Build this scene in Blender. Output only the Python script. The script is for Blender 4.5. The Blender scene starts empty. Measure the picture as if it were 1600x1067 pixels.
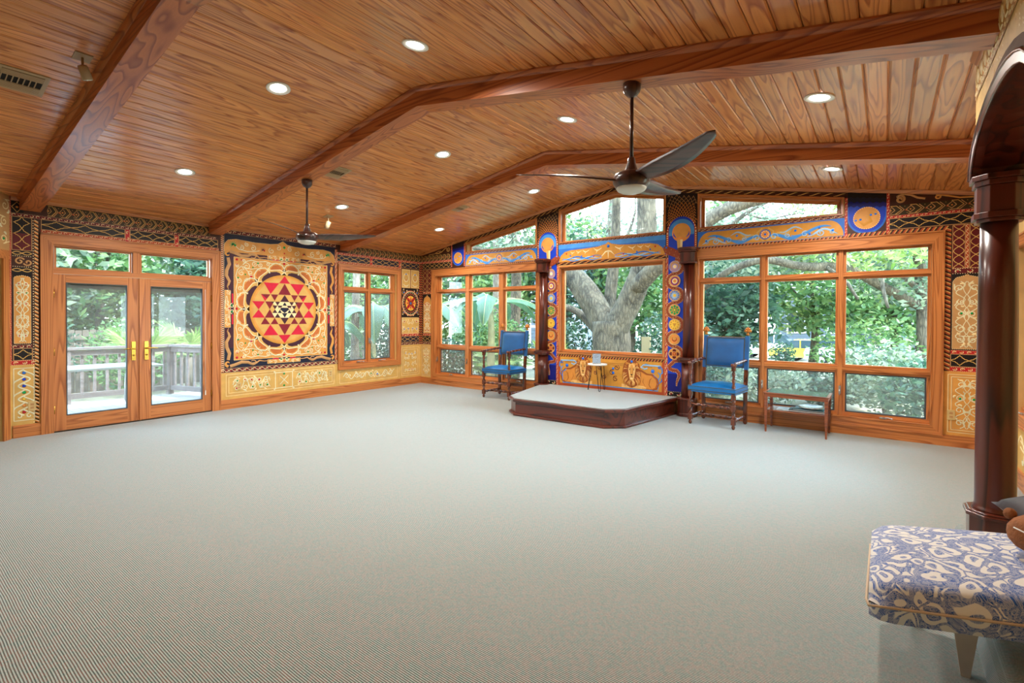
import bpy, math, random
from math import sin, cos, pi, radians, atan2, sqrt, hypot
from mathutils import Vector, Matrix

scene = bpy.context.scene
COL = scene.collection

# ------------------------------------------------------------------ camera
cam_data = bpy.data.cameras.new('camera')
cam = bpy.data.objects.new('camera', cam_data)
COL.objects.link(cam)
yaw, pitch, roll = radians(36.962), radians(-0.57), radians(0.256)
fw = Vector((-sin(yaw), cos(yaw), 0)); rt = Vector((cos(yaw), sin(yaw), 0)); up = Vector((0, 0, 1))
f2 = fw * cos(pitch) + up * sin(pitch); u2 = up * cos(pitch) - fw * sin(pitch)
r3 = rt * cos(roll) + u2 * sin(roll); u3 = u2 * cos(roll) - rt * sin(roll)
M = Matrix((r3, u3, -f2)).transposed().to_4x4()
M.translation = Vector((8.177, -7.516, 1.45))
cam.matrix_world = M
cam_data.sensor_width = 36
cam_data.lens = 772.0 * 36 / 1600
cam_data.shift_y = -(533.5 - 503.573) / 1600
cam_data.clip_start = 0.05
cam_data.clip_end = 500
scene.camera = cam

# ------------------------------------------------------------------ view, world, sun
scene.view_settings.view_transform = 'Standard'
scene.view_settings.look = 'None'
scene.view_settings.gamma = 1.0
scene.view_settings.use_curve_mapping = False
scene.view_settings.exposure = 0.38
scene.cycles.max_bounces = 8
scene.cycles.diffuse_bounces = 5
scene.cycles.glossy_bounces = 4
scene.cycles.transmission_bounces = 6
scene.cycles.transparent_max_bounces = 12
scene.cycles.sample_clamp_indirect = 6
scene.cycles.use_denoising = True

world = bpy.data.worlds.new('sky')
scene.world = world
world.use_nodes = True
wn = world.node_tree.nodes; wl = world.node_tree.links
wn.clear()
wo = wn.new('ShaderNodeOutputWorld'); wb = wn.new('ShaderNodeBackground')
wtc = wn.new('ShaderNodeTexCoord'); wsep = wn.new('ShaderNodeSeparateXYZ'); wr = wn.new('ShaderNodeValToRGB')
wl.new(wtc.outputs['Generated'], wsep.inputs[0]); wl.new(wsep.outputs['Z'], wr.inputs[0])
wr.color_ramp.elements[0].position = 0.0; wr.color_ramp.elements[0].color = (0.79, 0.91, 1.0, 1)
wr.color_ramp.elements[1].position = 0.7; wr.color_ramp.elements[1].color = (0.52, 0.75, 1.0, 1)
wl.new(wr.outputs[0], wb.inputs[0]); wb.inputs[1].default_value = 12
wl.new(wb.outputs[0], wo.inputs[0])

def make_light(name, kind, loc, energy, color=(1, 1, 1), size=0.1, rot=None, parent=None, spot=None):
    d = bpy.data.lights.new(name, kind); d.energy = energy; d.color = color
    if kind == 'SUN': d.angle = size
    elif kind == 'AREA': d.shape = 'DISK'; d.size = size; d.spread = radians(160)
    else: d.shadow_soft_size = size
    if spot: d.spot_size = spot; d.spot_blend = 0.6
    o = bpy.data.objects.new(name, d); COL.objects.link(o); o.location = loc
    if rot: o.rotation_euler = rot
    if parent: o.parent = parent
    return o
sd = Vector((-0.50, -0.34, -0.80)).normalized()      # sunlight direction: high, from beyond the window wall on the right
sun = make_light('sun', 'SUN', (12, 10, 20), 12, (1.0, 0.95, 0.86), radians(2.5))
sun.rotation_euler = sd.to_track_quat('-Z', 'Y').to_euler()

# ------------------------------------------------------------------ materials
MATS = {}
def lin(c):
    return tuple(((x / 255.0) / 12.92 if x / 255.0 <= 0.04045 else ((x / 255.0 + 0.055) / 1.055) ** 2.4) for x in c) + (1.0,)
def newmat(name):
    m = bpy.data.materials.new(name); m.use_nodes = True
    nt = m.node_tree; b = nt.nodes['Principled BSDF']
    return m, nt, b
def flat(name, rgb, rough=0.6, metal=0.0, spec=0.4, coat=0.0, var=0.0, vscale=8.0, bump=0.0, bscale=60):
    if name in MATS: return MATS[name]
    m, nt, b = newmat(name)
    b.inputs['Roughness'].default_value = rough; b.inputs['Metallic'].default_value = metal
    b.inputs['Specular IOR Level'].default_value = spec; b.inputs['Coat Weight'].default_value = coat
    c = lin(rgb)
    if var > 0:
        tc = nt.nodes.new('ShaderNodeTexCoord'); n = nt.nodes.new('ShaderNodeTexNoise'); r = nt.nodes.new('ShaderNodeValToRGB')
        n.inputs['Scale'].default_value = vscale; n.inputs['Detail'].default_value = 4
        nt.links.new(tc.outputs['Object'], n.inputs['Vector']); nt.links.new(n.outputs['Fac'], r.inputs[0])
        r.color_ramp.elements[0].position = 0.3; r.color_ramp.elements[1].position = 0.7
        r.color_ramp.elements[0].color = tuple(x * (1 - var) for x in c[:3]) + (1,)
        r.color_ramp.elements[1].color = tuple(min(1, x * (1 + var)) for x in c[:3]) + (1,)
        nt.links.new(r.outputs[0], b.inputs['Base Color'])
    else:
        b.inputs['Base Color'].default_value = c
    if bump > 0:
        tc = nt.nodes.new('ShaderNodeTexCoord'); n = nt.nodes.new('ShaderNodeTexNoise'); bp = nt.nodes.new('ShaderNodeBump')
        n.inputs['Scale'].default_value = bscale; n.inputs['Detail'].default_value = 3
        nt.links.new(tc.outputs['Object'], n.inputs['Vector']); nt.links.new(n.outputs['Fac'], bp.inputs['Height'])
        bp.inputs['Strength'].default_value = bump; bp.inputs['Distance'].default_value = 0.01
        nt.links.new(bp.outputs[0], b.inputs['Normal'])
    MATS[name] = m
    return m
def wood(name, light, dark, axis='x', rough=0.35, rings=9.0, across=5.0, along=0.45, plank=0.0, coat=0.0, tint=0.25, pw=0.13):
    """pine or mahogany: the contour lines of a stretched noise give the cathedral grain"""
    if name in MATS: return MATS[name]
    m, nt, b = newmat(name); N = nt.nodes; L = nt.links
    tc = N.new('ShaderNodeTexCoord'); mp = N.new('ShaderNodeMapping')
    sc = [across] * 3; sc['xyz'.index(axis)] = along
    mp.inputs['Scale'].default_value = sc
    L.new(tc.outputs['Object'], mp.inputs[0])
    vec = mp.outputs[0]
    rnd = None
    if plank:
        sep = N.new('ShaderNodeSeparateXYZ'); L.new(tc.outputs['Object'], sep.inputs[0])
        d = N.new('ShaderNodeMath'); d.operation = 'DIVIDE'; d.inputs[1].default_value = pw; L.new(sep.outputs[0], d.inputs[0])
        fl = N.new('ShaderNodeMath'); fl.operation = 'FLOOR'; L.new(d.outputs[0], fl.inputs[0])
        wn_ = N.new('ShaderNodeTexWhiteNoise'); wn_.noise_dimensions = '1D'; L.new(fl.outputs[0], wn_.inputs['W'])
        rnd = wn_
        vm = N.new('ShaderNodeVectorMath'); vm.operation = 'MULTIPLY_ADD'
        vm.inputs[1].default_value = (40, 40, 40); L.new(wn_.outputs['Color'], vm.inputs[0]); L.new(vec, vm.inputs[2])
        vec = vm.outputs[0]
    n = N.new('ShaderNodeTexNoise'); n.inputs['Scale'].default_value = 1.0; n.inputs['Detail'].default_value = 1.5
    n.inputs['Roughness'].default_value = 0.35; n.inputs['Distortion'].default_value = 0.15
    L.new(vec, n.inputs['Vector'])
    mu = N.new('ShaderNodeMath'); mu.operation = 'MULTIPLY'; mu.inputs[1].default_value = rings; L.new(n.outputs['Fac'], mu.inputs[0])
    fr = N.new('ShaderNodeMath'); fr.operation = 'FRACT'; L.new(mu.outputs[0], fr.inputs[0])
    r = N.new('ShaderNodeValToRGB'); cr = r.color_ramp
    cr.elements[0].position = 0.0; cr.elements[0].color = lin(light)
    cr.elements[1].position = 1.0; cr.elements[1].color = lin(light)
    e = cr.elements.new(0.5); e.color = lin([a * .8 + c * .2 for a, c in zip(light, dark)])
    e = cr.elements.new(0.86); e.color = lin(dark)
    L.new(fr.outputs[0], r.inputs[0])
    # fine fibre and slow tone drift
    mp2 = N.new('ShaderNodeMapping'); sc2 = [90.0] * 3; sc2['xyz'.index(axis)] = 2.0; mp2.inputs['Scale'].default_value = sc2
    L.new(tc.outputs['Object'], mp2.inputs[0])
    n2 = N.new('ShaderNodeTexNoise'); n2.inputs['Scale'].default_value = 1.0; n2.inputs['Detail'].default_value = 2; L.new(mp2.outputs[0], n2.inputs['Vector'])
    n3 = N.new('ShaderNodeTexNoise'); n3.inputs['Scale'].default_value = 1.3; n3.inputs['Detail'].default_value = 2; L.new(vec, n3.inputs['Vector'])
    mx = N.new('ShaderNodeMixRGB'); mx.blend_type = 'MULTIPLY'; mx.inputs[0].default_value = 0.22
    L.new(r.outputs[0], mx.inputs[1]); L.new(n2.outputs['Fac'], mx.inputs[2])
    hs = N.new('ShaderNodeHueSaturation'); L.new(mx.outputs[0], hs.inputs['Color'])
    mr = N.new('ShaderNodeMapRange'); mr.inputs[1].default_value = 0.0; mr.inputs[2].default_value = 1.0
    mr.inputs[3].default_value = 1.25 - tint; mr.inputs[4].default_value = 1.25 + tint
    if rnd: L.new(rnd.outputs['Value'], mr.inputs[0])
    else: L.new(n3.outputs['Fac'], mr.inputs[0])
    L.new(mr.outputs[0], hs.inputs['Value'])
    L.new(hs.outputs[0], b.inputs['Base Color'])
    b.inputs['Roughness'].default_value = rough
    b.inputs['Coat Weight'].default_value = coat; b.inputs['Coat Roughness'].default_value = 0.22
    MATS[name] = m
    return m

PINE_L, PINE_D = ((194,124,66),(150,84,38))
def pine(ax): return wood('pine_casing_' + ax, PINE_L, PINE_D, ax, 0.38, 14, 7.0, 0.30, coat=0.15, tint=0.12)
PX, PY, PZ = pine('x'), pine('y'), pine('z')
def mah(ax): return wood('mahogany_' + ax, ((92,36,20),(44,16,10))[0], ((92,36,20),(44,16,10))[1], ax, 0.28, 6, 6.0, 0.5, coat=0.4, tint=0.2)
MX, MY, MZ = mah('x'), mah('y'), mah('z')
CEIL = wood('pine_planks', ((218,148,84),(164,86,38))[0], ((218,148,84),(164,86,38))[1], 'y', 0.30, 9, 10.0, 0.75, plank=1, coat=0.5, tint=0.15)
BEAM = wood('pine_beam', ((186,108,58),(134,64,30))[0], ((186,108,58),(134,64,30))[1], 'x', 0.34, 15, 6.0, 0.30, coat=0.12, tint=0.12)
DARKW = wood('espresso_wood', (66, 34, 26), (34, 16, 14), 'z', 0.3, 5, 8, 1.0, coat=0.5)
DARKX = wood('espresso_wood_x', (74, 40, 30), (34, 16, 14), 'x', 0.3, 5, 8, 1.0, coat=0.4)
CHAIRW = wood('turned_walnut', (105, 52, 28), (48, 22, 14), 'z', 0.25, 5, 14, 3.0, coat=0.5)
TEAK = wood('teak', (140, 74, 40), (92, 42, 22), 'x', 0.3, 6, 12, 1.2, coat=0.3)
ALU = flat('brushed_aluminium', (176, 178, 178), 0.35, 0.9)
STEEL = flat('steel_latch', (190, 190, 186), 0.3, 0.9)
BRASS = flat('brass', (205, 165, 70), 0.22, 1.0)
BLACKM = flat('black_metal', (24, 24, 26), 0.4, 0.6)
SCREENF = flat('grey_sash_seal', (70, 76, 80), 0.5)
WHITEP = flat('white_enamel', (238, 238, 232), 0.35)
BEIGEP = flat('beige_enamel', (176, 150, 112), 0.45)
HOLE = flat('dark_duct', (18, 16, 15), 0.8)
GLASSW = flat('opal_glass', (225, 230, 226), 0.25)

def make_glass(name, tint=(0.93, 0.97, 0.96), refl=0.06, haze=0.0):
    m = bpy.data.materials.new(name); m.use_nodes = True; nt = m.node_tree; nt.nodes.clear(); N = nt.nodes; L = nt.links
    o = N.new('ShaderNodeOutputMaterial'); t = N.new('ShaderNodeBsdfTransparent'); g = N.new('ShaderNodeBsdfGlossy')
    t.inputs[0].default_value = tint + (1,); g.inputs['Roughness'].default_value = 0.02
    fz = N.new('ShaderNodeFresnel'); fz.inputs[0].default_value = 1.35
    mi = N.new('ShaderNodeMixShader'); L.new(fz.outputs[0], mi.inputs[0]); L.new(t.outputs[0], mi.inputs[1]); L.new(g.outputs[0], mi.inputs[2])
    if haze > 0:
        d = N.new('ShaderNodeBsdfDiffuse'); d.inputs[0].default_value = (0.75, 0.82, 0.82, 1)
        m2 = N.new('ShaderNodeMixShader'); m2.inputs[0].default_value = haze
        L.new(mi.outputs[0], m2.inputs[1]); L.new(d.outputs[0], m2.inputs[2]); L.new(m2.outputs[0], o.inputs[0])
    else: L.new(mi.outputs[0], o.inputs[0])
    return m
GLASS = make_glass('window_glass')
HAZY = make_glass('hazy_screened_glass', (0.86, 0.9, 0.9), haze=0.10)  # whitish window haze mixed into the pane as a pale diffuse colour
ACRYL = make_glass('acrylic', (0.9, 0.95, 1.0), haze=0.2)

def make_carpet(name, a=(186, 200, 194), b_=(118, 80, 66), c_=(58, 80, 72)):
    m, nt, b = newmat(name); N = nt.nodes; L = nt.links
    tc = N.new('ShaderNodeTexCoord'); sep = N.new('ShaderNodeSeparateXYZ'); L.new(tc.outputs['Object'], sep.inputs[0])
    def math_(op, x, y=None):
        q = N.new('ShaderNodeMath'); q.operation = op
        if hasattr(x, 'node'): L.new(x, q.inputs[0])
        else: q.inputs[0].default_value = x
        if y is not None:
            if hasattr(y, 'node'): L.new(y, q.inputs[1])
            else: q.inputs[1].default_value = y
        return q.outputs[0]
    P = 0.0094
    wob = N.new('ShaderNodeTexNoise'); wob.inputs['Scale'].default_value = 3.0; L.new(tc.outputs['Object'], wob.inputs['Vector'])
    yy = math_('ADD', math_('DIVIDE', sep.outputs[1], P), math_('MULTIPLY', wob.outputs['Fac'], 1.2))
    zz = math_('ADD', yy, math_('DIVIDE', sep.outputs[2], P))
    fr = math_('FRACT', zz)
    rib = math_('ABSOLUTE', math_('SUBTRACT', math_('MULTIPLY', fr, 2.0), 1.0))     # 0 mid-rib, 1 in the groove
    row = math_('FLOOR', zz)
    cmb = N.new('ShaderNodeCombineXYZ'); L.new(math_('MULTIPLY', sep.outputs[0], 38.0), cmb.inputs[0]); L.new(math_('MULTIPLY', row, 3.7), cmb.inputs[1])
    nz = N.new('ShaderNodeTexNoise'); nz.inputs['Scale'].default_value = 1.0; nz.inputs['Detail'].default_value = 1; L.new(cmb.outputs[0], nz.inputs['Vector'])
    rr = N.new('ShaderNodeValToRGB'); rr.color_ramp.elements[0].position = 0.42; rr.color_ramp.elements[0].color = lin(b_)
    rr.color_ramp.elements[1].position = 0.58; rr.color_ramp.elements[1].color = lin(c_); L.new(nz.outputs['Fac'], rr.inputs[0])
    mk = N.new('ShaderNodeMapRange'); mk.inputs[1].default_value = 0.28; mk.inputs[2].default_value = 0.72; L.new(rib, mk.inputs[0])
    big = N.new('ShaderNodeTexNoise'); big.inputs['Scale'].default_value = 120; big.inputs['Detail'].default_value = 2; L.new(tc.outputs['Object'], big.inputs['Vector'])
    ra = N.new('ShaderNodeValToRGB'); ra.color_ramp.elements[0].position = 0.3; ra.color_ramp.elements[0].color = lin([x * .86 for x in a])
    ra.color_ramp.elements[1].position = 0.7; ra.color_ramp.elements[1].color = lin(a); L.new(big.outputs['Fac'], ra.inputs[0])
    mx = N.new('ShaderNodeMixRGB'); L.new(mk.outputs[0], mx.inputs[0]); L.new(ra.outputs[0], mx.inputs[1]); L.new(rr.outputs[0], mx.inputs[2])
    L.new(mx.outputs[0], b.inputs['Base Color'])
    b.inputs['Roughness'].default_value = 0.9; b.inputs['Specular IOR Level'].default_value = 0.2
    b.inputs['Sheen Weight'].default_value = 0.9; b.inputs['Sheen Roughness'].default_value = 0.35
    b.inputs['Sheen Tint'].default_value = (0.8, 0.92, 1.0, 1)
    bp = N.new('ShaderNodeBump'); bp.inputs['Strength'].default_value = 0.3; bp.inputs['Distance'].default_value = 0.002; bp.invert = True
    L.new(rib, bp.inputs['Height']); L.new(bp.outputs[0], b.inputs['Normal'])
    return m
CARPET = make_carpet('ribbed_carpet')

# ------------------------------------------------------------------ mesh builder
def ident(u, v, h): return (u, v, h)
def mapL(u, v, h): return (h, u, v)          # left wall: u = world y, v = world z, h = out into the room (+x)
def mapW(u, v, h): return (u, -h, v)         # window wall: u = world x, v = z, h = out into the room (-y)
def mapR(u, v, h): return (9.14 - h, u, v)   # right wall
def mapP(u, v, h): return (8.60 - h, u, v)   # arch partition, face towards the room
OFF = {}
def world_off(p):
    o = Vector((0, 0, 0))
    while p is not None:
        o += p.location; p = p.parent
    return o
def setp(o, label=None, cat=None, group=None, kind=None):
    if label: o['label'] = label
    if cat: o['category'] = cat
    if group: o['group'] = group
    if kind: o['kind'] = kind
    return o
def empty(name, loc, label=None, cat=None, group=None, kind=None, rz=0):
    o = bpy.data.objects.new(name, None); COL.objects.link(o); o.location = loc; o.rotation_euler = (0, 0, rz)
    o.empty_display_size = 0.05
    return setp(o, label, cat, group, kind)
class MB:
    def __init__(s, mp=ident):
        s.V = []; s.F = []; s.I = []; s.S = []; s.mats = []; s.mp = mp
    def mi(s, m):
        if m not in s.mats: s.mats.append(m)
        return s.mats.index(m)
    def add(s, vs, fs, m, smooth=False, raw=False):
        b = len(s.V)
        s.V += [tuple(v) if raw else s.mp(*v) for v in vs]
        k = s.mi(m)
        for f in fs:
            s.F.append([b + i for i in f]); s.I.append(k); s.S.append(smooth)
    def box(s, u0, u1, v0, v1, h0, h1, m):
        vs = [(u, v, h) for u in (u0, u1) for v in (v0, v1) for h in (h0, h1)]
        s.add(vs, [(0, 1, 3, 2), (4, 6, 7, 5), (0, 4, 5, 1), (2, 3, 7, 6), (0, 2, 6, 4), (1, 5, 7, 3)], m)
    def cbox(s, c, d, m): s.box(c[0]-d[0]/2, c[0]+d[0]/2, c[1]-d[1]/2, c[1]+d[1]/2, c[2]-d[2]/2, c[2]+d[2]/2, m)
    def prism(s, poly, h0, h1, m, smooth=False):
        n = len(poly)
        s.add([(p[0], p[1], h0) for p in poly] + [(p[0], p[1], h1) for p in poly],
              [list(range(n))[::-1], [n + i for i in range(n)]] + [(i, (i + 1) % n, n + (i + 1) % n, n + i) for i in range(n)], m, smooth)
    def loft(s, rings, m, smooth=True, cap=True, closed=True, raw=False):
        n = len(rings[0]); vs = [p for r in rings for p in r]; fs = []
        for k in range(len(rings) - 1):
            for i in range(n if closed else n - 1):
                a = k * n + i; b = k * n + (i + 1) % n
                fs.append((a, b, b + n, a + n))
        if cap: fs.append(list(range(n))[::-1]); fs.append([(len(rings) - 1) * n + i for i in range(n)])
        s.add(vs, fs, m, smooth, raw)
    def tube(s, path, rad, m, n=8, cap=True, twist=None):
        P = [Vector(p) for p in path]; R = rad if isinstance(rad, (list, tuple)) else [rad] * len(P)
        rings = []; ref = None
        for i, p in enumerate(P):
            t = (P[min(i + 1, len(P) - 1)] - P[max(i - 1, 0)]).normalized()
            if ref is None: ref = t.orthogonal().normalized()
            ref = (ref - t * ref.dot(t))
            ref = ref.normalized() if ref.length > 1e-6 else t.orthogonal().normalized()
            b = t.cross(ref)
            rings.append([tuple(p + (ref * cos(2*pi*k/n) + b * sin(2*pi*k/n)) * (R[i] if not twist else R[i] * twist(2*pi*k/n, i))) for k in range(n)])
        s.loft(rings, m, True, cap)
    def lathe(s, prof, c, m, n=24, smooth=True):
        s.loft([[(c[0] + r * cos(2*pi*k/n), c[1] + r * sin(2*pi*k/n), c[2] + z) for k in range(n)] for r, z in prof], m, smooth)
    def ball(s, c, r, m, n=10, sq=(1, 1, 1)):
        k = n // 2 + 1
        s.loft([[(c[0] + sq[0]*r*sin(pi*(j+.02)/(k+.04))*cos(2*pi*i/n), c[1] + sq[1]*r*sin(pi*(j+.02)/(k+.04))*sin(2*pi*i/n), c[2] + sq[2]*r*cos(pi*(j+.02)/(k+.04))) for i in range(n)] for j in range(k + 1)], m, True)
    def build(s, name, parent=None, label=None, cat=None, group=None, kind=None, bevel=0, raw_off=None):
        off = world_off(parent)
        me = bpy.data.meshes.new(name)
        me.from_pydata([(v[0]-off[0], v[1]-off[1], v[2]-off[2]) for v in s.V], [], s.F)
        me.polygons.foreach_set('material_index', s.I); me.polygons.foreach_set('use_smooth', s.S)
        for m in s.mats: me.materials.append(m)
        me.update()
        o = bpy.data.objects.new(name, me); COL.objects.link(o)
        if parent: o.parent = parent
        if bevel:
            bm = o.modifiers.new('bevel', 'BEVEL'); bm.width = bevel; bm.segments = 2; bm.limit_method = 'ANGLE'; bm.angle_limit = radians(40)
        return setp(o, label, cat, group, kind)
def barley(mb, p0, p1, r, turns, m, n=12, amp=0.28):
    P0, P1 = Vector(p0), Vector(p1); k = max(10, int(turns * 14))
    path = [P0.lerp(P1, i / k) for i in range(k + 1)]
    mb.tube(path, r, m, n, True, twist=lambda a, i: 1 + amp * cos(2 * (a - pi * turns * i / k)))
# ------------------------------------------------------------------ room shell
W = 9.14; RX = 4.6; YB = -11.0
def ceil_z(x): return 2.84 + 0.1735 * (x if x < RX else 2 * RX - x)
WALLP = flat('plaster_gold', (214, 178, 112), 0.6, var=0.12, vscale=5)
WALLX = flat('exterior_siding', (120, 118, 112), 0.8)
MBf = MB(); MBf.box(-0.15, W + 0.15, YB, 0.12, -0.10, 0.0, CARPET); floor = MBf.build('floor', kind='structure')

def wall(name, mp, u0, u1, tops, openings, th=0.14, mat=WALLP, ext=None):
    """solid wall in the plane, pierced by openings (u0, u1, v0, top-function)"""
    us = sorted({u0, u1} | {o[0] for o in openings} | {o[1] for o in openings} | {b for b in tops['breaks'] if u0 < b < u1})
    T = tops['f']; m = MB(mp)
    for a, b in zip(us[:-1], us[1:]):
        ops = sorted([o for o in openings if o[0] <= a + 1e-6 and o[1] >= b - 1e-6], key=lambda o: o[2])
        lo = (0.0, 0.0)
        for o in ops:
            if o[2] - lo[0] > 1e-4: m.prism([(a, lo[0]), (b, lo[1]), (b, o[2]), (a, o[2])], -th, 0, mat)
            lo = (o[3](a + 1e-5), o[3](b - 1e-5))
        m.prism([(a, lo[0]), (b, lo[1]), (b, T(b)), (a, T(a))], -th, 0, mat)
    return m.build(name, kind='structure')
K = lambda v: (lambda u: v)
cl = lambda d: (lambda x: ceil_z(x) - d)
wall('wall_left', mapL, -6.42, 0.0, dict(breaks=[], f=lambda u: 2.86),
     [(-6.06, -4.25, 0.0, K(2.33)), (-1.98, -0.70, 0.54, K(2.35))])
wall('wall_window', mapW, -0.14, W + 0.14, dict(breaks=[0, RX], f=lambda x: ceil_z(x) + 0.02),
     [(0.46, 3.10, 0.21, K(2.37)), (3.58, 5.45, 0.85, K(2.33)), (5.97, 8.64, 0.21, K(2.37)),
      (1.37, 3.05, 2.78, cl(0.14)), (3.58, 4.6, 2.78, cl(0.14)), (4.6, 5.45, 2.78, cl(0.14)), (5.99, 7.72, 2.78, cl(0.14))])
wall('wall_right', mapR, YB, 0.0, dict(breaks=[], f=lambda u: 2.86), [(-3.0, -1.24, 0.62, K(2.10))])
# short diagonal wall beyond the left corner, with a doorway
mm = MB(lambda u, v, h: (0.78 * u + 0.63 * h, -6.42 - 0.63 * u + 0.78 * h, v))
mm.box(0, 0.13, 0, 3.0, -0.12, 0, WALLP); mm.box(0.13, 1.1, 2.12, 3.0, -0.12, 0, WALLP); mm.box(1.1, 1.5, 0, 3.3, -0.12, 0, WALLP)
mm.build('wall_diagonal', kind='structure')
mq = MB(mapL); mq.box(YB, -6.42, 0, 2.86, -0.14, 0, WALLP); mq.build('wall_left_rear', kind='structure')
mm.V, mm.F, mm.I, mm.S, mm.mats = [], [], [], [], []
mm.box(0.045, 0.14, 0, 2.2, 0, 0.02, PZ); mm.box(0.045, 1.15, 2.1, 2.2, 0, 0.021, PX); mm.box(1.06, 1.15, 0, 2.1, 0, 0.02, PZ)
mm.build('trim_1', kind='structure')

# ceiling: v-grooved pine planks running towards the window wall
m = MB()
pw = 0.13
def plank_prof(i):
    x0 = i * pw; g = 0.009; q = 0.0025
    return [(x0, 0.020), (x0 + q, 0.020), (x0 + q, 0.007), (x0 + q + g, 0), (x0 + pw - g - q, 0), (x0 + pw - q, 0.007), (x0 + pw - q, 0.020)]
xs = []
i = -2
while i * pw < W + 0.1:
    xs += plank_prof(i); i += 1
WB = 1
wall('wall_back', lambda u, v, h: (u, YB + h, v), -0.14, W + 0.14, dict(breaks=[0, RX], f=lambda x: ceil_z(x) + 0.02), [])
vs = []
for x, dz in xs: vs += [(x, YB, ceil_z(x) + dz), (x, 0.0, ceil_z(x) + dz)]
fs = [(2*k, 2*k + 1, 2*k + 3, 2*k + 2) for k in range(len(xs) - 1)]
m.add(vs, fs, CEIL)
m.add([(-0.3, YB, 3.0), (-0.3, 0.5, 3.0), (RX, 0.5, 3.9), (RX, YB, 3.9), (9.6, 0.5, 3.0), (9.6, YB, 3.0)], [(0, 1, 2, 3), (3, 2, 4, 5)], WALLX)
ceiling = m.build('ceiling', kind='structure')

# beams
for j, (y0, y1, xe) in enumerate([(-6.345, -6.16, 8.6), (-4.29, -4.105, 8.6), (-2.035, -1.85, W)]):
    m = MB(); bz = lambda x: 2.695 + 0.166 * (x if x < RX else 2 * RX - x)
    for a, b in ((0.0, RX), (RX, xe)):
        vs = [(a, y0, bz(a)), (b, y0, bz(b)), (b, y1, bz(b)), (a, y1, bz(a)), (a, y0, ceil_z(a) + .01), (b, y0, ceil_z(b) + .01), (b, y1, ceil_z(b) + .01), (a, y1, ceil_z(a) + .01)]
        m.add(vs, [(3, 2, 1, 0), (0, 1, 5, 4), (2, 3, 7, 6), (0, 4, 7, 3), (1, 2, 6, 5)], BEAM)
    o = m.build('ceiling_beam', label=['pine beam nearest the camera crossing at far left above the french door edge', 'pine beam crossing the middle of the ceiling behind both fans\' canopies', 'pine beam nearest the window wall, peaking above the picture window'][j], cat='beam')
    for s, yy in ((-1, y0), (1, y1)):
        for a, b in ((0.0, RX), (RX, xe)):
            c = MB(); prof = [(0, 0), (0.030, 0), (0.030, -0.012), (0.018, -0.030), (0.006, -0.040), (0, -0.042)]
            c.loft([[(x, yy + s * p[0], ceil_z(x) + p[1]) for p in prof] for x in (a, b)], BEAM, False)
            c.build('crown_strip', parent=o)
# crown strips along the walls
def crown(name, pts, nrm):
    c = MB(); prof = [(0, 0.012), (0.04, 0.012), (0.04, -0.008), (0.022, -0.028), (0.010, -0.042), (0, -0.046)]
    c.loft([[(p[0] + nrm[0] * q[0], p[1] + nrm[1] * q[0], p[2] + q[1]) for q in prof] for p in pts], PX if abs(nrm[1]) > .5 else PY, False)
    return c.build(name, kind='structure')
crown('trim_2', [(0, -6.42, 2.84), (0, 0, 2.84)], (1, 0))
crown('trim_3', [(0, 0, ceil_z(0)), (RX, 0, ceil_z(RX))], (0, -1))
crown('trim_4', [(RX, 0, ceil_z(RX)), (W, 0, ceil_z(W))], (0, -1))
crown('trim_5', [(W, 0, 2.845), (W, YB, 2.845)], (-1, 0))
crown('trim_6', [(8.60, -3.64, ceil_z(8.6)), (8.60, -4.06, ceil_z(8.6))], (-1, 0))
# baseboards
def base(name, mp, u0, u1, m, hgt=0.135):
    b = MB(mp); b.box(u0, u1, 0, hgt, 0, 0.022, m); b.box(u0, u1, hgt, hgt + 0.012, 0, 0.014, m); return b.build(name, kind='structure')
base('baseboard_left', mapL, -4.15, 0.0, PY)
base('baseboard_left_end', mapL, -6.41, -6.155, PY)
base('baseboard_window', mapW, 0.0, 3.3, PX, 0.115)
base('baseboard_window_right', mapW, 5.73, W, PX, 0.115)
base('baseboard_right', mapR, -3.4, 0.0, PY)

# ------------------------------------------------------------------ windows
def ring(m, u0, u1, v0, v1, w, h0, h1, mh, mv, wt=None, wb=None):
    wt = w if wt is None else wt; wb = w if wb is None else wb
    m.box(u0, u1, v1 - wt, v1, h0, h1, mh); m.box(u0, u1, v0, v0 + wb, h0, h1, mh)
    m.box(u0, u0 + w, v0 + wb, v1 - wt, h0, h1, mv); m.box(u1 - w, u1, v0 + wb, v1 - wt, h0, h1, mv)
def casing(m, u0, u1, v0, v1, w, mh, mv, hh=0.022, legs_to=None, wt=None):
    """mitred flat casing with a raised back band, as four boards"""
    wt = wt or w
    for (a, b, c, d, mm_) in (((u0, v1), (u1, v1), (u1 - w, v1 - wt), (u0 + w, v1 - wt), mh), ((u0, v0), (u0 + w, v0 + w), (u1 - w, v0 + w), (u1, v0), mh),
                              ((u0, v0), (u0, v1), (u0 + w, v1 - wt), (u0 + w, v0 + w), mv), ((u1, v0), (u1 - w, v0 + w), (u1 - w, v1 - wt), (u1, v1), mv)):
        m.prism([a, b, c, d], 0, hh, mm_)
    e = 0.014
    ring(m, u0 - e, u1 + e, v0 - e, v1 + e, e, 0, hh + 0.012, mh, mv)
    ring(m, u0 + w - 0.012, u1 - w + 0.012, v0 + w - 0.012, v1 - wt + 0.012, 0.012, hh, hh + 0.006, mh, mv)
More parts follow.
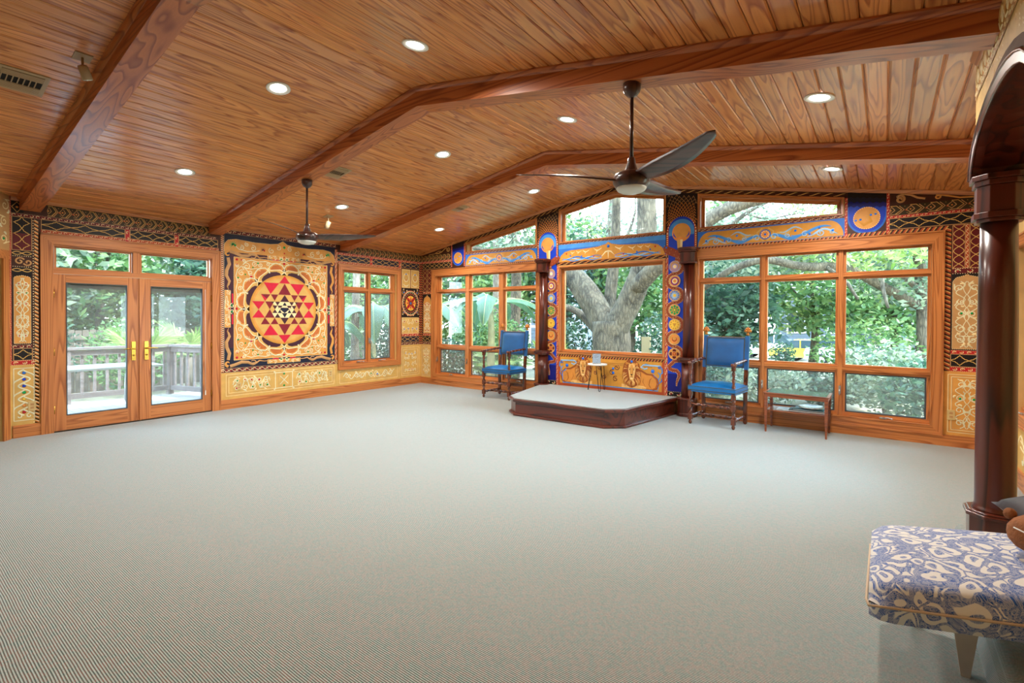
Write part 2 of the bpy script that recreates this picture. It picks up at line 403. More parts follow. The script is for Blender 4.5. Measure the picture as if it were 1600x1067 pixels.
def crank(parent, mp, u, v, h, flip=1):
    c = MB(mp); c.box(u - 0.035, u + 0.035, v, v + 0.018, h, h + 0.022, STEEL)
    c.tube([(u, v + .012, h + .02), (u + .05 * flip, v + .02, h + .045), (u + .085 * flip, v + .012, h + .05)], 0.006, STEEL, 6)
    c.tube([(u + .085 * flip, v + .012, h + .05), (u + .085 * flip, v + .012, h + .075)], 0.009, STEEL, 6)
    c.build('crank_handle', parent=parent)
def latch(parent, mp, u, v, h):
    c = MB(mp); c.box(u - 0.012, u + 0.012, v - 0.05, v + 0.05, h, h + 0.012, STEEL)
    c.tube([(u, v + .02, h + .012), (u, v - .01, h + .03), (u, v - .065, h + .035)], 0.007, STEEL, 6)
    c.build('latch', parent=parent)
def sash(parent, mp, u0, u1, v0, v1, mh, mv, h0=-0.075, screen=False, fw_=0.035):
    s = MB(mp); ring(s, u0 - fw_, u1 + fw_, v0 - fw_, v1 + fw_, fw_, h0 - 0.03, h0 + 0.018, mh, mv)
    so = s.build('sash', parent=parent)
    if screen:
        r = MB(mp); ring(r, u0, u1, v0, v1, 0.016, h0 - 0.006, h0 + 0.012, SCREENF, SCREENF); r.build('screen_frame', parent=so)
    g = MB(mp); g.box(u0, u1, v0, v1, h0 - 0.004, h0, HAZY if screen else GLASS); g.build('glass_pane', parent=so)
    return so
def grouped(name, mp, cu0, cu1, cv0, cv1, cols, rows, mh, mv, casew=0.10, wt=None, screens=(), jamb=True):
    w = empty(name, mp((cu0 + cu1) / 2, cv0, 0), kind='structure')
    c = MB(mp); casing(c, cu0, cu1, cv0, cv1, casew, mh, mv, wt=wt); c.build('casing', parent=w)
    u0, u1, v0, v1 = cu0 + casew, cu1 - casew, cv0 + casew, cv1 - (wt or casew)
    j = MB(mp); ring(j, u0 - 0.012, u1 + 0.012, v0 - 0.012, v1 + 0.012, 0.012, -0.14, 0.0, mh, mv); j.build('jamb', parent=w)
    # mullions and transoms
    f = MB(mp)
    for a, b in zip(cols[:-1], cols[1:]): f.box(a[1] + 0.030, b[0] - 0.030, v0, v1, -0.10, -0.018, mv)
    f.box(u0, cols[0][0] - 0.034, v0, v1, -0.11, -0.045, mv); f.box(cols[-1][1] + 0.034, u1, v0, v1, -0.11, -0.045, mv)
    for a, b in zip(rows[:-1], rows[1:]): f.box(u0, u1, a[1] + 0.03, b[0] - 0.03, -0.10, -0.026, mh)
    if rows[0][0] - .034 > v0: f.box(u0, u1, v0, rows[0][0] - 0.034, -0.11, -0.03, mh)
    if rows[-1][1] + .034 < v1: f.box(u0, u1, rows[-1][1] + 0.034, v1, -0.11, -0.045, mh)
    f.build('frame', parent=w)
    for ri, (a, b) in enumerate(rows):
        for ci, (p, q) in enumerate(cols):
            sash(w, mp, p, q, a, b, mh, mv, screen=(ri in screens))
    return w
PYc, PZc = PY, PZ
w1 = grouped('window_1', mapL, -2.07, -0.60, 0.46, 2.43, [(-1.905, -1.415), (-1.295, -0.80)], [(0.60, 1.925), (2.03, 2.30)], PY, PZ, 0.09, screens=(0,))
crank(w1, mapL, -1.62, 0.565, -0.02); crank(w1, mapL, -1.10, 0.565, -0.02)
latch(w1, mapL, -1.365, 0.98, -0.018); latch(w1, mapL, -1.335, 0.98, -0.018)
rowsW = [(0.27, 0.765), (0.87, 1.955), (2.045, 2.30)]
w2 = grouped('window_2', mapW, 0.365, 3.19, 0.125, 2.455, [(0.555, 1.275), (1.435, 2.155), (2.315, 3.02)], rowsW, PX, PZ, 0.10, wt=0.13, screens=(0,))
w4 = grouped('window_4', mapW, 5.885, 8.715, 0.125, 2.455, [(6.03, 6.79), (6.89, 7.68), (7.79, 8.585)], rowsW, PX, PZ, 0.10, wt=0.13, screens=(0,))
for w, us in ((w2, (0.90, 1.78, 2.66)), (w4, (6.4, 7.28, 8.18))):
    for u in us: crank(w, mapW, u, 0.235, -0.02, 1)
for u in (0.49, 1.355, 2.23): latch(w2, mapW, u, 0.55, -0.03)
for u in (6.84, 7.735, 8.625): latch(w4, mapW, u, 0.55, -0.02)
# picture window
w3 = empty('window_3', (4.515, 0, 0.8), kind='structure')
c = MB(mapW); ring(c, 3.555, 5.475, 0.815, 2.36, 0.028, 0, 0.016, PX, PZ); ring(c, 3.583, 5.447, 0.843, 2.332, 0.012, -0.14, 0.0, PX, PZ); c.build('casing', parent=w3)
sash(w3, mapW, 3.635, 5.415, 0.89, 2.285, PX, PZ, h0=-0.085, fw_=0.042)
# clerestory windows with sloping heads
def clere(name, x0, x1, peak=None):
    w = empty(name, ((x0 + x1) / 2, 0, 2.77), kind='structure')
    def outl(ins, d, lift=0.0):
        p = [(x0 + ins, 2.765 + lift), (x1 - ins, 2.765 + lift), (x1 - ins, ceil_z(x1 - ins) - d)]
        if peak: p.append((peak, ceil_z(peak) - d))
        p.append((x0 + ins, ceil_z(x0 + ins) - d)); return p
    def fr(m, A, B, h0, h1):
        n = len(A)
        for i in range(n):
            j = (i + 1) % n
            vert = abs(A[i][0] - A[j][0]) < 1e-4
            m.prism([A[i], A[j], B[j], B[i]], h0, h1, PZ if vert else PX)
    c = MB(mapW); fr(c, outl(0, 0.108), outl(0.026, 0.136, 0.012), 0, 0.018)
    fr(c, outl(0.026, 0.136, 0.012), outl(0.036, 0.146, 0.020), -0.14, 0.0); c.build('casing', parent=w)
    s = MB(mapW); fr(s, outl(0.036, 0.146, 0.02), outl(0.075, 0.185, 0.045), -0.125, -0.095); so = s.build('sash', parent=w)
    g = MB(mapW); g.prism(outl(0.07, 0.18, 0.04), -0.112, -0.108, GLASS); g.build('glass_pane', parent=so)
clere('window_5', 1.33, 3.085); clere('window_6', 3.555, 5.475, RX); clere('window_7', 5.96, 7.755)
w8 = grouped('window_8', mapR, -3.1, -1.14, 0.54, 2.18, [(-2.95, -2.13), (-2.03, -1.30)], [(0.70, 2.03)], PY, PZ, 0.09, screens=())
crank(w8, mapR, -1.5, 0.63, -0.01)

# ------------------------------------------------------------------ french doors
d1 = empty('door_1', (0, -5.16, 0), kind='structure')
c = MB(mapL); E = 0.014
for (a, b_, cc, d, mt) in (((-6.155, 0), (-6.155, 2.43), (-6.05, 2.325), (-6.05, 0), PZ), ((-4.15, 0), (-4.255, 0), (-4.255, 2.325), (-4.15, 2.43), PZ), ((-6.155, 2.43), (-4.15, 2.43), (-4.255, 2.325), (-6.05, 2.325), PY)):
    c.prism([a, b_, cc, d], 0, 0.024, mt)
c.box(-6.169, -6.155, 0, 2.444, 0, 0.034, PZ); c.box(-4.15, -4.136, 0, 2.444, 0, 0.034, PZ); c.box(-6.169, -4.136, 2.43, 2.444, 0, 0.034, PY)
c.build('casing', parent=d1)
j = MB(mapL); j.box(-6.07, -6.05, 0, 2.33, -0.14, 0.004, PZ); j.box(-4.255, -4.235, 0, 2.33, -0.14, 0.004, PZ); j.box(-6.05, -4.255, 2.31, 2.33, -0.14, 0.004, PY)
j.box(-6.05, -4.255, 1.968, 2.03, -0.11, -0.004, PY); j.box(-5.235, -5.155, 2.03, 2.31, -0.11, -0.01, PZ)
j.box(-6.05, -4.255, 0.0, 0.012, -0.14, 0.01, flat('bronze_threshold', (60, 52, 44), 0.4, 0.7)); j.build('frame', parent=d1)
for a, b_ in ((-6.03, -5.245), (-5.145, -4.275)):
    s = MB(mapL); ring(s, a, b_, 2.03, 2.31, 0.018, -0.09, -0.045, PY, PZ); so = s.build('transom_sash', parent=d1)
    g = MB(mapL); g.box(a + .018, b_ - .018, 2.048, 2.292, -0.07, -0.066, GLASS); g.build('glass_pane', parent=so)
BLIND = flat('raised_blind', (84, 88, 84), 0.7)
for k, (a, b_, g0, g1) in enumerate(((-6.045, -5.172, -5.93, -5.302), (-5.150, -4.258, -5.035, -4.378))):
    l = MB(mapL)
    l.box(a, g0, 0.014, 1.962, -0.055, -0.008, PZ); l.box(g1, b_, 0.014, 1.962, -0.055, -0.008, PZ)
    l.box(g0, g1, 1.862, 1.962, -0.055, -0.008, PY); l.box(g0, g1, 0.014, 0.195, -0.055, -0.008, PY)
    lo = l.build('door_leaf', parent=d1)
    r = MB(mapL); ring(r, g0, g1, 0.195, 1.862, 0.010, -0.05, -0.004, SCREENF, SCREENF); r.build('glazing_bead', parent=lo)
    g = MB(mapL); g.box(g0 + .01, g1 - .01, 0.205, 1.852, -0.034, -0.030, HAZY); g.build('glass_pane', parent=lo)
    bl = MB(mapL); bl.box(g0 + .014, g1 - .014, 1.795, 1.850, -0.056, -0.036, BLIND)
    for q in range(6): bl.box(g0 + .02, g1 - .02, 1.752 + q * .007, 1.755 + q * .007, -0.058, -0.038, BLIND)
    bl.build('raised_blind', parent=lo)
    hu = -5.235 if k == 0 else -5.088
    h = MB(mapL); h.box(hu - 0.024, hu + 0.024, 0.84, 1.10, -0.008, 0.004, BRASS)
    sgn = -1 if k == 0 else 1
    h.tube([(hu, 1.0, 0.0), (hu, 1.0, 0.05)], 0.011, BRASS, 8); h.tube([(hu, 1.0, 0.05), (hu + sgn * 0.06, 1.006, 0.055), (hu + sgn * 0.125, 0.998, 0.045)], [0.011, 0.009, 0.006], BRASS, 8)
    h.ball((hu, 0.91, 0.006), 0.014, BRASS, 8); h.build('lever_handle', parent=lo, bevel=0.002)
    eu = a if k == 0 else b_
    for vz in (0.28, 1.0, 1.72):
        hg = MB(mapL); hg.tube([(eu, vz - .05, .0), (eu, vz + .05, .0)], 0.008, BRASS, 8); hg.build('hinge', parent=lo)
m = MB(mapL); m.box(-5.172, -5.150, 0.014, 1.962, -0.02, 0.012, PZ); m.build('astragal', parent=d1)
m = MB(mapL); m.tube([(-4.345, 1.85, 0.006), (-4.347, 0.32, 0.008)], 0.003, WHITEP, 6); m.box(-4.352, -4.340, 0.26, 0.33, 0, 0.014, WHITEP); m.build('blind_wand', parent=d1)

# ------------------------------------------------------------------ dais
dz = 0.25
dt = [(3.236, -0.03), (3.595, -1.484), (3.817, -1.674), (5.261, -1.64), (5.485, -1.449), (5.70, -0.03)]
def inset(poly, d):
    cx, cy = 4.46, -0.5
    return [(cx + (p[0] - cx) * (1 - d / hypot(p[0] - cx, p[1] - cy)), p[1] if p[1] > -0.1 else cy + (p[1] - cy) * (1 - d / hypot(p[0] - cx, p[1] - cy))) for p in poly]
dais = empty('dais', (4.46, -0.8, 0), 'low angular wooden platform topped with pale carpet below the picture window', 'platform')
m = MB(); m.prism(inset(dt, 0.03), 0.0, dz - 0.03, MX); m.build('riser', parent=dais)
m = MB(); m.prism(inset(dt, -0.012), dz - 0.045, dz - 0.002, MX); m.build('nosing', parent=dais, bevel=0.008)
m = MB(); m.prism(inset(dt, 0.02), dz - 0.01, dz + 0.006, CARPET); m.build('carpet_top', parent=dais)
m = MB(); m.prism(inset(dt, -0.006), 0.0, 0.035, MX); m.build('base_molding', parent=dais, bevel=0.008)

# ------------------------------------------------------------------ half columns beside the picture window
def octo(cx, y0, w, d):   # half octagon against the wall
    k = min(w, d) * 0.33
    return [(cx - w/2, y0), (cx - w/2, y0 - d + k), (cx - w/2 + k, y0 - d), (cx + w/2 - k, y0 - d), (cx + w/2, y0 - d + k), (cx + w/2, y0)]
for cx, ds, lb, zb in ((3.265, 1, 'slim dark red wooden half column left of the picture window', 0.0), (5.85, -1, 'slim dark red wooden half column right of the picture window', 0.0)):
    e = empty('half_column', (cx, -0.05, 0), lb, 'column')
    def hc(z0, z1, r, mat, name, r2=None):
        m = MB(); n = 16; r2 = r2 or r
        m.loft([[(cx + rr * cos(pi + pi * k / n), -0.03 + 1.15 * rr * sin(pi + pi * k / n), z) for k in range(n + 1)] for rr, z in ((r, z0), (r2, z1))], mat, True)
        return m.build(name, parent=e)
    m = MB(); m.prism(octo(cx, -0.03, 0.25, 0.17), 0.0, 0.24, MZ); m.prism(octo(cx, -0.03, 0.27, 0.185), 0.0, 0.05, MZ); m.prism(octo(cx, -0.03, 0.27, 0.185), 0.24, 0.27, MZ); m.build('plinth', parent=e, bevel=0.005)
    hc(0.27, 0.79, 0.098, MZ, 'lower_shaft')
    m = MB(); m.prism(octo(cx, -0.03, 0.25, 0.165), 0.79, 0.815, MX); m.prism(octo(cx, -0.03, 0.28, 0.185), 0.815, 0.85, MX); m.prism(octo(cx, -0.03, 0.25, 0.165), 0.85, 0.865, MX); m.build('belt', parent=e, bevel=0.006)
    hc(0.865, 2.27, 0.085, MZ, 'upper_shaft', 0.080)
    m = MB(); m.prism(octo(cx, -0.03, 0.24, 0.15), 2.26, 2.285, MX); m.prism(octo(cx, -0.03, 0.22, 0.14), 2.285, 2.43, MZ); m.prism(octo(cx, -0.03, 0.26, 0.165), 2.43, 2.455, MX); m.prism(octo(cx, -0.03, 0.285, 0.18), 2.455, 2.495, MX); m.build('capital', parent=e, bevel=0.005)

# ------------------------------------------------------------------ raised floor, big column and arch on the right
m = MB(); n = 8
prof = [(8.52, 0.0), (8.535, 0.10), (8.55, 0.145)] + [(8.59 - 0.045 * cos(pi/2 * k / 6), 0.135 + 0.045 * sin(pi/2 * k / 6)) for k in range(7)] + [(W, 0.18), (W, 0.0)]
m.loft([[(p[0], y, p[1]) for p in prof] for y in (-3.38, -11.0)], CARPET, False)
m.build('floor_raised', kind='structure')
bc = empty('round_column', (8.725, -3.62, 0.18), 'tall round mahogany column holding the arch at the right edge', 'column')
def oct8(cx, cy, w, d, k):
    return [(cx - w/2, cy - d/2 + k), (cx - w/2 + k, cy - d/2), (cx + w/2 - k, cy - d/2), (cx + w/2, cy - d/2 + k), (cx + w/2, cy + d/2 - k), (cx + w/2 - k, cy + d/2), (cx - w/2 + k, cy + d/2), (cx - w/2, cy + d/2 - k)]
cx, cy = 8.695, -3.60
m = MB(); m.prism(oct8(cx, cy, 0.23, 0.25, 0.06), 0.18, 0.33, MZ); m.prism(oct8(cx, cy, 0.26, 0.28, 0.07), 0.33, 0.352, MZ); m.prism(oct8(cx, cy, 0.235, 0.255, 0.065), 0.352, 0.362, MZ); m.build('plinth', parent=bc, bevel=0.004)
m = MB(); m.lathe([(0.100, 0.362), (0.100, 0.368), (0.094, 0.376), (0.089, 0.395), (0.088, 0.9), (0.084, 1.6), (0.079, 2.02)], (cx, cy, 0), MZ, 36); m.build('shaft', parent=bc)
m = MB(); m.prism(oct8(cx, cy, 0.20, 0.20, 0.05), 2.00, 2.02, MZ); m.prism(oct8(cx, cy, 0.225, 0.225, 0.055), 2.02, 2.055, MZ); m.prism(oct8(cx, cy, 0.20, 0.20, 0.05), 2.055, 2.205, MZ)
m.prism(oct8(cx, cy, 0.22, 0.22, 0.055), 2.205, 2.235, MZ); m.prism(oct8(cx, cy, 0.245, 0.245, 0.06), 2.235, 2.265, MZ); m.build('capital', parent=bc, bevel=0.004)
# arch: faceted ellipse in the plane of the partition
ac, az, aw, ah = -4.33, 2.265, 0.80, 0.285
def arc(du, dv, n=14): return [(ac + (aw + du) * cos(pi - pi * k / n) * -1, az + (ah + dv) * sin(pi * k / n)) for k in range(n + 1)]
def arch_strip(m, inner, outer, h0, h1, mat):
    for a, b_, c_, d in zip(inner[:-1], inner[1:], outer[1:], outer[:-1]): m.prism([a, b_, c_, d], h0, h1, mat)
m = MB(mapP)
top = ceil_z(8.6) + 0.02
out = arc(0.0, 0.06)
poly_lo = out
for a, b_ in zip(out[:-1], out[1:]): m.prism([a, b_, (b_[0], top), (a[0], top)], -0.25, 0.0, WALLP)
m.box(-5.6, -5.13, 2.2, top, -0.25, 0.0, WALLP); m.box(-11.0, -5.6, 0.18, top, -0.25, 0.0, WALLP)
m.build('wall_arch', kind='structure')
ar = empty('wooden_arch', (8.72, -4.255, 2.265), 'dark mahogany arch springing from the tall column at top right', 'arch')
GREYW = wood('weathered_trim', (112, 90, 76), (84, 64, 54), 'y', 0.85, 5, 6, 0.5)
m = MB(mapP); arch_strip(m, arc(-0.02, 0.00), arc(0.012, 0.075), 0.0, 0.012, GREYW); m.build('outer_trim', parent=ar)
m = MB(mapP); arch_strip(m, arc(-0.06, -0.05), arc(-0.012, 0.0), -0.02, 0.03, MY); m.build('arch_rim', parent=ar)
m = MB(mapP); m.tube([(p[0], p[1], 0.028) for p in arc(-0.012, 0.0)], 0.008, MY, 8); m.tube([(p[0], p[1], 0.024) for p in arc(-0.060, -0.05)], 0.006, MY, 8); m.build('bead', parent=ar)
m = MB(mapP); arch_strip(m, arc(-0.045, -0.035), arc(0.0, 0.06), -0.24, -0.02, MZ); m.build('soffit', parent=ar)
m = MB(mapP); arch_strip(m, arc(-0.06, -0.05), arc(-0.012, 0.0), -0.27, -0.235, MY); m.build('arch_rim', parent=ar)
# ------------------------------------------------------------------ painted decoration
PAL = dict(wine=(128, 24, 42), lionbody=(168, 92, 36), petal=(196, 108, 48), gold=(214, 172, 94), gold2=(218, 156, 76), ochre=(208, 148, 58), orange=(232, 150, 70), cream=(242, 224, 172), pale=(228, 226, 190),
           tan=(196, 150, 96), brown=(120, 66, 36), dbrown=(66, 34, 22), black=(20, 14, 18), navy=(22, 28, 52), plum=(66, 26, 44), maroon=(96, 18, 26),
           red=(186, 28, 32), crimson=(206, 24, 58), blue=(14, 62, 196), sky=(70, 146, 222), lblue=(150, 196, 232), deep=(10, 20, 120), green=(20, 160, 84),
           rust=(178, 74, 34), copper=(150, 66, 34), olive=(58, 48, 26), white=(240, 238, 226), lion=(214, 142, 62), liond=(150, 78, 30), lionl=(236, 190, 116),
           violet=(160, 140, 200), purple=(130, 30, 120), yellow=(240, 200, 70), skyd=(40, 110, 205), outlet=(206, 180, 122), gemred=(205, 20, 50), gemgreen=(0, 150, 70), gemblue=(40, 120, 235))
def pc(n):
    k = PAL[n]; g = n.startswith('gem')
    return flat('paint_' + n, k, 0.2 if g else 0.5, spec=0.6 if g else 0.35, var=0.0 if g or n in ('black',) else 0.10, vscale=9)
class Art(MB):
    def __init__(s, mp, base=0.002):
        super().__init__(mp); s.base = base; s.rnd = random.Random(7)
    def L(s, l): return s.base + 0.0008 * l
    def poly(s, pts, c, l): s.add([(p[0], p[1], s.L(l)) for p in pts], [list(range(len(pts)))], pc(c))
    def rect(s, u0, v0, u1, v1, c, l): s.poly([(u0, v0), (u1, v0), (u1, v1), (u0, v1)], c, l)
    def disc(s, u, v, r, c, l, n=20, ry=None, a0=0.0):
        ry = ry or r; s.poly([(u + r * cos(2*pi*k/n + a0), v + ry * sin(2*pi*k/n + a0)) for k in range(n)], c, l)
    def ring_(s, u, v, r, w, c, l, n=28, ry=None):
        s.line([(u + r * cos(2*pi*k/n), v + (ry or r) * sin(2*pi*k/n)) for k in range(n + 1)], w, c, l)
    def gem(s, u, v, r, c, l):
        n = 8; h = s.L(l)
        s.add([(u + r*cos(2*pi*k/n), v + r*sin(2*pi*k/n), h) for k in range(n)] + [(u + .5*r*cos(2*pi*k/n), v + .5*r*sin(2*pi*k/n), h + r*.45) for k in range(n)] + [(u, v, h + r * .5)],
              [(k, (k+1) % n, n + (k+1) % n, n + k) for k in range(n)] + [(n + k, n + (k+1) % n, 2*n) for k in range(n)], pc('gem' + c), True)
    def line(s, pts, w, c, l, taper=0, relief=0.0):
        n = len(pts); vs = []
        for i, p in enumerate(pts):
            a = pts[max(i-1, 0)]; b = pts[min(i+1, n-1)]
            d = (b[0]-a[0], b[1]-a[1]); q = hypot(*d) or 1e-6
            t = i / max(1, n - 1)
            ww = (w[i] if isinstance(w, list) else w) * (1 if not taper else (sin(pi * min(1, max(0.06, t))) ** .6 if taper == 2 else (1 - .85 * t))) / 2
            nx, ny = -d[1]/q*ww, d[0]/q*ww
            vs += [(p[0]+nx, p[1]+ny, s.L(l)), (p[0], p[1], s.L(l) + relief), (p[0]-nx, p[1]-ny, s.L(l))]
        fs = []
        for i in range(n - 1):
            fs += [(3*i, 3*i+1, 3*i+4, 3*i+3), (3*i+1, 3*i+2, 3*i+5, 3*i+4)]
        s.add(vs, fs, pc(c), relief > 0)
    def dots(s, pts, r, c, l, n=6):
        for p in pts: s.disc(p[0], p[1], r, c, l, n)
    def dotline(s, a, b, gap, r, c, l):
        k = max(1, int(hypot(b[0]-a[0], b[1]-a[1]) / gap))
        s.dots([(a[0]+(b[0]-a[0])*(i+.5)/k, a[1]+(b[1]-a[1])*(i+.5)/k) for i in range(k)], r, c, l, 5)
    def frame(s, u0, v0, u1, v1, w, c, l):
        s.line([(u0, v0), (u1, v0)], w, c, l); s.line([(u0, v1), (u1, v1)], w, c, l); s.line([(u0, v0), (u0, v1)], w, c, l); s.line([(u1, v0), (u1, v1)], w, c, l)
    def spiral(s, u, v, r, turns, a0, d, w, c, l, tail=None):
        k = int(10 * turns) + 4
        pts = [(u + r * (1 - .82 * i / k) * cos(a0 + d * 2*pi*turns*i/k), v + r * (1 - .82 * i / k) * sin(a0 + d * 2*pi*turns*i/k)) for i in range(k + 1)]
        s.line((tail or []) + pts, w, c, l, relief=w * .35)
    def rope(s, a, b, w, pitch=None, c1='cream', c2='orange', bg='dbrown', l=1):
        d = (b[0]-a[0], b[1]-a[1]); q = hypot(*d); t = (d[0]/q, d[1]/q); nn = (-t[1], t[0]); pitch = pitch or w * .9
        s.poly([(a[0]+nn[0]*w/2*k1 + (t[0]*q if k2 else 0), a[1]+nn[1]*w/2*k1 + (t[1]*q if k2 else 0)) for k1, k2 in ((-1, 0), (-1, 1), (1, 1), (1, 0))], bg, l)
        k = max(1, int(q / pitch)); pt = q / k
        for i in range(k):
            for (o0, o1, c) in ((0.05, .50, c2), (.38, .62, c1)):
                x0, x1 = (i + o0) * pt, (i + o1) * pt
                sl = pt * .42
                P4 = [(x0 - sl*.2, -.5), (x1 - sl*.2, -.5), (x1 + sl, .5), (x0 + sl, .5)]
                P4 = [(min(q, max(0, x)), y * w * .92) for x, y in P4]
                vs = [(a[0] + t[0]*x + nn[0]*y, a[1] + t[1]*x + nn[1]*y) for x, y in P4]
                mid = ((vs[0][0]+vs[1][0]+vs[2][0]+vs[3][0])/4, (vs[0][1]+vs[1][1]+vs[2][1]+vs[3][1])/4)
                h = s.L(l + (1 if c == c2 else 2))
                s.add([(p[0], p[1], h) for p in vs] + [(mid[0], mid[1], h + w * .16)], [(0, 1, 4), (1, 2, 4), (2, 3, 4), (3, 0, 4)], pc(c), True)
    def squig(s, u0, v0, u1, v1, c='maroon', c2='cream', l=1, step=None):
        """strip with small repeated curls and dotted rims"""
        s.rect(u0, v0, u1, v1, c, l)
        horiz = (u1 - u0) > (v1 - v0); w = (v1 - v0) if horiz else (u1 - u0); ln = (u1 - u0) if horiz else (v1 - v0)
        step = step or w * 1.2; k = max(1, int(ln / step))
        for i in range(k):
            t = (i + .5) / k * ln; pts = []
            for j in range(6):
                a = j / 5 * pi * 1.3 + (i % 2) * pi; pts.append((t + w * .36 * cos(a), w * .5 + w * .26 * sin(a)))
            pts = [(u0 + p[0], v0 + p[1]) if horiz else (u0 + p[1], v0 + p[0]) for p in pts]
            s.line(pts, w * .13, c2, l + 1, relief=w * .05)
            cpt = (u0 + t, v0 + w * .5) if horiz else (u0 + w * .5, v0 + t)
            s.disc(cpt[0], cpt[1], w * .13, 'red' if c != 'red' else 'gold', l + 1, 5)
        g = max(0.014, w * .3)
        if horiz: s.dotline((u0, v0 + w*.06), (u1, v0 + w*.06), g, w * .07, 'cream', l + 1); s.dotline((u0, v1 - w*.06), (u1, v1 - w*.06), g, w * .07, 'cream', l + 1)
        else: s.dotline((u0 + w*.06, v0), (u0 + w*.06, v1), g, w * .07, 'cream', l + 1); s.dotline((u1 - w*.06, v0), (u1 - w*.06, v1), g, w * .07, 'cream', l + 1)
    def lattice(s, u0, v0, u1, v1, n, bg='black', c='gold', l=1, vert=False, w=0.008, soft=False):
        s.rect(u0, v0, u1, v1, bg, l)
        shape = [0, .18, .24, .44, .5, .72, .78, 1.0]; tt = [0, .14, .24, .30, .36, .40, .46, .5]
        for sg in (1, -1):
            pts = []
            if soft:
                for i in range(n * 12 + 1):
                    t = i / (n * 12); y = abs(sin(pi * n * t)) ** .8 * (1 if (int(n * t + 1e-9) % 2 == 0) else -1) if False else cos(pi * n * t * 1.0)
                    pts.append((t, .5 + .42 * sg * cos(pi * n * t)))
            else:
                for i in range(n):
                    for x, y in list(zip(tt, shape)) + [(1 - x, y) for x, y in list(zip(tt, shape))[::-1][1:]]:
                        pts.append(((i + x) / n, .5 + .42 * sg * y))
            if vert: pts = [(u0 + y * (u1 - u0), v0 + x * (v1 - v0)) for x, y in pts]
            else: pts = [(u0 + x * (u1 - u0), v0 + y * (v1 - v0)) for x, y in pts]
            s.line(pts, w, c, l + 1, relief=w * .4)
        s.frame(u0, v0, u1, v1, w * .8, 'tan', l + 1)
    def knot(s, u0, v0, u1, v1, cell, l=1, bg='olive', c='tan', w=0.009):
        s.rect(u0, v0, u1, v1, bg, l); H = v1 - v0; k = max(1, int((u1 - u0) / cell)); q = (u1 - u0) / k
        for i in range(k):
            x = u0 + i * q; f = lambda a, b: (min(u1, max(u0, x + a * q)), v0 + b * H)
            s.line([f(-.05, .08), f(.45, .08), f(.75, .5), f(.5, .9)], w, c, l + 1, relief=w * .35)
            s.line([f(.05, .92), f(.35, .92), f(.62, .5), f(.30, .10)], w, 'gold', l + 2, relief=w * .35)
            s.line([f(.28, .5), f(.06, .2), f(-.15, .5), f(.1, .85), f(.28, .5)], w, c, l + 1, relief=w * .35)
            s.disc(*f(.07, .5), H * .07, 'orange', l + 2, 6); s.disc(*f(.86, .45), H * .09, 'rust', l + 2, 7)
            s.disc(*f(.78, .82), H * .04, 'tan', l + 2, 5); s.disc(*f(.9, .18), H * .04, 'tan', l + 2, 5)
    def filigree(s, u0, v0, u1, v1, nu, nv, c='pale', l=2, w=0.010, sym=True, gems=('red', 'green'), seed=3, both=False, dense=1.0):
        """mirror-symmetric relief of scrolls, curling leaves and set stones"""
        R = random.Random(seed); cu = (u0 + u1) / 2; U = (cu - u0) if sym else (u1 - u0); V = v1 - v0
        du, dv = U / nu, V / nv; r0 = min(du, dv) * .42
        for sg in ((1, -1) if sym else (1,)):
            if sym and V > 1.6 * (u1 - u0):
                s.line([((u0 + (.5 + .38*sin(t*nv*.9))*U) if sg == 1 else (u1 - (.5 + .38*sin(t*nv*.9))*U), v0 + V*t/(2*pi)) for t in [2*pi*q/(nv*8) for q in range(nv*8 + 1)]], w, c, l, relief=w*.3)
                s.line([((u0 + (.97 - .25*abs(sin(t*nv*.5)))*U) if sg == 1 else (u1 - (.97 - .25*abs(sin(t*nv*.5)))*U), v0 + V*t/(2*pi)) for t in [2*pi*q/(nv*8) for q in range(nv*8 + 1)]], w*.8, c, l, relief=w*.3)
            elif not sym:
                s.line([(u0 + (u1-u0)*q/(nu*8), v0 + V*(.5 + .36*sin(q/8*pi*1.5))) for q in range(nu*8 + 1)], w*1.1, c, l, relief=w*.3)
        els = []
        for i in range(nu):
            for j in range(nv):
                x = (i + .5 + R.uniform(-.12, .12)) * du; y = (j + .5 + R.uniform(-.12, .12)) * dv
                els.append((x, y, R.choice((1, -1)), R.uniform(0, 2*pi), R.uniform(.8, 1.1), R.random()))
        for (x, y, d, a, k, p) in els:
            for sg in ((1, -1) if sym else (1,)):
                X = (lambda t: u0 + t) if sg == 1 else (lambda t: u1 - t)
                r = r0 * k
                n = 16; turns = 1.3
                pts = [(r * (1 - .85*i/n) * cos(a + d*2*pi*turns*i/n), r * (1 - .85*i/n) * sin(a + d*2*pi*turns*i/n)) for i in range(n + 1)]
                e = pts[0]; tl = [(e[0] + du*.65*cos(a + 1.9*d) * (1-q) + .2*r*sin(q*6), e[1] + dv*.65*sin(a + 1.9*d)*(1-q)) for q in (0, .33, .66)]
                s.line([(min(max(X(x + q[0]), u0), u1), min(max(v0 + y + q[1], v0), v1)) for q in tl + pts], w, c, l, relief=w * .3)
                # leaf
                b = a + 2.6 * d; lf = [(x + r*1.05*cos(b) + r*.8*q*cos(b + d*q*1.6), y + r*1.05*sin(b) + r*.8*q*sin(b + d*q*1.6)) for q in (0, .25, .5, .75, 1)]
                s.line([(min(max(X(q[0]), u0), u1), min(max(v0 + q[1], v0), v1)) for q in lf], w * 2.4, 'cream' if c != 'cream' else 'pale', l + 1, taper=2, relief=w * .5)
                if p < .4 and gems: s.gem(X(x), v0 + y, min(0.017, r * .3), gems[int(p * 997) % len(gems)], l + 2)
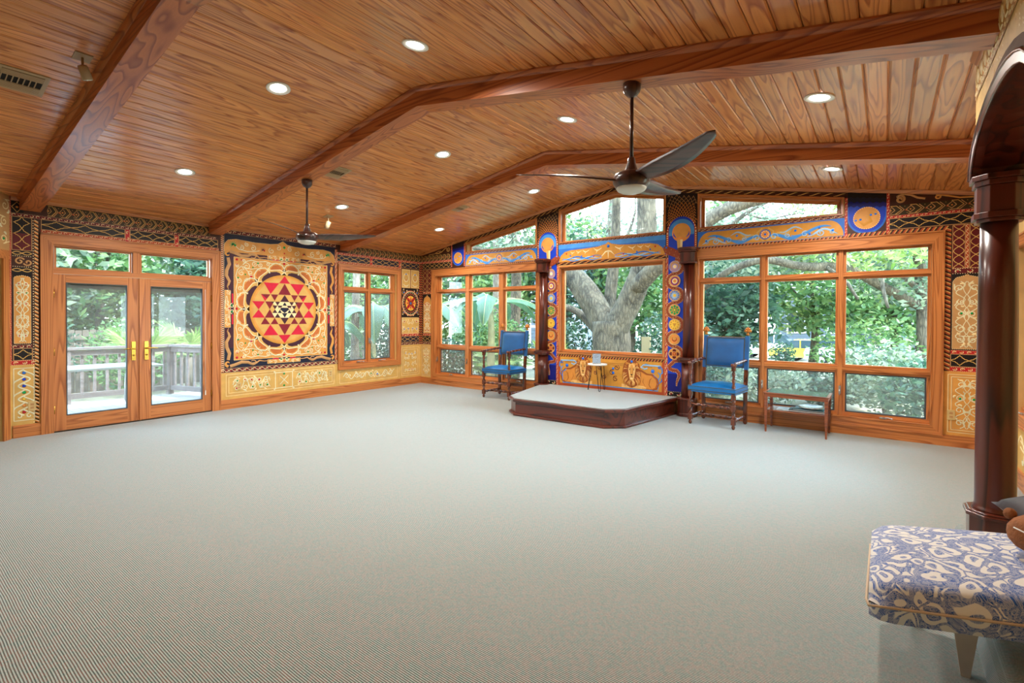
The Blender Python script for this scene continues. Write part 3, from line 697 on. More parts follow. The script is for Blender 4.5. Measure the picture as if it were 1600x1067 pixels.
    def dado(s, u0, v0, u1, v1, nu, nv, seed=1, bg='gold', gems=('red', 'green', 'red'), c='pale', l=1):
        s.rect(u0, v0, u1, v1, bg, l)
        g = min((u1-u0), (v1-v0)) * .09
        for k, cc in ((1, 'cream'), (1.25, 'tan'), (1.8, 'cream'), (2.0, 'tan')): s.frame(u0 + g*k, v0 + g*k, u1 - g*k, v1 - g*k, 0.006, cc, l + 1)
        s.filigree(u0 + g*2.4, v0 + g*2.4, u1 - g*2.4, v1 - g*2.4, nu, nv, c, l + 2, seed=seed, gems=gems, w=0.009)

def art(name, mp, label, cat, fn, group=None, base_=0.002):
    a = Art(mp, base_); fn(a); return a.build(name, label=label, cat=cat, group=group)

art('painted_ground', mapL, 'dark painted ground behind the friezes at the top of the left wall', 'wall painting',
    lambda a: (a.rect(-6.42, 2.45, 0, 2.80, 'dbrown', -1), a.rect(-6.42, .86, -6.165, 2.46, 'dbrown', -1), a.rect(-4.14, .56, -2.08, 2.46, 'dbrown', -1), a.rect(-.60, .86, 0, 2.46, 'dbrown', -1)))
art('painted_ground', mapW, 'dark painted ground behind the friezes of the window wall', 'wall painting',
    lambda a: [a.poly([(x0, 2.45), (x1, 2.45), (x1, ceil_z(x1) - .03), (x0, ceil_z(x0) - .03)], 'dbrown', -1) for x0, x1 in ((0, 1.32), (3.09, 3.545), (5.485, 5.95), (7.765, W))] + [a.rect(0, .86, .35, 2.46, 'dbrown', -1), a.rect(8.73, .86, W, 2.46, 'dbrown', -1)])
# ---- left wall --------------------------------------------------------------
art('knot_frieze', mapL, 'interlaced knot frieze under the ceiling above the french doors', 'frieze',
    lambda a: a.knot(-6.10, 2.655, -4.27, 2.795, 0.125))
art('knot_frieze', mapL, 'interlaced knot frieze under the ceiling above the left wall window', 'frieze',
    lambda a: a.knot(-1.87, 2.655, 0.0, 2.795, 0.115))
art('diamond_panel', mapL, 'small black panel with one gold diamond in the upper left corner', 'painted panel',
    lambda a: (a.rect(-6.42, 2.655, -6.31, 2.80, 'black', 1), a.line([(-6.41, 2.725), (-6.365, 2.785), (-6.32, 2.725), (-6.365, 2.665), (-6.41, 2.725)], .008, 'gold', 2, relief=.002), a.disc(-6.365, 2.725, .012, 'orange', 2)))
def f_topstrip(a):
    a.squig(-6.42, 2.612, -4.19, 2.655, 'maroon')
    a.squig(-6.16, 2.452, -4.15, 2.492, 'rust', step=.05)
    for u in (-5.30, -4.72): a.squig(u - .025, 2.452, u + .025, 2.612, 'red', l=3)
art('border_strip', mapL, 'red and orange beaded border strips above the french doors', 'border', f_topstrip)
for k, (a0, a1, n) in enumerate(((-6.155, -5.33, 3), (-5.27, -4.75, 3), (-4.69, -4.17, 3))):
    art('lattice_panel', mapL, ['leftmost', 'middle', 'rightmost'][k] + ' black lattice panel of the three above the french doors', 'painted panel', lambda a: a.lattice(a0, 2.492, a1, 2.612, n), 'lattice panels above the french doors')
def f_farleft(a):
    a.lattice(-6.41, 2.22, -6.24, 2.612, 3, 'black', vert=True)
    a.rect(-6.405, 2.22, -6.245, 2.42, 'maroon', 1.3)
    a.rect(-6.41, 1.93, -6.24, 2.22, 'black', 1)
    for v in (2.185, 1.985):
        for sg in (1, -1): a.line([(-6.41 + .17*i/12, v + sg*.018*sin(i/12*2*pi)) for i in range(13)], .009, 'gold', 2, relief=.002)
    a.rect(-6.41, 2.02, -6.24, 2.155, 'dbrown', 2); a.dotline((-6.41, 2.150), (-6.24, 2.150), .017, .005, 'cream', 3); a.dotline((-6.41, 2.025), (-6.24, 2.025), .017, .005, 'cream', 3)
    a.spiral(-6.345, 2.09, .045, 1.2, 0.5, 1, .016, 'tan', 3); a.spiral(-6.275, 2.08, .04, 1.1, 3.5, 1, .016, 'tan', 3)
    a.squig(-6.42, 1.055, -6.24, 1.10, 'maroon'); a.lattice(-6.40, .915, -6.24, 1.055, 1); a.squig(-6.42, .86, -6.19, .912, 'red')
    a.squig(-6.437, .86, -6.415, 2.66, 'red', step=.045)
art('painted_pilaster', mapL, 'tall black and maroon lattice strip left of the french doors', 'painted panel', f_farleft)
def archpanel(a, u0, u1, v0, v1, seed, nv=5, l=2, gems=('red', 'green'), bg='gold2', peak=None):
    c_ = (u0 + u1) / 2; pk = peak or (u1 - u0) * .22
    a.rect(u0 - .008, v0 - .008, u1 + .008, v1 + .012, 'black', l - 1)
    P = [(u0, v0), (u1, v0), (u1, v1 - pk), (u1 - (u1-u0)*.12, v1 - pk*.45), (c_ + (u1-u0)*.1, v1 - pk*.2), (c_, v1), (c_ - (u1-u0)*.1, v1 - pk*.2), (u0 + (u1-u0)*.12, v1 - pk*.45), (u0, v1 - pk)]
    a.poly(P, bg, l)
    for p, q in zip(P, P[1:] + P[:1]): a.dotline(p, q, .016, .0045, 'cream', l + 1)
    a.filigree(u0 + .015, v0 + .02, u1 - .015, v1 - pk, 1, nv, 'pale', l + 1, w=.009, seed=seed, gems=gems)
art('wall_painting', mapL, 'tall gold arched scroll panel left of the french doors', 'painted panel', lambda a: archpanel(a, -6.395, -6.25, 1.115, 1.925, 5, 6))
def f_gemcol(a):
    a.rect(-6.42, .14, -6.17, .86, 'gold', 1)
    a.frame(-6.40, .20, -6.225, .82, .008, 'pale', 2)
    for i, g in enumerate(('skyd', 'blue', 'blue', 'green', 'yellow', 'orange', 'red')):
        v = .765 - i * .078
        a.line([(-6.355 + .045*cos(t/10*pi) if i % 2 else -6.275 - .045*cos(t/10*pi)*1, v + .039 - .078*t/10) for t in range(11)], .016, 'pale', 3, relief=.004)
        a.line([(-6.3125 + (.05 if i % 2 else -.05)*sin(t/10*pi), v + .039 - .078*t/10) for t in range(11)], .016, 'pale', 3, relief=.004)
        a.disc(-6.3125, v, .019, 'dbrown', 3, 10); a.disc(-6.3125, v + .001, .016, g, 4, 10)
    for sg in (1, -1): a.spiral(-6.3125 + sg*.045, .25, .03, .8, pi/2, sg, .012, 'pale', 3)
art('wall_painting', mapL, 'gold panel with a column of seven coloured stones at lower left of the doors', 'painted panel', f_gemcol)
ro = art('rope_molding', mapL, 'orange twisted rope border left of the french doors', 'rope border', lambda a: (a.rope((-6.20, .15), (-6.20, 2.60), .038, .045), a.dotline((-6.228, .15), (-6.228, 2.6), .03, .006, 'cream', 2)))
art('rope_molding', mapL, 'beaded rope border between the french doors and the big mandala mural', 'rope border', lambda a: (a.rope((-4.105, .58), (-4.105, 2.70), .045, .03, 'white', 'orange'), a.dotline((-4.078, .6), (-4.078, 2.7), .022, .005, 'cream', 4)))

# big yantra mural
def clip(poly, a, b):
    """split a convex polygon by the line a-b"""
    L_, R_ = [], []
    def sd_(p): return (b[0]-a[0])*(p[1]-a[1]) - (b[1]-a[1])*(p[0]-a[0])
    n = len(poly)
    for i in range(n):
        p, q = poly[i], poly[(i+1) % n]; dp, dq = sd_(p), sd_(q)
        if dp >= -1e-9: L_.append(p)
        if dp <= 1e-9: R_.append(p)
        if (dp > 1e-9 and dq < -1e-9) or (dp < -1e-9 and dq > 1e-9):
            t = dp / (dp - dq); x = (p[0] + (q[0]-p[0])*t, p[1] + (q[1]-p[1])*t); L_.append(x); R_.append(x)
    return [x for x in (L_, R_) if len(x) >= 3]
def intri(p, t):
    s_ = [(t[(i+1) % 3][0]-t[i][0])*(p[1]-t[i][1]) - (t[(i+1) % 3][1]-t[i][1])*(p[0]-t[i][0]) for i in range(3)]
    return all(x > 0 for x in s_) or all(x < 0 for x in s_)
mural = art('yantra_mural', mapL, 'large square mandala mural with red interlocking triangles on the left wall', 'mural',
            lambda a: (a.rect(-4.08, .64, -2.13, 2.60, 'plum', 0.4), a.rect(-4.08, .64, -2.13, .95, 'navy', 0.8), a.rect(-4.08, 2.15, -4.0, 2.60, 'navy', .8)))
def f_mborder(a):
    a.squig(-4.10, 2.735, -2.12, 2.795, 'maroon', step=.07)
    a.rect(-4.08, 2.585, -2.13, 2.735, 'navy', .3)
    # crest band with a raised centre
    top = [(-4.08, 2.50), (-4.07, 2.58), (-4.02, 2.64), (-3.9, 2.665), (-3.6, 2.645), (-3.35, 2.65), (-3.22, 2.67), (-3.14, 2.72), (-3.06, 2.67), (-2.93, 2.65), (-2.68, 2.645), (-2.38, 2.665), (-2.24, 2.64), (-2.17, 2.58), (-2.15, 2.50)]
    a.poly([(-4.08, 2.455), (-2.14, 2.455)] + top[::-1], 'gold2', 1)
    for p, q in zip(top, top[1:]): a.dotline(p, q, .022, .006, 'cream', 2)
    for sg in (1, -1):
        X = lambda x: -3.115 + sg * x
        for (x, v, r, d) in ((.10, 2.60, .045, 1), (.22, 2.54, .05, -1), (.52, 2.55, .05, 1), (.62, 2.60, .035, -1), (.70, 2.54, .04, 1)):
            a.spiral(X(x), v, r, 1.3, 1.2 if sg == 1 else pi - 1.2, d * sg, .011, 'pale', 2)
        a.line([(X(.42), 2.52), (X(.50), 2.50), (X(.62), 2.49), (X(.74), 2.51), (X(.80), 2.56)], .011, 'pale', 2, relief=.003)
        for q in range(7): a.line([(X(.36), 2.535), (X(.36 + .045*cos(q*.5 - .4)), 2.535 + .045*sin(q*.5 - .4))], .010, 'maroon', 2, taper=1)
        a.gem(X(.34), 2.53, .013, 'red', 3)
        for q in range(8): a.line([(X(.83), 2.575), (X(.83 + .065*cos(q*.55 - .9)), 2.575 + .065*sin(q*.55 - .9))], .013, 'green', 2, taper=1)
        a.gem(X(.80), 2.565, .018, 'green', 3)
    a.gem(-3.115, 2.62, .022, 'green', 3); a.gem(-3.115, 2.52, .013, 'red', 3)
    # tentacle-like scrolls on the dark border
    cu, cv = -3.115, 1.565
    for sx in (1, -1):
        for sy in (1, -1):
            T = lambda x, y: (cu + sx * x, cv + sy * y)
            path = [(.24, .845), (.34, .855), (.42, .84), (.47, .875), (.55, .885), (.60, .855), (.70, .845), (.80, .88), (.88, .90)]
            ww = [.008, .014, .022, .030, .038, .044, .048, .046, .046]
            sp = [(.905 + .048*cos(t)*k, .855 + .045*sin(t)*k) for t, k in [(1.6 - q*.55, 1 - q*.085) for q in range(9)]]
            P_ = [T(*p) for p in path]; a.line(P_, ww, 'tan', 2, relief=.012)
            a.line([T(*p) for p in sp], [.044 - .004*q for q in range(9)], 'gold2', 2, relief=.010)
            a.line([T(.52 + .045*cos(t), .862 + .035*sin(t)) for t in [q*.7 for q in range(9)]], [.030 - .0025*q for q in range(9)], 'tan', 3, relief=.008)
            pv = [(.905, .80), (.885, .70), (.925, .60), (.93, .52), (.885, .43), (.90, .38), (.915, .35), (.90, .30)]
            wv = [.046, .050, .052, .048, .042, .030, .018, .006]
            a.line([T(*p) for p in pv], wv, 'gold2' if sx > 0 else 'tan', 2, relief=.012)
    # gate notches at each side
    for (x0, y0, x1, y1, hz) in ((-.29, .835, .29, .90, 1), (-.29, -.90, .29, -.835, 1), (-.955, -.29, -.87, .29, 0), (.87, -.29, .955, .29, 0)):
        a.rect(cu + x0, cv + y0, cu + x1, cv + y1, 'gold2', 2.4)
        a.filigree(cu + x0, cv + y0, cu + x1, cv + y1, 3 if hz else 1, 1 if hz else 5, 'pale', 3.2, w=.008, sym=bool(hz), gems=None, seed=4)
        for p, q in (((x0, y0), (x1, y0)), ((x0, y1), (x1, y1)), ((x0, y0), (x0, y1)), ((x1, y0), (x1, y1))): a.dotline((cu+p[0], cv+p[1]), (cu+q[0], cv+q[1]), .02, .005, 'cream', 3.4)
    for sg in (1, -1):
        for s2 in (1, -1):
            a.rect(*sorted2(cu + s2*.10, cu + s2*.20, cv + sg*.815, cv + sg*.838), 'crimson', 3.5)
            a.rect(*sorted2(cu + s2*.828, cu + s2*.852, cv + sg*.09, cv + sg*.24), 'crimson', 3.5)
def sorted2(a, b, c, d): return (min(a, b), min(c, d), max(a, b), max(c, d))
b_ = Art(mapL); f_mborder(b_); b_.build('scroll_border', parent=mural)
def f_mfield(a):
    cu, cv, hw = -3.12, 1.57, .815
    a.rect(cu - hw, cv - hw, cu + hw, cv + hw, 'gold2', 3)
    for sx, sy in ((1, 0), (-1, 0), (0, 1), (0, -1)):
        p = (cu + (hw if sx > 0 else -hw if sx < 0 else -hw), cv + (hw if sy > 0 else -hw))
        q = (cu + (hw if sx > 0 else -hw if sx < 0 else hw), cv + (hw if sy > 0 else -hw if sy < 0 else hw))
        a.dotline(p, q, .02, .0055, 'cream', 4)
    # vine work in the four corners
    for sx in (1, -1):
        for sy in (1, -1):
            T = lambda x, y: (cu + sx * x, cv + sy * y)
            def sp(x, y, r, a0, d, turns=1.4):
                n = 18; a.line([T(x + r*(1-.85*i/n)*cos(a0 + d*2*pi*turns*i/n), y + r*(1-.85*i/n)*sin(a0 + d*2*pi*turns*i/n)) for i in range(n + 1)], .011, 'pale', 4, relief=.004)
            for args in ((.62, .68, .062, .4, 1), (.70, .57, .05, 2, -1), (.50, .73, .045, 3, 1), (.74, .44, .045, 1, 1), (.40, .72, .04, .5, -1), (.72, .32, .04, 3, -1), (.56, .58, .045, 4, 1), (.28, .745, .035, 1, 1), (.745, .22, .035, 2, 1), (.76, .68, .03, 1, -1), (.66, .76, .03, 0, 1), (.62, .47, .035, 0, -1)): sp(*args)
            a.line([T(*p) for p in ((.78, .10), (.765, .2), (.785, .3), (.76, .42), (.785, .52), (.76, .62), (.70, .68), (.66, .62))], .013, 'pale', 4, relief=.004)
            a.line([T(*p) for p in ((.12, .775), (.22, .76), (.32, .785), (.44, .765), (.55, .785), (.62, .76), (.68, .70))], .013, 'pale', 4, relief=.004)
            a.line([T(*p) for p in ((.68, .68), (.60, .60), (.56, .52), (.58, .44))], .011, 'pale', 4, relief=.004)
            a.line([T(*p) for p in ((.66, .66), (.55, .64), (.46, .66), (.40, .62))], .011, 'pale', 4, relief=.004)
            for x, y, r, g in ((.77, .775, .02, 'red'), (.70, .775, .012, 'red'), (.77, .70, .012, 'red'), (.52, .67, .013, 'green'), (.64, .55, .013, 'green'), (.44, .745, .015, 'green'), (.75, .49, .015, 'green'), (.55, .52, .020, 'red')): a.gem(*T(x, y), r, g, 5)
    # gate finials
    for ang in range(4):
        c_, s_ = cos(ang*pi/2), sin(ang*pi/2)
        T = lambda x, y: (cu + c_*y - s_*x, cv + s_*y + c_*x)
        for sg in (1, -1):
            a.line([T(sg*(.045 + .038*(1-.06*q)*cos(q*.5)), .84 + .038*(1-.06*q)*sin(q*.5)) for q in range(13)], .011, 'pale', 6, relief=.004)
            a.gem(*T(sg*.05, .845), .014, 'green', 6)
        a.gem(*T(0, .775), .020, 'red', 6); a.gem(*T(0, .885), .012, 'red', 6)
        for sg in (1, -1): a.line([T(0, .80), T(sg*.05, .79), T(sg*.09, .76), T(sg*.13, .765)], .011, 'pale', 6, relief=.003)
b_ = Art(mapL); f_mfield(b_); b_.build('vine_field', parent=mural)
def f_lotus(a):
    cu, cv = -3.12, 1.565
    a.disc(cu, cv, .62, 'gold2', 5, 40)
    for k in range(16):
        th = k * pi/8 + pi/16; c_, s_ = cos(th), sin(th)
        T = lambda r, t: (cu + r*c_ - t*s_, cv + r*s_ + t*c_)
        a.poly([T(.60, -.130), T(.70, -.125), T(.765, -.07), T(.785, 0), T(.765, .07), T(.70, .125), T(.60, .130)], 'gold2', 6)
        a.poly([T(.655, -.085), T(.715, -.095), T(.755, -.04), T(.755, .04), T(.715, .095), T(.655, .085)], 'petal', 6.5)
        a.line([T(.64, -.12), T(.68, -.135), T(.745, -.11), T(.775, -.05), T(.79, 0), T(.775, .05), T(.745, .11), T(.68, .135), T(.64, .12)], .018, 'pale', 7, relief=.007)
    for k in range(8):
        th = k * pi/4 + pi/8; c_, s_ = cos(th), sin(th)
        T = lambda r, t: (cu + r*c_ - t*s_, cv + r*s_ + t*c_)
        P_ = [T(.52, -.27), T(.58, -.245), T(.645, -.19), T(.672, -.10), T(.69, -.03), T(.74, 0), T(.69, .03), T(.672, .10), T(.645, .19), T(.58, .245), T(.52, .27), T(.46, 0)]
        a.poly(P_, 'gold', 8)
        a.poly([T(.52, -.175), T(.60, -.165), T(.635, -.12), T(.655, -.05), T(.672, 0), T(.655, .05), T(.635, .12), T(.60, .165), T(.52, .175)], 'plum', 9)
        a.line(P_[:11], .016, 'cream', 9.5, relief=.006)
    for k in range(8):
        th = k * pi/4; r = .655; c_, s_ = cos(th), sin(th)
        a.poly([(cu + r*c_ + q*c_ - w_*s_, cv + r*s_ + q*s_ + w_*c_) for q, w_ in ((-.055, 0), (0, -.036), (.05, 0), (0, .036))], 'plum', 10.5)
b_ = Art(mapL); f_lotus(b_); b_.build('lotus_ring', parent=mural)
def f_yantra(a):
    cu, cv, R = -3.115, 1.565, .585
    for k, c in enumerate(('ochre', 'gold2', 'gold')):
        a.disc(cu, cv, R * (1 - .05*k), c, 13 + k, 56)
    tris = [[(-.93, -.235), (.93, -.235), (0, .975)], [(-.69, -.42), (.69, -.42), (0, .755)], [(-.62, -.735), (.62, -.735), (0, .215)], [(-.36, -.10), (.36, -.10), (0, .425)],
            [(-.93, .225), (.93, .225), (0, -.975)], [(-.69, .43), (.69, .43), (0, -.735)], [(-.61, .76), (.61, .76), (0, -.235)], [(-.36, .115), (.36, .115), (0, -.425)], [(-.20, .055), (.20, .055), (0, -.10)]]
    cells = [[(-1, -1), (1, -1), (1, 1), (-1, 1)]]
    for t in tris:
        for i in range(3):
            nc = []
            for c in cells: nc += clip(c, t[i], t[(i+1) % 3])
            cells = nc
    for c in cells:
        g = (sum(p[0] for p in c)/len(c), sum(p[1] for p in c)/len(c)); n = sum(intri(g, t) for t in tris)
        if n == 0: continue
        ar_ = abs(sum(c[i][0]*c[(i+1) % len(c)][1] - c[(i+1) % len(c)][0]*c[i][1] for i in range(len(c))))
        if ar_ < 1e-5: continue
        r = hypot(*g)
        col = ('crimson' if r > .70 else 'wine' if r > .42 else 'plum' if r > .16 else 'navy') if n % 2 else ('gold' if r > .34 else 'cream')
        a.poly([(cu + p[0]*R, cv + p[1]*R) for p in c], col, 16)
b_ = Art(mapL); f_yantra(b_); b_.build('triangle_medallion', parent=mural)
art('border_strip', mapL, 'red beaded strip directly under the big mandala mural', 'border', lambda a: (a.squig(-4.13, .565, -2.085, .635, 'maroon', step=.06)))
def f_dado1(a):
    a.rect(-4.15, .147, -2.09, .57, 'gold', .3)
    for k in range(3): a.frame(-4.05 + .02*k, .20 + .022*k, -2.16 - .02*k, .535 - .022*k, .006, 'cream' if k % 2 == 0 else 'tan', 1)
    for u0, u1, sd_ in ((-3.95, -3.36, 11), (-2.90, -2.28, 12)): a.filigree(u0, .25, u1, .49, 5, 2, 'pale', 2, sym=False, seed=sd_, w=.012, gems=('green', 'red'))
    a.rect(-3.30, .22, -2.94, .52, 'gold', 3); a.frame(-3.27, .24, -2.97, .50, .012, 'pale', 4); a.frame(-3.22, .27, -3.02, .47, .007, 'tan', 4)
    for sg in (1, -1):
        a.line([(-3.12 - .07*sg, .30), (-3.12 + .07*sg, .44)], .012, 'pale', 5, relief=.003)
        for s2 in (1, -1): a.spiral(-3.12 + sg*.165, .37 + s2*.145, .018, 1.2, 0, sg*s2, .010, 'pale', 5)
    a.gem(-3.12, .475, .018, 'green', 6); a.gem(-3.12, .275, .018, 'green', 6)
art('dado_panel', mapL, 'long pale gold scrollwork dado below the big mandala mural', 'painted panel', f_dado1)
def f_dado2(a):
    a.rect(-2.085, .147, -.62, .445, 'gold', .3)
    for k in range(2): a.frame(-2.04 + .02*k, .19 + .02*k, -.66 - .02*k, .425 - .02*k, .006, 'cream' if k == 0 else 'tan', 1)
    a.filigree(-1.96, .235, -.74, .385, 7, 1, 'pale', 2, sym=False, seed=21, w=.012, gems=('green', 'blue', 'red'))
art('dado_panel', mapL, 'pale gold scrollwork dado below the left wall window', 'painted panel', f_dado2)
art('border_strip', mapL, 'red and orange beaded strips above the left wall window', 'border',
    lambda a: (a.squig(-2.12, 2.612, 0, 2.655, 'red'), a.squig(-2.12, 2.452, -.56, 2.492, 'rust', step=.05), a.squig(-1.36, 2.49, -1.30, 2.612, 'red', l=3), a.squig(-.63, 2.49, -.56, 2.612, 'red', l=3), a.squig(-2.145, .6, -2.095, 2.70, 'rust', step=.05)))
for k, (a0, a1, n) in enumerate(((-2.09, -1.36, 4), (-1.30, -.63, 4), (-.545, -.06, 3))):
    art('lattice_panel', mapL, ['left navy lattice panel above the left wall window', 'right navy lattice panel above the left wall window', 'short navy lattice panel beside the room corner on the left wall'][k], 'painted panel',
        lambda a: a.lattice(a0, 2.495, a1, 2.610, n, 'navy'), 'lattice panels above the left wall window')
art('wall_painting', mapL, 'two small gold shield panels side by side near the corner of the left wall', 'painted panel',
    lambda a: [(a.rect(u0, 2.07, u0 + .235, 2.47, 'gold', 1), a.frame(u0 + .012, 2.085, u0 + .223, 2.455, .007, 'cream', 2), a.ring_(u0 + .118, 2.29, .07, .012, 'pale', 2, ry=.085), a.ring_(u0 + .118, 2.28, .035, .010, 'tan', 2),
                a.gem(u0 + .118, 2.365, .016, 'blue', 3), a.gem(u0 + .118, 2.24, .010, 'red', 3), a.line([(u0 + .05, 2.15), (u0 + .07, 2.12), (u0 + .118, 2.11), (u0 + .166, 2.12), (u0 + .186, 2.15)], .014, 'pale', 2)) for u0 in (-.545, -.295)] and a.dotline((-.30, 2.08), (-.30, 2.47), .02, .006, 'rust', 3))
def f_mandala(a):
    cu, cv = -.305, 1.745
    a.rect(-.545, 1.45, -.06, 2.06, 'black', 1); a.filigree(-.54, 1.46, -.065, 2.05, 2, 4, 'gold', 2, w=.008, seed=8, gems=('blue', 'green'))
    for r, c, l in ((.245, 'rust', 4), (.225, 'cream', 5), (.215, 'navy', 6), (.175, 'rust', 7), (.165, 'black', 8), (.14, 'yellow', 9), (.085, 'red', 10), (.05, 'brown', 11)): a.disc(cu, cv, r, c, l, 32, ry=r * 1.13)
    a.dots([(cu + .235*cos(q*pi/20), cv + .265*sin(q*pi/20)) for q in range(40)], .007, 'cream', 8)
    a.dots([(cu + .195*cos(q*pi/12), cv + .22*sin(q*pi/12)) for q in range(24)], .012, 'gold', 8)
    for k in range(8):
        th = k*pi/4; c_, s_ = cos(th), sin(th)
        a.poly([(cu + q*c_ - t*s_, cv + 1.1*(q*s_ + t*c_)) for q, t in ((.06, -.03), (.12, -.03), (.155, 0), (.12, .03), (.06, .03))], 'red' if k % 2 else 'orange', 12)
        a.disc(cu + .085*c_, cv + .09*s_, .014, 'maroon', 13, 8)
    a.gem(cu, cv, .022, 'blue', 14)
art('mandala_panel', mapL, 'small round red and yellow mandala panel on black near the room corner', 'painted panel', f_mandala)
art('wall_painting', mapL, 'gold scroll panel directly under the small round mandala', 'painted panel', lambda a: (a.rect(-.545, 1.09, -.06, 1.44, 'gold', 1), a.frame(-.535, 1.10, -.07, 1.43, .006, 'cream', 2), a.filigree(-.53, 1.12, -.075, 1.42, 2, 2, 'pale', 2, w=.008, seed=9, gems=('red', 'blue'))))
def f_ncol(a):
    a.squig(-.545, 1.035, -.06, 1.09, 'red'); a.lattice(-.545, .915, -.06, 1.035, 3, 'navy'); a.squig(-.56, .85, 0, .90, 'maroon')
    a.rope((-.575, .86), (-.575, 2.60), .028, .03, 'cream', 'rust')
    a.rope((-.03, .86), (-.03, 2.60), .045, .05, 'gold', 'red', 'black')
art('painted_pilaster', mapL, 'twisted borders and navy lattice base framing the mandala strip by the corner', 'painted panel', f_ncol)
art('dado_panel', mapL, 'gold scroll dado with small stones right of the left wall window', 'painted panel', lambda a: a.dado(-.60, .147, -.0, .85, 2, 4, 31, gems=('blue', 'red')))

# ---- window wall ------------------------------------------------------------
art('painted_pilaster', mapW, 'narrow black and maroon lattice strip left of the left window group', 'painted panel',
    lambda a: (a.rope((.03, .86), (.03, 2.60), .045, .05, 'gold', 'red', 'black'), a.lattice(.07, 2.495, .915, 2.615, 6, 'black'), a.lattice(.07, 2.0, .195, 2.475, 4, 'maroon', vert=True, w=.006, soft=True), a.lattice(.205, 2.0, .335, 2.475, 4, 'maroon', vert=True, w=.006, soft=True),
               a.squig(.07, 1.95, .35, 2.0, 'rust'), a.squig(.07, 1.045, .35, 1.09, 'red'), a.lattice(.07, .915, .35, 1.04, 2), a.squig(0, .855, .35, .905, 'maroon'), a.rope((.35, .86), (.35, 2.47), .02, .025, 'cream', 'rust')))
art('wall_painting', mapW, 'slender gold arched panel left of the left window group', 'painted panel', lambda a: archpanel(a, .085, .32, 1.10, 1.935, 15, 6, peak=.16))
art('dado_panel', mapW, 'gold scroll dado in the room corner left of the left window group', 'painted panel', lambda a: a.dado(0.0, .13, .355, .85, 1, 5, 33, gems=('red',)))
art('knot_frieze', mapW, 'knot frieze rising from the room corner to the blue moon panel', 'frieze',
    lambda a: (a.knot(0, 2.66, .92, 2.79, .115), a.squig(0, 2.615, .92, 2.66, 'red'), a.poly([(0, 2.79), (.92, 2.79), (.92, ceil_z(.92) - .045)], 'dbrown', 1), a.spiral(.84, 2.88, .055, 1.4, 2.5, 1, .018, 'gold', 2, tail=[(.45, 2.82), (.55, 2.81), (.65, 2.84), (.74, 2.90)]), a.spiral(.60, 2.845, .035, 1.2, 2.5, 1, .014, 'tan', 2, tail=[(.25, 2.80), (.42, 2.81)])))
def moon(a, u0, u1, vb, face=1):
    cu = (u0 + u1)/2; w = (u1 - u0)/2; t0 = ceil_z(u0) - .045; t1 = ceil_z(u1) - .045
    a.poly([(u0 - .03, vb - .02), (u1 + .03, vb - .02), (u1 + .03, t1), (u0 - .03, t0)], 'dbrown', 1)
    n = 16
    a.poly([(u0, t0), (u0, vb + w)] + [(cu - w*cos(pi*k/n), vb + w - w*sin(pi*k/n)) for k in range(1, n)] + [(u1, vb + w), (u1, t1)], 'skyd', 2)
    w2 = w * .9
    a.poly([(u0 + w*.05, t0), (u0 + w*.05, vb + w)] + [(cu - w2*cos(pi*k/n), vb + w - w2*sin(pi*k/n)) for k in range(1, n)] + [(u1 - w*.05, vb + w), (u1 - w*.05, t1)], 'blue', 3)
    # night sky darkening upwards, as painted
    for k, c in enumerate(('deep', 'navy', 'black')):
        f = .66 + .11 * k; h0 = vb + (t0 - vb) * f; h1 = vb + (t1 - vb) * f; zz = []
        for q in range(13): zz.append((u0 + (u1-u0)*q/12, h0 + (h1-h0)*q/12 + .02*(q % 2) - .01))
        a.poly(zz + [(u1, t1), (u0, t0)], c, 4 + k)
    r = w * .70; cv = vb + w * .98
    a.disc(cu, cv, r, 'orange', 8, 32); a.disc(cu, cv, r*.93, 'gold2', 9, 32)
    a.dots([(cu + r*.97*cos(q*pi/18), cv + r*.97*sin(q*pi/18)) for q in range(36)], .006, 'cream', 9)
    a.line([(cu - r*.6, cv - r*.2), (cu - r*.2, cv - r*.55), (cu + r*.25, cv - r*.3), (cu + r*.1, cv + r*.1), (cu + r*.3, cv + r*.45), (cu + r*.7, cv + r*.35)], [.02, .05, .06, .05, .04, .01], 'ochre', 10, relief=.006)
    for x, y in ((-.8, -.15), (-.45, -.1), (.3, .25), (.65, .3)): a.gem(cu + r*x, cv + r*y, .014, 'blue', 11)
    a.squig(u0 - .03, vb - .02, u0, min(t0, t1), 'red', l=7); a.squig(u1, vb - .02, u1 + .03, min(t0, t1), 'red', l=7)
art('moon_panel', mapW, 'blue night panel with golden moon left of the left clerestory window', 'painted panel', lambda a: moon(a, .955, 1.285, 2.515))
art('moon_panel', mapW, 'blue night panel with golden moon right of the right clerestory window', 'painted panel', lambda a: moon(a, 7.80, 8.19, 2.505))
# twisted cable under the ceiling
def f_cable(a, x0, x1, v=.077):
    k = int((x1 - x0) / .13)
    a.poly([(x0, ceil_z(x0) - .105), (x1, ceil_z(x1) - .105), (x1, ceil_z(x1) - .045), (x0, ceil_z(x0) - .045)], 'dbrown', 1)
    for i in range(k):
        xa = x0 + (x1-x0)*i/k; xb = x0 + (x1-x0)*(i+1)/k
        a.line([(xa + (xb-xa)*t, ceil_z(xa + (xb-xa)*t) - v + .020*cos(pi*t + pi)) for t in (0, .25, .5, .75, 1)], .013, 'gold', 2, taper=2, relief=.005)
art('rope_molding', mapW, 'twisted cable border under the ceiling left of the roof ridge', 'rope border', lambda a: f_cable(a, 1.31, RX))
art('rope_molding', mapW, 'twisted cable border under the ceiling right of the roof ridge', 'rope border', lambda a: f_cable(a, RX, 7.78))
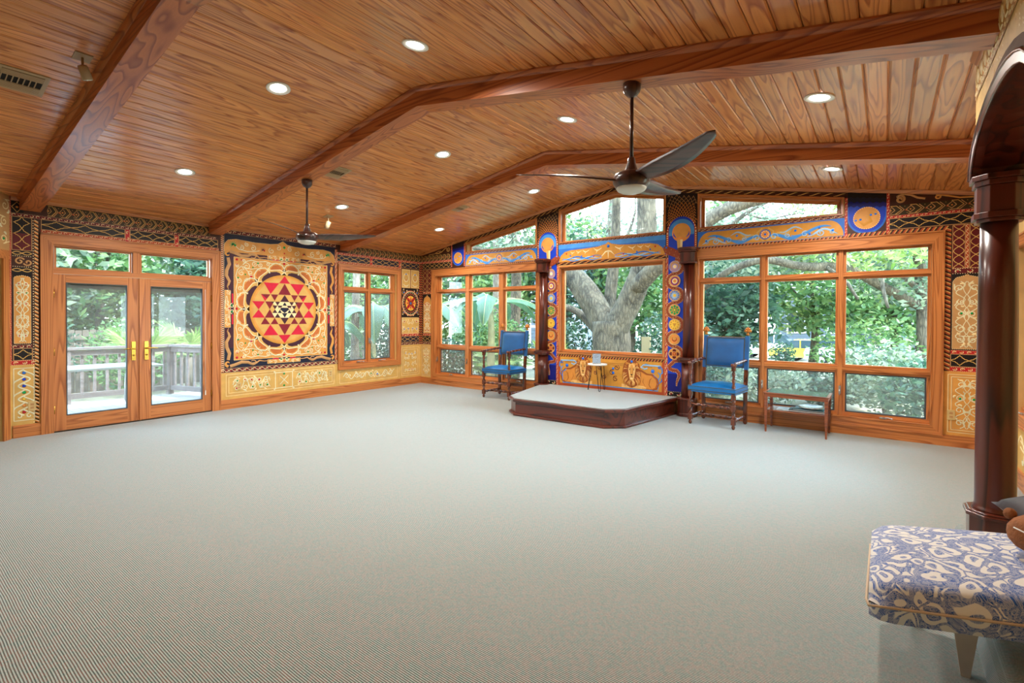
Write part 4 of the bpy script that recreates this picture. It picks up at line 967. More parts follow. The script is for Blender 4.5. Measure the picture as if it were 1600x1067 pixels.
# painted lintel bands with blue waves
def lintel(a, u0, u1, seed, rope_l=True):
    a.squig(u0, 2.725, u1, 2.765, 'maroon', l=1, step=.04); a.rect(u0, 2.50, u1, 2.725, 'skyd', 1)
    n = 10; r = .16
    P = [(u0 + .01, 2.505), (u1 - .01, 2.505)] + [(u1 - .01 - r + r*cos(pi/2*k/n), 2.505 + .205*sin(pi/2*k/n)) for k in range(n + 1)] + [(u0 + .01 + r - r*sin(pi/2*k/n), 2.505 + .205*cos(pi/2*k/n)) for k in range(n + 1)]
    a.poly(P, 'ochre', 2)
    cu = (u0 + u1)/2; hw = (u1 - u0)/2
    for sg in (1, -1):
        X = lambda x: cu + sg * x * hw
        a.line([(X(t), 2.555 + .035*sin(t*13)*(1-.3*t)) for t in [.06 + .44*q/16 for q in range(17)]], .045, 'sky', 3, taper=2, relief=.004)
        a.line([(X(t), 2.60 + .05*sin(t*9 + 1)) for t in [.35 + .5*q/16 for q in range(17)]], .038, 'sky', 4, taper=2, relief=.004)
        a.line([(X(t), 2.57 + .04*sin(t*16 + 2)) for t in [.55 + .38*q/14 for q in range(15)]], .026, 'lblue', 5, taper=2, relief=.004)
        a.line([(X(t), 2.64 + .03*sin(t*20)) for t in [.2 + .3*q/10 for q in range(11)]], .02, 'lblue', 3, taper=2)
        a.poly([(X(.08), 2.53), (X(.16), 2.62), (X(.36), 2.64), (X(.30), 2.58), (X(.34), 2.55)], 'gold', 2.5)
        for x, r0, a0 in ((.12, .05, 0), (.30, .035, 2), (.52, .04, 1), (.72, .045, 3), (.86, .035, 1)): a.spiral(X(x), 2.565, r0, 1.2, a0 if sg > 0 else pi - a0, sg, .012, 'lblue', 5)
        for x, y in ((.40, .12), (.58, .06), (.70, .13), (.86, .08)): a.gem(X(x), 2.50 + y, .016, 'blue', 6)
        a.line([(X(.02), 2.52), (X(.10), 2.57), (X(.11), 2.64), (X(.04), 2.69)], .02, 'gold', 3, relief=.003)
    a.disc(cu, 2.605, .07, 'skyd', 5, 24); a.disc(cu, 2.605, .056, 'orange', 6, 24); a.dots([(cu + .045*cos(q*pi/5), 2.605 + .045*sin(q*pi/5)) for q in range(10)], .009, 'cream', 7); a.gem(cu, 2.605, .016, 'blue', 8)
    a.rope((u0 - .02, 2.478), (u1 + .02, 2.478), .036, .045, 'gold', 'rust', l=3)
art('lintel_panel', mapW, 'gold band with blue waves under the left clerestory window', 'painted panel', lambda a: lintel(a, 1.325, 3.09, 1))
art('lintel_panel', mapW, 'gold band with blue waves under the right clerestory window', 'painted panel', lambda a: lintel(a, 5.96, 7.77, 2))
def f_clint(a):
    u0, u1 = 3.55, 5.48; a.squig(u0, 2.735, u1, 2.765, 'maroon', l=1, step=.035); a.rect(u0, 2.42, u1, 2.735, 'sky', 1); a.rect(u0, 2.42, u1, 2.66, 'skyd', 1.5)
    top = [(3.56, 2.46), (3.60, 2.54), (3.68, 2.60), (3.80, 2.625), (4.05, 2.63), (4.32, 2.645), (4.46, 2.675), (4.515, 2.71), (4.57, 2.675), (4.71, 2.645), (4.98, 2.63), (5.23, 2.625), (5.35, 2.60), (5.43, 2.54), (5.47, 2.46)]
    a.poly([(3.56, 2.425), (5.47, 2.425)] + top[::-1], 'ochre', 2)
    for p, q in zip(top, top[1:]): a.dotline(p, q, .02, .007, 'rust', 3); a.dotline(p, q, .03, .004, 'cream', 4)
    cu = 4.515
    for sg in (1, -1):
        X = lambda x: cu + sg * x
        for x, v, s_ in ((.20, 2.585, .10), (.42, 2.575, .085), (.56, 2.58, .07), (.68, 2.575, .06)):
            a.line([(X(x - s_*.8), v + s_*.35), (X(x - s_*.2), v + s_*.02), (X(x), v + .0), (X(x + s_*.25), v + s_*.05), (X(x + s_*.75), v + s_*.45)], s_*.22, 'cream', 4, taper=2, relief=.003)
            a.line([(X(x), v), (X(x + s_*.25), v - s_*.45)], s_*.22, 'cream', 4, taper=1)
        for q in range(3): a.line([(X(t), 2.452 + .018*q + .018*sin(t*17 + q*2)) for t in [.12 + .78*k/20 for k in range(21)]], .022, ('sky', 'lblue', 'skyd')[q], 3 + q*.5, taper=2, relief=.003)
        for x, v, g in ((.27, 2.49, 'red'), (.50, 2.51, 'blue'), (.72, 2.53, 'blue'), (.80, 2.57, 'red')): a.gem(X(x), v, .014, g, 5)
    a.line([(cu, 2.56), (cu, 2.44)], .028, 'cream', 5, taper=1); a.line([(cu - .12, 2.48), (cu - .05, 2.55), (cu, 2.56), (cu + .05, 2.55), (cu + .12, 2.48)], .028, 'cream', 5, taper=2)
    a.gem(cu, 2.64, .026, 'blue', 6)
    k = 15
    a.rect(3.5, 2.375, 5.52, 2.425, 'dbrown', 2)
    for i in range(k):
        xa = 3.52 + 1.98*i/k
        a.line([(xa, 2.385), (xa + .05, 2.39), (xa + .09, 2.41), (xa + .15, 2.418)], .014, 'gold' if i % 2 else 'orange', 4, taper=2, relief=.005)
    a.dotline((3.5, 2.428), (5.52, 2.428), .03, .008, 'rust', 4)
art('lintel_panel', mapW, 'gold band with white birds over blue waves above the picture window', 'painted panel', f_clint)
# serpent strips with the seven wheels
def chakra(a, u, v, r, k, l):
    ringc = ('violet', 'purple', 'sky', 'green', 'yellow', 'orange', 'red')[k]
    a.disc(u, v, r, 'gold2' if k != 0 else 'violet', l, 28)
    if k == 0: a.disc(u, v + r*.1, r*.8, 'tan', l+1, 24); a.disc(u, v, r*.55, 'violet', l+2, 20); a.disc(u, v, r*.35, 'cream', l+3, 16)
    elif k == 1: a.disc(u, v, r*.75, 'purple', l+1, 24); a.disc(u, v, r*.5, 'cream', l+2, 24); a.disc(u, v, r*.28, 'orange', l+3)
    elif k == 2: [a.disc(u + r*.72*cos(q*pi/6), v + r*.72*sin(q*pi/6), r*.17, 'sky', l+1, 8) for q in range(12)]; a.disc(u, v, r*.55, 'lblue', l+2); a.disc(u, v, r*.3, 'yellow', l+3)
    elif k == 3:
        for q in range(8): a.disc(u + r*.66*cos(q*pi/4), v + r*.66*sin(q*pi/4), r*.22, 'green', l+1, 8)
        for o in (pi/2, -pi/2): a.poly([(u + r*.5*cos(o + q*2*pi/3), v + r*.5*sin(o + q*2*pi/3)) for q in range(3)], 'green', l+2)
        a.disc(u, v, r*.2, 'yellow', l+3)
    elif k == 4:
        a.disc(u, v, r*.9, 'yellow', l+1, 24); [a.disc(u + r*.7*cos(q*pi/5), v + r*.7*sin(q*pi/5), r*.14, 'ochre', l+2, 8) for q in range(10)]; a.poly([(u - r*.35, v + r*.25), (u + r*.35, v + r*.25), (u, v - r*.4)], 'ochre', l+2)
    elif k == 5: [a.disc(u + r*.6*cos(q*pi/3), v + r*.6*sin(q*pi/3), r*.27, 'orange', l+1, 10) for q in range(6)]; a.disc(u, v, r*.45, 'rust', l+2); a.disc(u, v + r*.12, r*.33, 'gold2', l+3)
    else:
        for q in range(4): a.disc(u + r*.55*cos(q*pi/2), v + r*.55*sin(q*pi/2), r*.33, 'maroon', l+1, 12)
        a.rect(u - r*.42, v - r*.42, u + r*.42, v + r*.42, 'gold2', l+2); a.rect(u - r*.28, v - r*.28, u + r*.28, v + r*.28, 'red', l+3); a.disc(u, v, r*.12, 'yellow', l+4)
    a.ring_(u, v, r, r*.07, 'cream', l+5, 24); a.ring_(u, v, r*1.02, r*.04, 'tan', l+6, 24)
def serpent(a, u0, u1, vs_, cu, r, head, mirror):
    a.rect(u0, .33, u1, 2.52, 'blue', 1); a.rect(u0, .33, u1, .60, 'deep', 1.5)
    a.squig(u0, .25, u1, .33, 'black', l=2)
    pts = []; sgn = 1 if mirror else -1
    for k, v in enumerate(vs_):
        side = (1 if k % 2 == 0 else -1) * sgn
        for q in range(9):
            th = pi/2 - pi*q/8; pts.append((cu + side * r*1.38*cos(th), v + r*1.30*sin(th)))
    v = vs_[-1] - .20
    side = (-1) * sgn * -1
    tail = [(cu - sgn*r*.55, v + .045), (cu - sgn*r*.95, v + .01), (cu - sgn*r*.80, v - .035), (cu - sgn*r*.2, v - .05), (cu + sgn*r*.4, v - .055), (cu + sgn*r*.8, v - .09), (cu + sgn*r*.85, v - .14), (cu + sgn*r*.6, v - .19), (cu + sgn*r*.45, v - .24), (cu + sgn*r*.42, v - .29)]
    allp = pts + tail
    ww = [.050] * len(pts) + [.052, .054, .054, .052, .050, .046, .038, .028, .016, .006]
    allp = [(min(u1 + .03, max(u0 - .03, p[0])), p[1]) for p in allp]
    a.line(allp, [w + .010 for w in ww], 'gold2', 4); a.line(allp, ww, 'copper', 5, relief=.010)
    for i in range(len(allp) - 1):
        p, q = allp[i], allp[i+1]; d = hypot(q[0]-p[0], q[1]-p[1]) or 1; nx, ny = -(q[1]-p[1])/d, (q[0]-p[0])/d; w = ww[i]*.40
        for sg in (1, -1): a.dotline((p[0]+nx*w*sg, p[1]+ny*w*sg), (q[0]+nx*w*sg, q[1]+ny*w*sg), .018, .0045, 'cream', 17)
    for k, v in enumerate(vs_): chakra(a, cu, v, r, k, 18)
    # neck and head resting on the lintel
    h = Art(a.mp)
    a.line(head, [.05, .08, .11, .12, .11, .05][:len(head)], 'copper', 12, relief=.02)
    a.gem(head[-2][0], head[-2][1] + .03, .014, 'blue', 34)
    for q in range(18):
        t = q/18 * (len(head) - 1); i = int(t); f = t - i; p = (head[i][0] + (head[i+1][0]-head[i][0])*f, head[i][1] + (head[i+1][1]-head[i][1])*f)
        a.dots([(p[0], p[1] + .05*(q % 3 - 1)*.6)], .006, 'tan', 33)
VS = (2.235, 2.015, 1.795, 1.575, 1.35, 1.13, .905)
art('serpent_panel', mapW, 'blue strip with brown serpent and seven coloured wheels left of the picture window', 'painted panel', lambda a: serpent(a, 3.30, 3.515, VS, 3.41, .083, [(3.40, 2.33), (3.34, 2.36), (3.40, 2.42), (3.47, 2.46), (3.53, 2.50), (3.56, 2.54)], False))
art('serpent_panel', mapW, 'blue strip with brown serpent and seven coloured wheels right of the picture window', 'painted panel', lambda a: serpent(a, 5.525, 5.76, VS, 5.63, .085, [(5.76, 2.33), (5.73, 2.37), (5.66, 2.42), (5.58, 2.46), (5.50, 2.50), (5.46, 2.54)], True))
art('border_strip', mapW, 'red and gold beaded strip along the left edge of the picture window', 'border', lambda a: a.squig(3.515, .25, 3.552, 2.52, 'red', step=.04))
art('border_strip', mapW, 'red and gold beaded strip along the right edge of the picture window', 'border', lambda a: a.squig(5.478, .25, 5.525, 2.52, 'red', step=.045))
art('border_strip', mapW, 'beaded strip beside the right half column next to the right window group', 'border', lambda a: (a.squig(5.925, .15, 5.958, 2.45, 'maroon', step=.04), a.dotline((5.92, .15), (5.92, 2.45), .025, .007, 'cream', 3)))
# bowls pouring over a blue arch, with scales above
def bowl(a, cu, w, vt, r, spill):
    n = 18; hb = w/2
    vb = 2.50
    t0 = ceil_z(cu - hb) - .1; t1 = ceil_z(cu + hb) - .1
    a.poly([(cu - hb - .01, vb), (cu + hb + .01, vb), (cu + hb + .01, t1), (cu - hb - .01, t0)], 'black', 1)
    for i in range(13):
        for j in range(-9, 10):
            rr = .26 + .034*i; th = pi/2 + (j + .5*(i % 2))*.125
            x, y = cu + rr*cos(th)*1.0, 2.72 + rr*sin(th)
            if abs(x - cu) < hb - .015 and y < ceil_z(x) - .125: a.line([(x - .016, y - .018), (x, y + .014), (x + .016, y - .018)], .008, 'orange' if i < 7 else 'tan', 3, relief=.002)
    P = lambda rr: [(cu - rr, vb), (cu + rr, vb)] + [(cu + rr*cos(pi*k/n), vt - rr + rr*sin(pi*k/n)) for k in range(n + 1)]
    a.poly(P(hb), 'rust', 4); a.dots([(cu + hb*.93*cos(pi*k/16), vt - hb + hb*.93*sin(pi*k/16)) for k in range(17)], .010, 'cream', 5)
    for sg in (1, -1): a.dotline((cu + sg*hb*.93, vb), (cu + sg*hb*.93, vt - hb), .03, .010, 'cream', 5)
    a.poly(P(hb * .84), 'blue', 6); a.poly([(cu - hb*.84, vt - hb - .05)] + [(cu + hb*.84*cos(pi - pi*k/n), vt - hb + hb*.84*sin(pi*k/n)) for k in range(n + 1)] + [(cu + hb*.84, vt - hb - .05)], 'sky', 7)
    cv = vt - hb - .01
    a.disc(cu, cv, r, 'orange', 8, 28); a.disc(cu + r*.02, cv + r*.12, r*.82, 'gold2', 9, 26); a.disc(cu + spill*r*.1, cv - r*.72, r*.46, 'orange', 10, 20, ry=r*.22)
    for sg in (1, -1): a.line([(cu + sg*r*.55, cv - r*.55), (cu + sg*r*.8, cv - r*.25), (cu + sg*r*.85, cv + r*.1)], .02, 'blue', 10, taper=2)
    p0 = (cu + spill*r*.15, cv - r*.75)
    a.poly([(p0[0] - r*.32, p0[1]), (p0[0] + r*.32, p0[1]), (p0[0] + r*.24 + .01*spill, p0[1] - .22), (p0[0] + r*.05, p0[1] - .30), (p0[0] - r*.18, p0[1] - .24)], 'gold', 12)
    a.poly([(p0[0] + r*.05, p0[1]), (p0[0] + r*.32, p0[1]), (p0[0] + r*.24, p0[1] - .22), (p0[0] + r*.08, p0[1] - .28)], 'cream', 12.6)
    a.poly([(p0[0] - r*.18, p0[1] - .16), (p0[0] + r*.24, p0[1] - .16), (p0[0] + r*.08, p0[1] - .31)], 'dbrown', 13)
art('bowl_panel', mapW, 'blue arch with tipped golden bowl under black scales, left of the central clerestory', 'painted panel', lambda a: bowl(a, 3.32, .44, 2.985, .135, 1))
art('bowl_panel', mapW, 'blue arch with tipped golden bowl under black scales, right of the central clerestory', 'painted panel', lambda a: bowl(a, 5.72, .46, 2.985, .140, -1))
# lions below the picture window
def lion(a, cx, flip):
    X = lambda x: cx + flip * x
    v0 = .315
    body = [(.05, .02), (.36, .0), (.43, .03), (.455, .10), (.44, .18), (.36, .245), (.27, .25), (.18, .30), (.08, .34), (.0, .28)]
    a.poly([(X(x), v0 + y) for x, y in body], 'lionbody', 4); a.poly([(X(.05 + (x-.05)*.92), v0 + .014 + y*.88) for x, y in body], 'lion', 4.5)
    a.line([(X(x), v0 + y) for x, y in body[1:9]], .016, 'liond', 5, relief=.003)
    a.line([(X(.34), v0 + .02), (X(.30), v0 + .08), (X(.315), v0 + .16), (X(.36), v0 + .21)], .014, 'liond', 5, taper=2)
    a.line([(X(.24), v0 + .05), (X(.20), v0 + .12), (X(.22), v0 + .2)], .010, 'lionbody', 5, taper=2)
    for (p0, p1) in ((.02, .24), (-.16, .02)):
        a.poly([(X(p0), v0 + .0), (X(p1), v0 + .0), (X(p1 + .02), v0 + .03), (X(p1 - .03), v0 + .055), (X(p0), v0 + .065)], 'lionl', 5)
        for q in range(3): a.line([(X(p1 - .04 + q*.02), v0 + .004), (X(p1 - .045 + q*.02), v0 + .03)], .005, 'liond', 6)
    egg = [(.0, .465), (.07, .45), (.125, .40), (.150, .32), (.160, .23), (.150, .14), (.115, .07), (.05, .03), (0, .02)]
    a.poly([(X(.01 + x), v0 + y) for x, y in egg] + [(X(.01 - x), v0 + y) for x, y in egg[::-1][1:-1]], 'liond', 6)
    R = random.Random(int(cx * 10))
    for row, (k0, c) in enumerate(((.60, 'lion'), (.78, 'lionbody'), (.50, 'lionl'), (.68, 'gold2'))):
        for k in range(24):
            t_ = R.random(); i = int(t_*7.99); f_ = t_*8 - i; ex = egg[i][0] + (egg[i+1][0]-egg[i][0])*f_; ey = egg[i][1] + (egg[i+1][1]-egg[i][1])*f_
            sg = R.choice((1, -1)); c0 = (.0, .27); p = (c0[0] + ex*sg*k0, c0[1] + (ey - c0[1])*k0); q = (ex*sg*.97, max(.03, ey - .045)); m_ = ((p[0] + q[0])/2 + sg*.018, (p[1] + q[1])/2 + .008)
            a.line([(X(.01 + z[0]), v0 + z[1]) for z in (p, m_, q)], .011, c, 7 + row*.6, taper=2, relief=.003)
    f = [(-.045, .385), (.0, .40), (.055, .385), (.068, .31), (.055, .23), (.038, .15), (.005, .125), (-.028, .15), (-.045, .23), (-.058, .31)]
    a.poly([(X(.01 + x), v0 + y) for x, y in f], 'lionl', 10); a.poly([(X(.01 + x*.45), v0 + .03 + y*.9) for x, y in f], 'gold2', 11)
    for sg in (1, -1):
        a.poly([(X(.013 + sg*.014), v0 + .300), (X(.013 + sg*.048), v0 + .318), (X(.013 + sg*.038), v0 + .296)], 'black', 12)
        a.line([(X(.013 + sg*.010), v0 + .315), (X(.013 + sg*.052), v0 + .338)], .007, 'liond', 12)
        a.line([(X(.012), v0 + .192), (X(.012 + sg*.026), v0 + .180)], .006, 'dbrown', 12)
        a.line([(X(.012 + sg*.022), v0 + .29), (X(.012 + sg*.018), v0 + .24)], .006, 'lionbody', 12)
        a.disc(X(.012 + sg*.085), v0 + .40, .022, 'lion', 10, 10)
    a.poly([(X(-.013), v0 + .232), (X(.037), v0 + .232), (X(.012), v0 + .205)], 'dbrown', 12); a.poly([(X(-.012), v0 + .172), (X(.036), v0 + .172), (X(.012), v0 + .150)], 'cream', 12)
    a.gem(X(.012), v0 + .435, .022, 'blue', 13)
def f_lions(a):
    u0, u1 = 3.555, 5.475
    a.rect(u0, .255, u1, .77, 'rust', 1); a.rect(u0 + .04, .30, u1 - .04, .765, 'ochre', 2)
    a.rope((u0 - .02, .785), (u1 + .02, .785), .042, .05, 'gold', 'rust', l=3)
    lion(a, 4.07, -1); lion(a, 4.93, 1)
    for (v, d) in ((.70, 1), (.675, 1)):
        for x0, x1 in ((3.70, 3.86), (4.25, 4.85), (5.15, 5.28)): a.line([(x0, v), (x1, v)], .006, 'brown', 3)
    for cx_, cv_, r, d in ((4.37, .62, .045, 1), (4.60, .55, .05, 1), (4.68, .64, .05, -1), (4.45, .47, .04, -1), (4.66, .45, .05, 1), (4.30, .52, .035, 1)): a.spiral(cx_, cv_, r, 1.3, 1, d, .016, 'brown', 4); a.spiral(cx_ + .004, cv_ + .006, r, 1.3, 1, d, .008, 'gold2', 5)
    for sg in (1, -1):
        e = 4.515; X = lambda x: e + sg * x
        a.line([(X(.0), .312), (X(.86), .312), (X(.86), .36), (X(.87), .48), (X(.90), .56), (X(.86), .60)], .016, 'sky', 5)
        a.line([(X(.865), .42), (X(.92), .47), (X(.91), .53)], .022, 'skyd', 6, taper=2); a.line([(X(.86), .50), (X(.80), .54), (X(.78), .58)], .022, 'sky', 6, taper=2)
        a.line([(X(.88), .56), (X(.93), .60), (X(.92), .67), (X(.89), .66)], .024, 'sky', 6, taper=2)
        a.line([(X(.90), .70), (X(.62), .705), (X(.58), .67), (X(.64), .64), (X(.69), .66)], .022, 'lblue', 6, relief=.003); a.line([(X(.60), .68), (X(.66), .72), (X(.78), .70)], .018, 'sky', 7, taper=2)
        a.spiral(X(.885), .675, .028, 1.1, 0, sg, .014, 'skyd', 7); a.disc(X(.775), .615, .030, 'skyd', 7, 16); a.gem(X(.775), .615, .026, 'blue', 8)
        a.line([(X(.54), .62), (X(.50), .66), (X(.47), .60), (X(.44), .57)], .016, 'gold', 6, taper=2)
    a.gem(4.62, .615, .020, 'blue', 9); a.gem(4.62, .545, .024, 'blue', 9)
art('lion_panel', mapW, 'orange panel with two resting lions below the picture window', 'painted panel', f_lions)
# right-hand friezes and strips
art('knot_frieze', mapW, 'interlaced knot frieze at upper right of the window wall beside the moon panel', 'frieze',
    lambda a: (a.poly([(8.22, 2.81), (W, 2.81), (W, ceil_z(W) - .04), (8.22, ceil_z(8.22) - .045)], 'dbrown', 1), a.knot(8.22, 2.695, W, 2.815, .16), a.squig(8.22, 2.66, W, 2.692, 'red'), a.lattice(8.22, 2.53, W, 2.658, 5),
               a.spiral(8.32, 2.88, .05, 1.5, 2.4, -1, .024, 'tan', 2, tail=[(8.55, 2.86), (8.48, 2.88), (8.42, 2.92), (8.35, 2.94)]), a.spiral(8.66, 2.865, .032, 1.3, 2, -1, .018, 'gold2', 2, tail=[(9.0, 2.82), (8.85, 2.83), (8.76, 2.86)])))
art('rope_molding', mapW, 'orange twisted rope border over the right window group', 'rope border', lambda a: a.rope((7.78, 2.497), (8.76, 2.497), .046, .05, 'gold', 'rust', l=3))
art('rope_molding', mapW, 'orange twisted rope border right of the right window group', 'rope border', lambda a: a.rope((8.758, .86), (8.758, 2.50), .052, .05, 'gold', 'rust', l=3))
art('painted_pilaster', mapW, 'maroon and black lattice strip in the right corner of the window wall', 'painted panel',
    lambda a: (a.rect(8.735, .86, 9.12, 2.52, 'dbrown', .4), a.lattice(8.795, 2.03, 8.90, 2.52, 5, 'maroon', vert=True, w=.007, soft=True), a.squig(8.90, 2.03, 8.935, 2.52, 'rust', step=.03), a.lattice(8.94, 2.03, 9.04, 2.52, 5, 'maroon', vert=True, w=.007, soft=True), a.squig(8.79, 1.965, 9.1, 2.03, 'maroon'),
               a.squig(8.79, 1.055, 9.1, 1.10, 'red'), a.lattice(8.79, .915, 9.1, 1.055, 2), a.squig(8.73, .86, 9.12, .91, 'red')))
art('wall_painting', mapW, 'gold arched panel with painted birds in the right corner of the window wall', 'painted panel', lambda a: archpanel(a, 8.80, 9.04, 1.115, 1.96, 17, 5, gems=('red', 'green'), bg='tan', peak=.08))
art('dado_panel', mapW, 'gold scroll dado in the right corner of the window wall', 'painted panel', lambda a: a.dado(8.735, .13, 9.13, .86, 1, 4, 41, bg='gold2'))
art('dado_panel', mapR, 'gold scroll dado below the window of the right wall', 'painted panel', lambda a: (a.rect(-3.3, .147, -.02, .53, 'gold', 1), a.filigree(-2.6, .2, -.3, .48, 6, 2, 'cream', 2, sym=False, seed=44, w=.016, gems=('red', 'green'))))
# arch wall decoration
def f_archwall(a):
    tp = ceil_z(8.6) - .04
    a.rect(-7.5, 2.75, -3.53, tp, 'tan', .5); a.knot(-7.5, tp - .12, -3.535, tp - .005, .12, l=1, bg='ochre', c='cream', w=.012); a.squig(-7.5, tp - .165, -3.535, tp - .12, 'tan', l=2)
    for k in range(900):
        u = a.rnd.uniform(-6.2, -3.55); v = a.rnd.uniform(2.2, tp - .17)
        e = ((u - ac)/(aw + .03))**2 + ((v - az)/(ah + .10))**2 if v > az else 9
        if v > az and e > 1 and (u > -5.6): a.line([(u - .012, v - .006), (u, v + .008), (u + .012, v - .004)], .008, a.rnd.choice(('gold', 'cream', 'tan')), 2, taper=2)
art('carved_frieze', mapP, 'gold patterned frieze on the wall above the mahogany arch', 'frieze', f_archwall)
# diagonal wall
def mapD(u, v, h): return (0.78 * u + 0.63 * h, -6.42 - 0.63 * u + 0.78 * h, v)
art('wall_painting', mapD, 'gold carved medallion panel above the doorway at the far left edge', 'painted panel', lambda a: (a.rect(0, 2.2, 1.0, 2.84, 'tan', 1), a.filigree(0.02, 2.22, 1.0, 2.8, 3, 3, 'cream', 2, seed=6, w=.012), a.rect(0.0, .14, .045, 2.2, 'gold', 1), a.squig(0.0, .86, .02, 2.84, 'red', l=3)))
# ------------------------------------------------------------------ armchairs
VELVET = flat('blue_velvet', (0, 76, 138), 0.55, spec=0.5, var=0.18, vscale=7)
VELVET.node_tree.nodes['Principled BSDF'].inputs['Sheen Weight'].default_value = 0.6
VELVET.node_tree.nodes['Principled BSDF'].inputs['Sheen Tint'].default_value = (0.3, 0.8, 1.0, 1)
SEATB = flat('blue_leather', (0, 104, 172), 0.35, spec=0.6, var=0.10, vscale=9, bump=0.25, bscale=14)
TRIM = flat('braided_trim', (70, 66, 30), 0.6)
GILT = flat('gilded_wood', (190, 120, 50), 0.3, 0.4)
def make_chair(x, y, rz, label):
    e = empty('armchair', (0, 0, 0), label, 'armchair', 'blue armchairs before the windows')
    hw, hd = 0.285, 0.235                       # half spacing of the legs
    fl = []
    for sx in (-1, 1):
        X = sx * hw
        # front leg and arm post, one turned piece
        m = MB(); q = 0.025
        m.lathe([(0.012, 0.0), (0.022, 0.02), (0.024, 0.035), (0.014, 0.055), (0.014, 0.06)], (X, -hd, 0), CHAIRW, 12)
        m.cbox((X, -hd, 0.10), (0.052, 0.052, 0.08), CHAIRW)
        barley(m, (X, -hd, 0.14), (X, -hd, 0.24), 0.020, 1.5, CHAIRW)
        m.cbox((X, -hd, 0.275), (0.052, 0.052, 0.075), CHAIRW)
        barley(m, (X, -hd, 0.31), (X, -hd, 0.385), 0.020, 1.0, CHAIRW)
        m.cbox((X, -hd, 0.43), (0.050, 0.050, 0.10), CHAIRW)
        m.build('leg', parent=e, bevel=0.004)
        m = MB(); barley(m, (X, -hd, 0.48), (X, -hd, 0.77), 0.019, 3.5, CHAIRW); m.cbox((X, -hd, 0.80), (0.048, 0.048, 0.075), CHAIRW); m.build('arm_post', parent=e, bevel=0.003)
        # back leg raked backwards above the seat
        m = MB(); yb = hd
        m.loft([[(X + a, y0 + b, z) for a, b in ((-.024, -.02), (.024, -.02), (.024, .02), (-.024, .02))] for y0, z in ((yb, 0.02), (yb, 0.45), (yb + .03, 0.75))], CHAIRW, False)
        m.ball((X, yb, 0.025), 0.026, CHAIRW, 10); m.build('leg', parent=e, bevel=0.003)
        m = MB(); m.loft([[(X + a, y0 + b, z) for a, b in ((-.026, -.022), (.026, -.022), (.026, .022), (-.026, .022))] for y0, z in ((yb + .03, 0.745), (yb + .085, 1.205))], VELVET, False); m.build('back_post', parent=e, bevel=0.003)
        m = MB(); c = (X, yb + .088, 1.215)
        m.lathe([(.018, 0), (.024, .012), (.016, .03), (.02, .045)], c, GILT, 10)
        for k in range(6): m.ball((c[0] + .030*cos(k*pi/3), c[1] + .030*sin(k*pi/3), c[2] + .062), 0.021, GILT, 8)
        for k in range(5): m.ball((c[0] + .018*cos(k*2*pi/5 + .4), c[1] + .018*sin(k*2*pi/5 + .4), c[2] + .088), 0.019, GILT, 8)
        m.ball((c[0], c[1], c[2] + .105), 0.014, GILT, 8); m.ball((c[0], c[1], c[2] + .07), 0.024, GILT, 8)
        m.build('finial', parent=e)
        # arm: scroll block in front and a twisted rail
        m = MB(); m.cbox((X, -hd - .005, 0.845), (0.055, 0.075, 0.03), CHAIRW); m.ball((X, -hd - .045, 0.84), 0.024, CHAIRW, 10, (1.1, .8, 1))
        barley(m, (X, -hd + .03, 0.848), (X, yb + .02, 0.875), 0.018, 4.5, CHAIRW); m.build('arm', parent=e, bevel=0.003)
        m = MB(); barley(m, (X, -hd + .02, 0.105), (X, yb - .02, 0.105), 0.018, 4, CHAIRW); m.build('stretcher', parent=e)
    m = MB(); barley(m, (-hw, -hd, 0.275), (hw, -hd, 0.275), 0.018, 6, CHAIRW); m.build('stretcher', parent=e)
    m = MB(); barley(m, (-hw, 0.0, 0.105), (hw, 0.0, 0.105), 0.018, 6, CHAIRW); m.build('stretcher', parent=e)
    m = MB(); m.cbox((0, hd, 0.21), (2*hw, 0.022, 0.045), CHAIRW); m.build('stretcher', parent=e, bevel=0.003)
    # seat: box frame, cushion crown, trim
    m = MB(); m.cbox((0, 0, 0.49), (2*hw + .06, 2*hd + .05, 0.085), SEATB); s = m.build('seat', parent=e, bevel=0.010)
    n = 12; g = []
    m = MB()
    def zc(u, v): return 0.530 + 0.045 * (1 - abs(u)**4) ** .6 * (1 - abs(v)**4) ** .6 + .004 * sin(u*9 + v*3) * (1 - u*u)
    vs = [(u * (hw + .018), v * (hd + .015), zc(u, v)) for v in [(-1 + 2*j/n) for j in range(n + 1)] for u in [(-1 + 2*i/n) for i in range(n + 1)]]
    m.add(vs, [(j*(n+1)+i, j*(n+1)+i+1, (j+1)*(n+1)+i+1, (j+1)*(n+1)+i) for j in range(n) for i in range(n)], SEATB, True); m.build('cushion', parent=s)
    m = MB()
    for z in (0.470, 0.520):
        m.box(-hw - .033, hw + .033, -hd - .028, -hd - .024, z, z + .008, TRIM); m.box(-hw - .034, -hw - .030, -hd - .025, hd + .025, z, z + .008, TRIM); m.box(hw + .030, hw + .034, -hd - .025, hd + .025, z, z + .008, TRIM)
    m.build('braid', parent=s)
    # back pad
    b = MB(); 
    def ybk(z): return hd + .03 + (z - .745) * .12
    def yfr(u, w, z): return ybk(z) - .028 - .035 * (1 - abs(u)**5) ** .5 * (1 - abs(w)**5) ** .5
    vs = []; n = 12; z0, z1 = 0.765, 1.185; bw = hw - .022
    for j in range(n + 1):
        for i in range(n + 1):
            u, w = -1 + 2*i/n, -1 + 2*j/n; z = (z0 + z1)/2 + w*(z1 - z0)/2
            vs.append((u*bw*.93, yfr(u, w, z), (z0+z1)/2 + w*(z1-z0)/2*.92))
    b.add(vs, [(j*(n+1)+i, j*(n+1)+i+1, (j+1)*(n+1)+i+1, (j+1)*(n+1)+i) for j in range(n) for i in range(n)], VELVET, True)
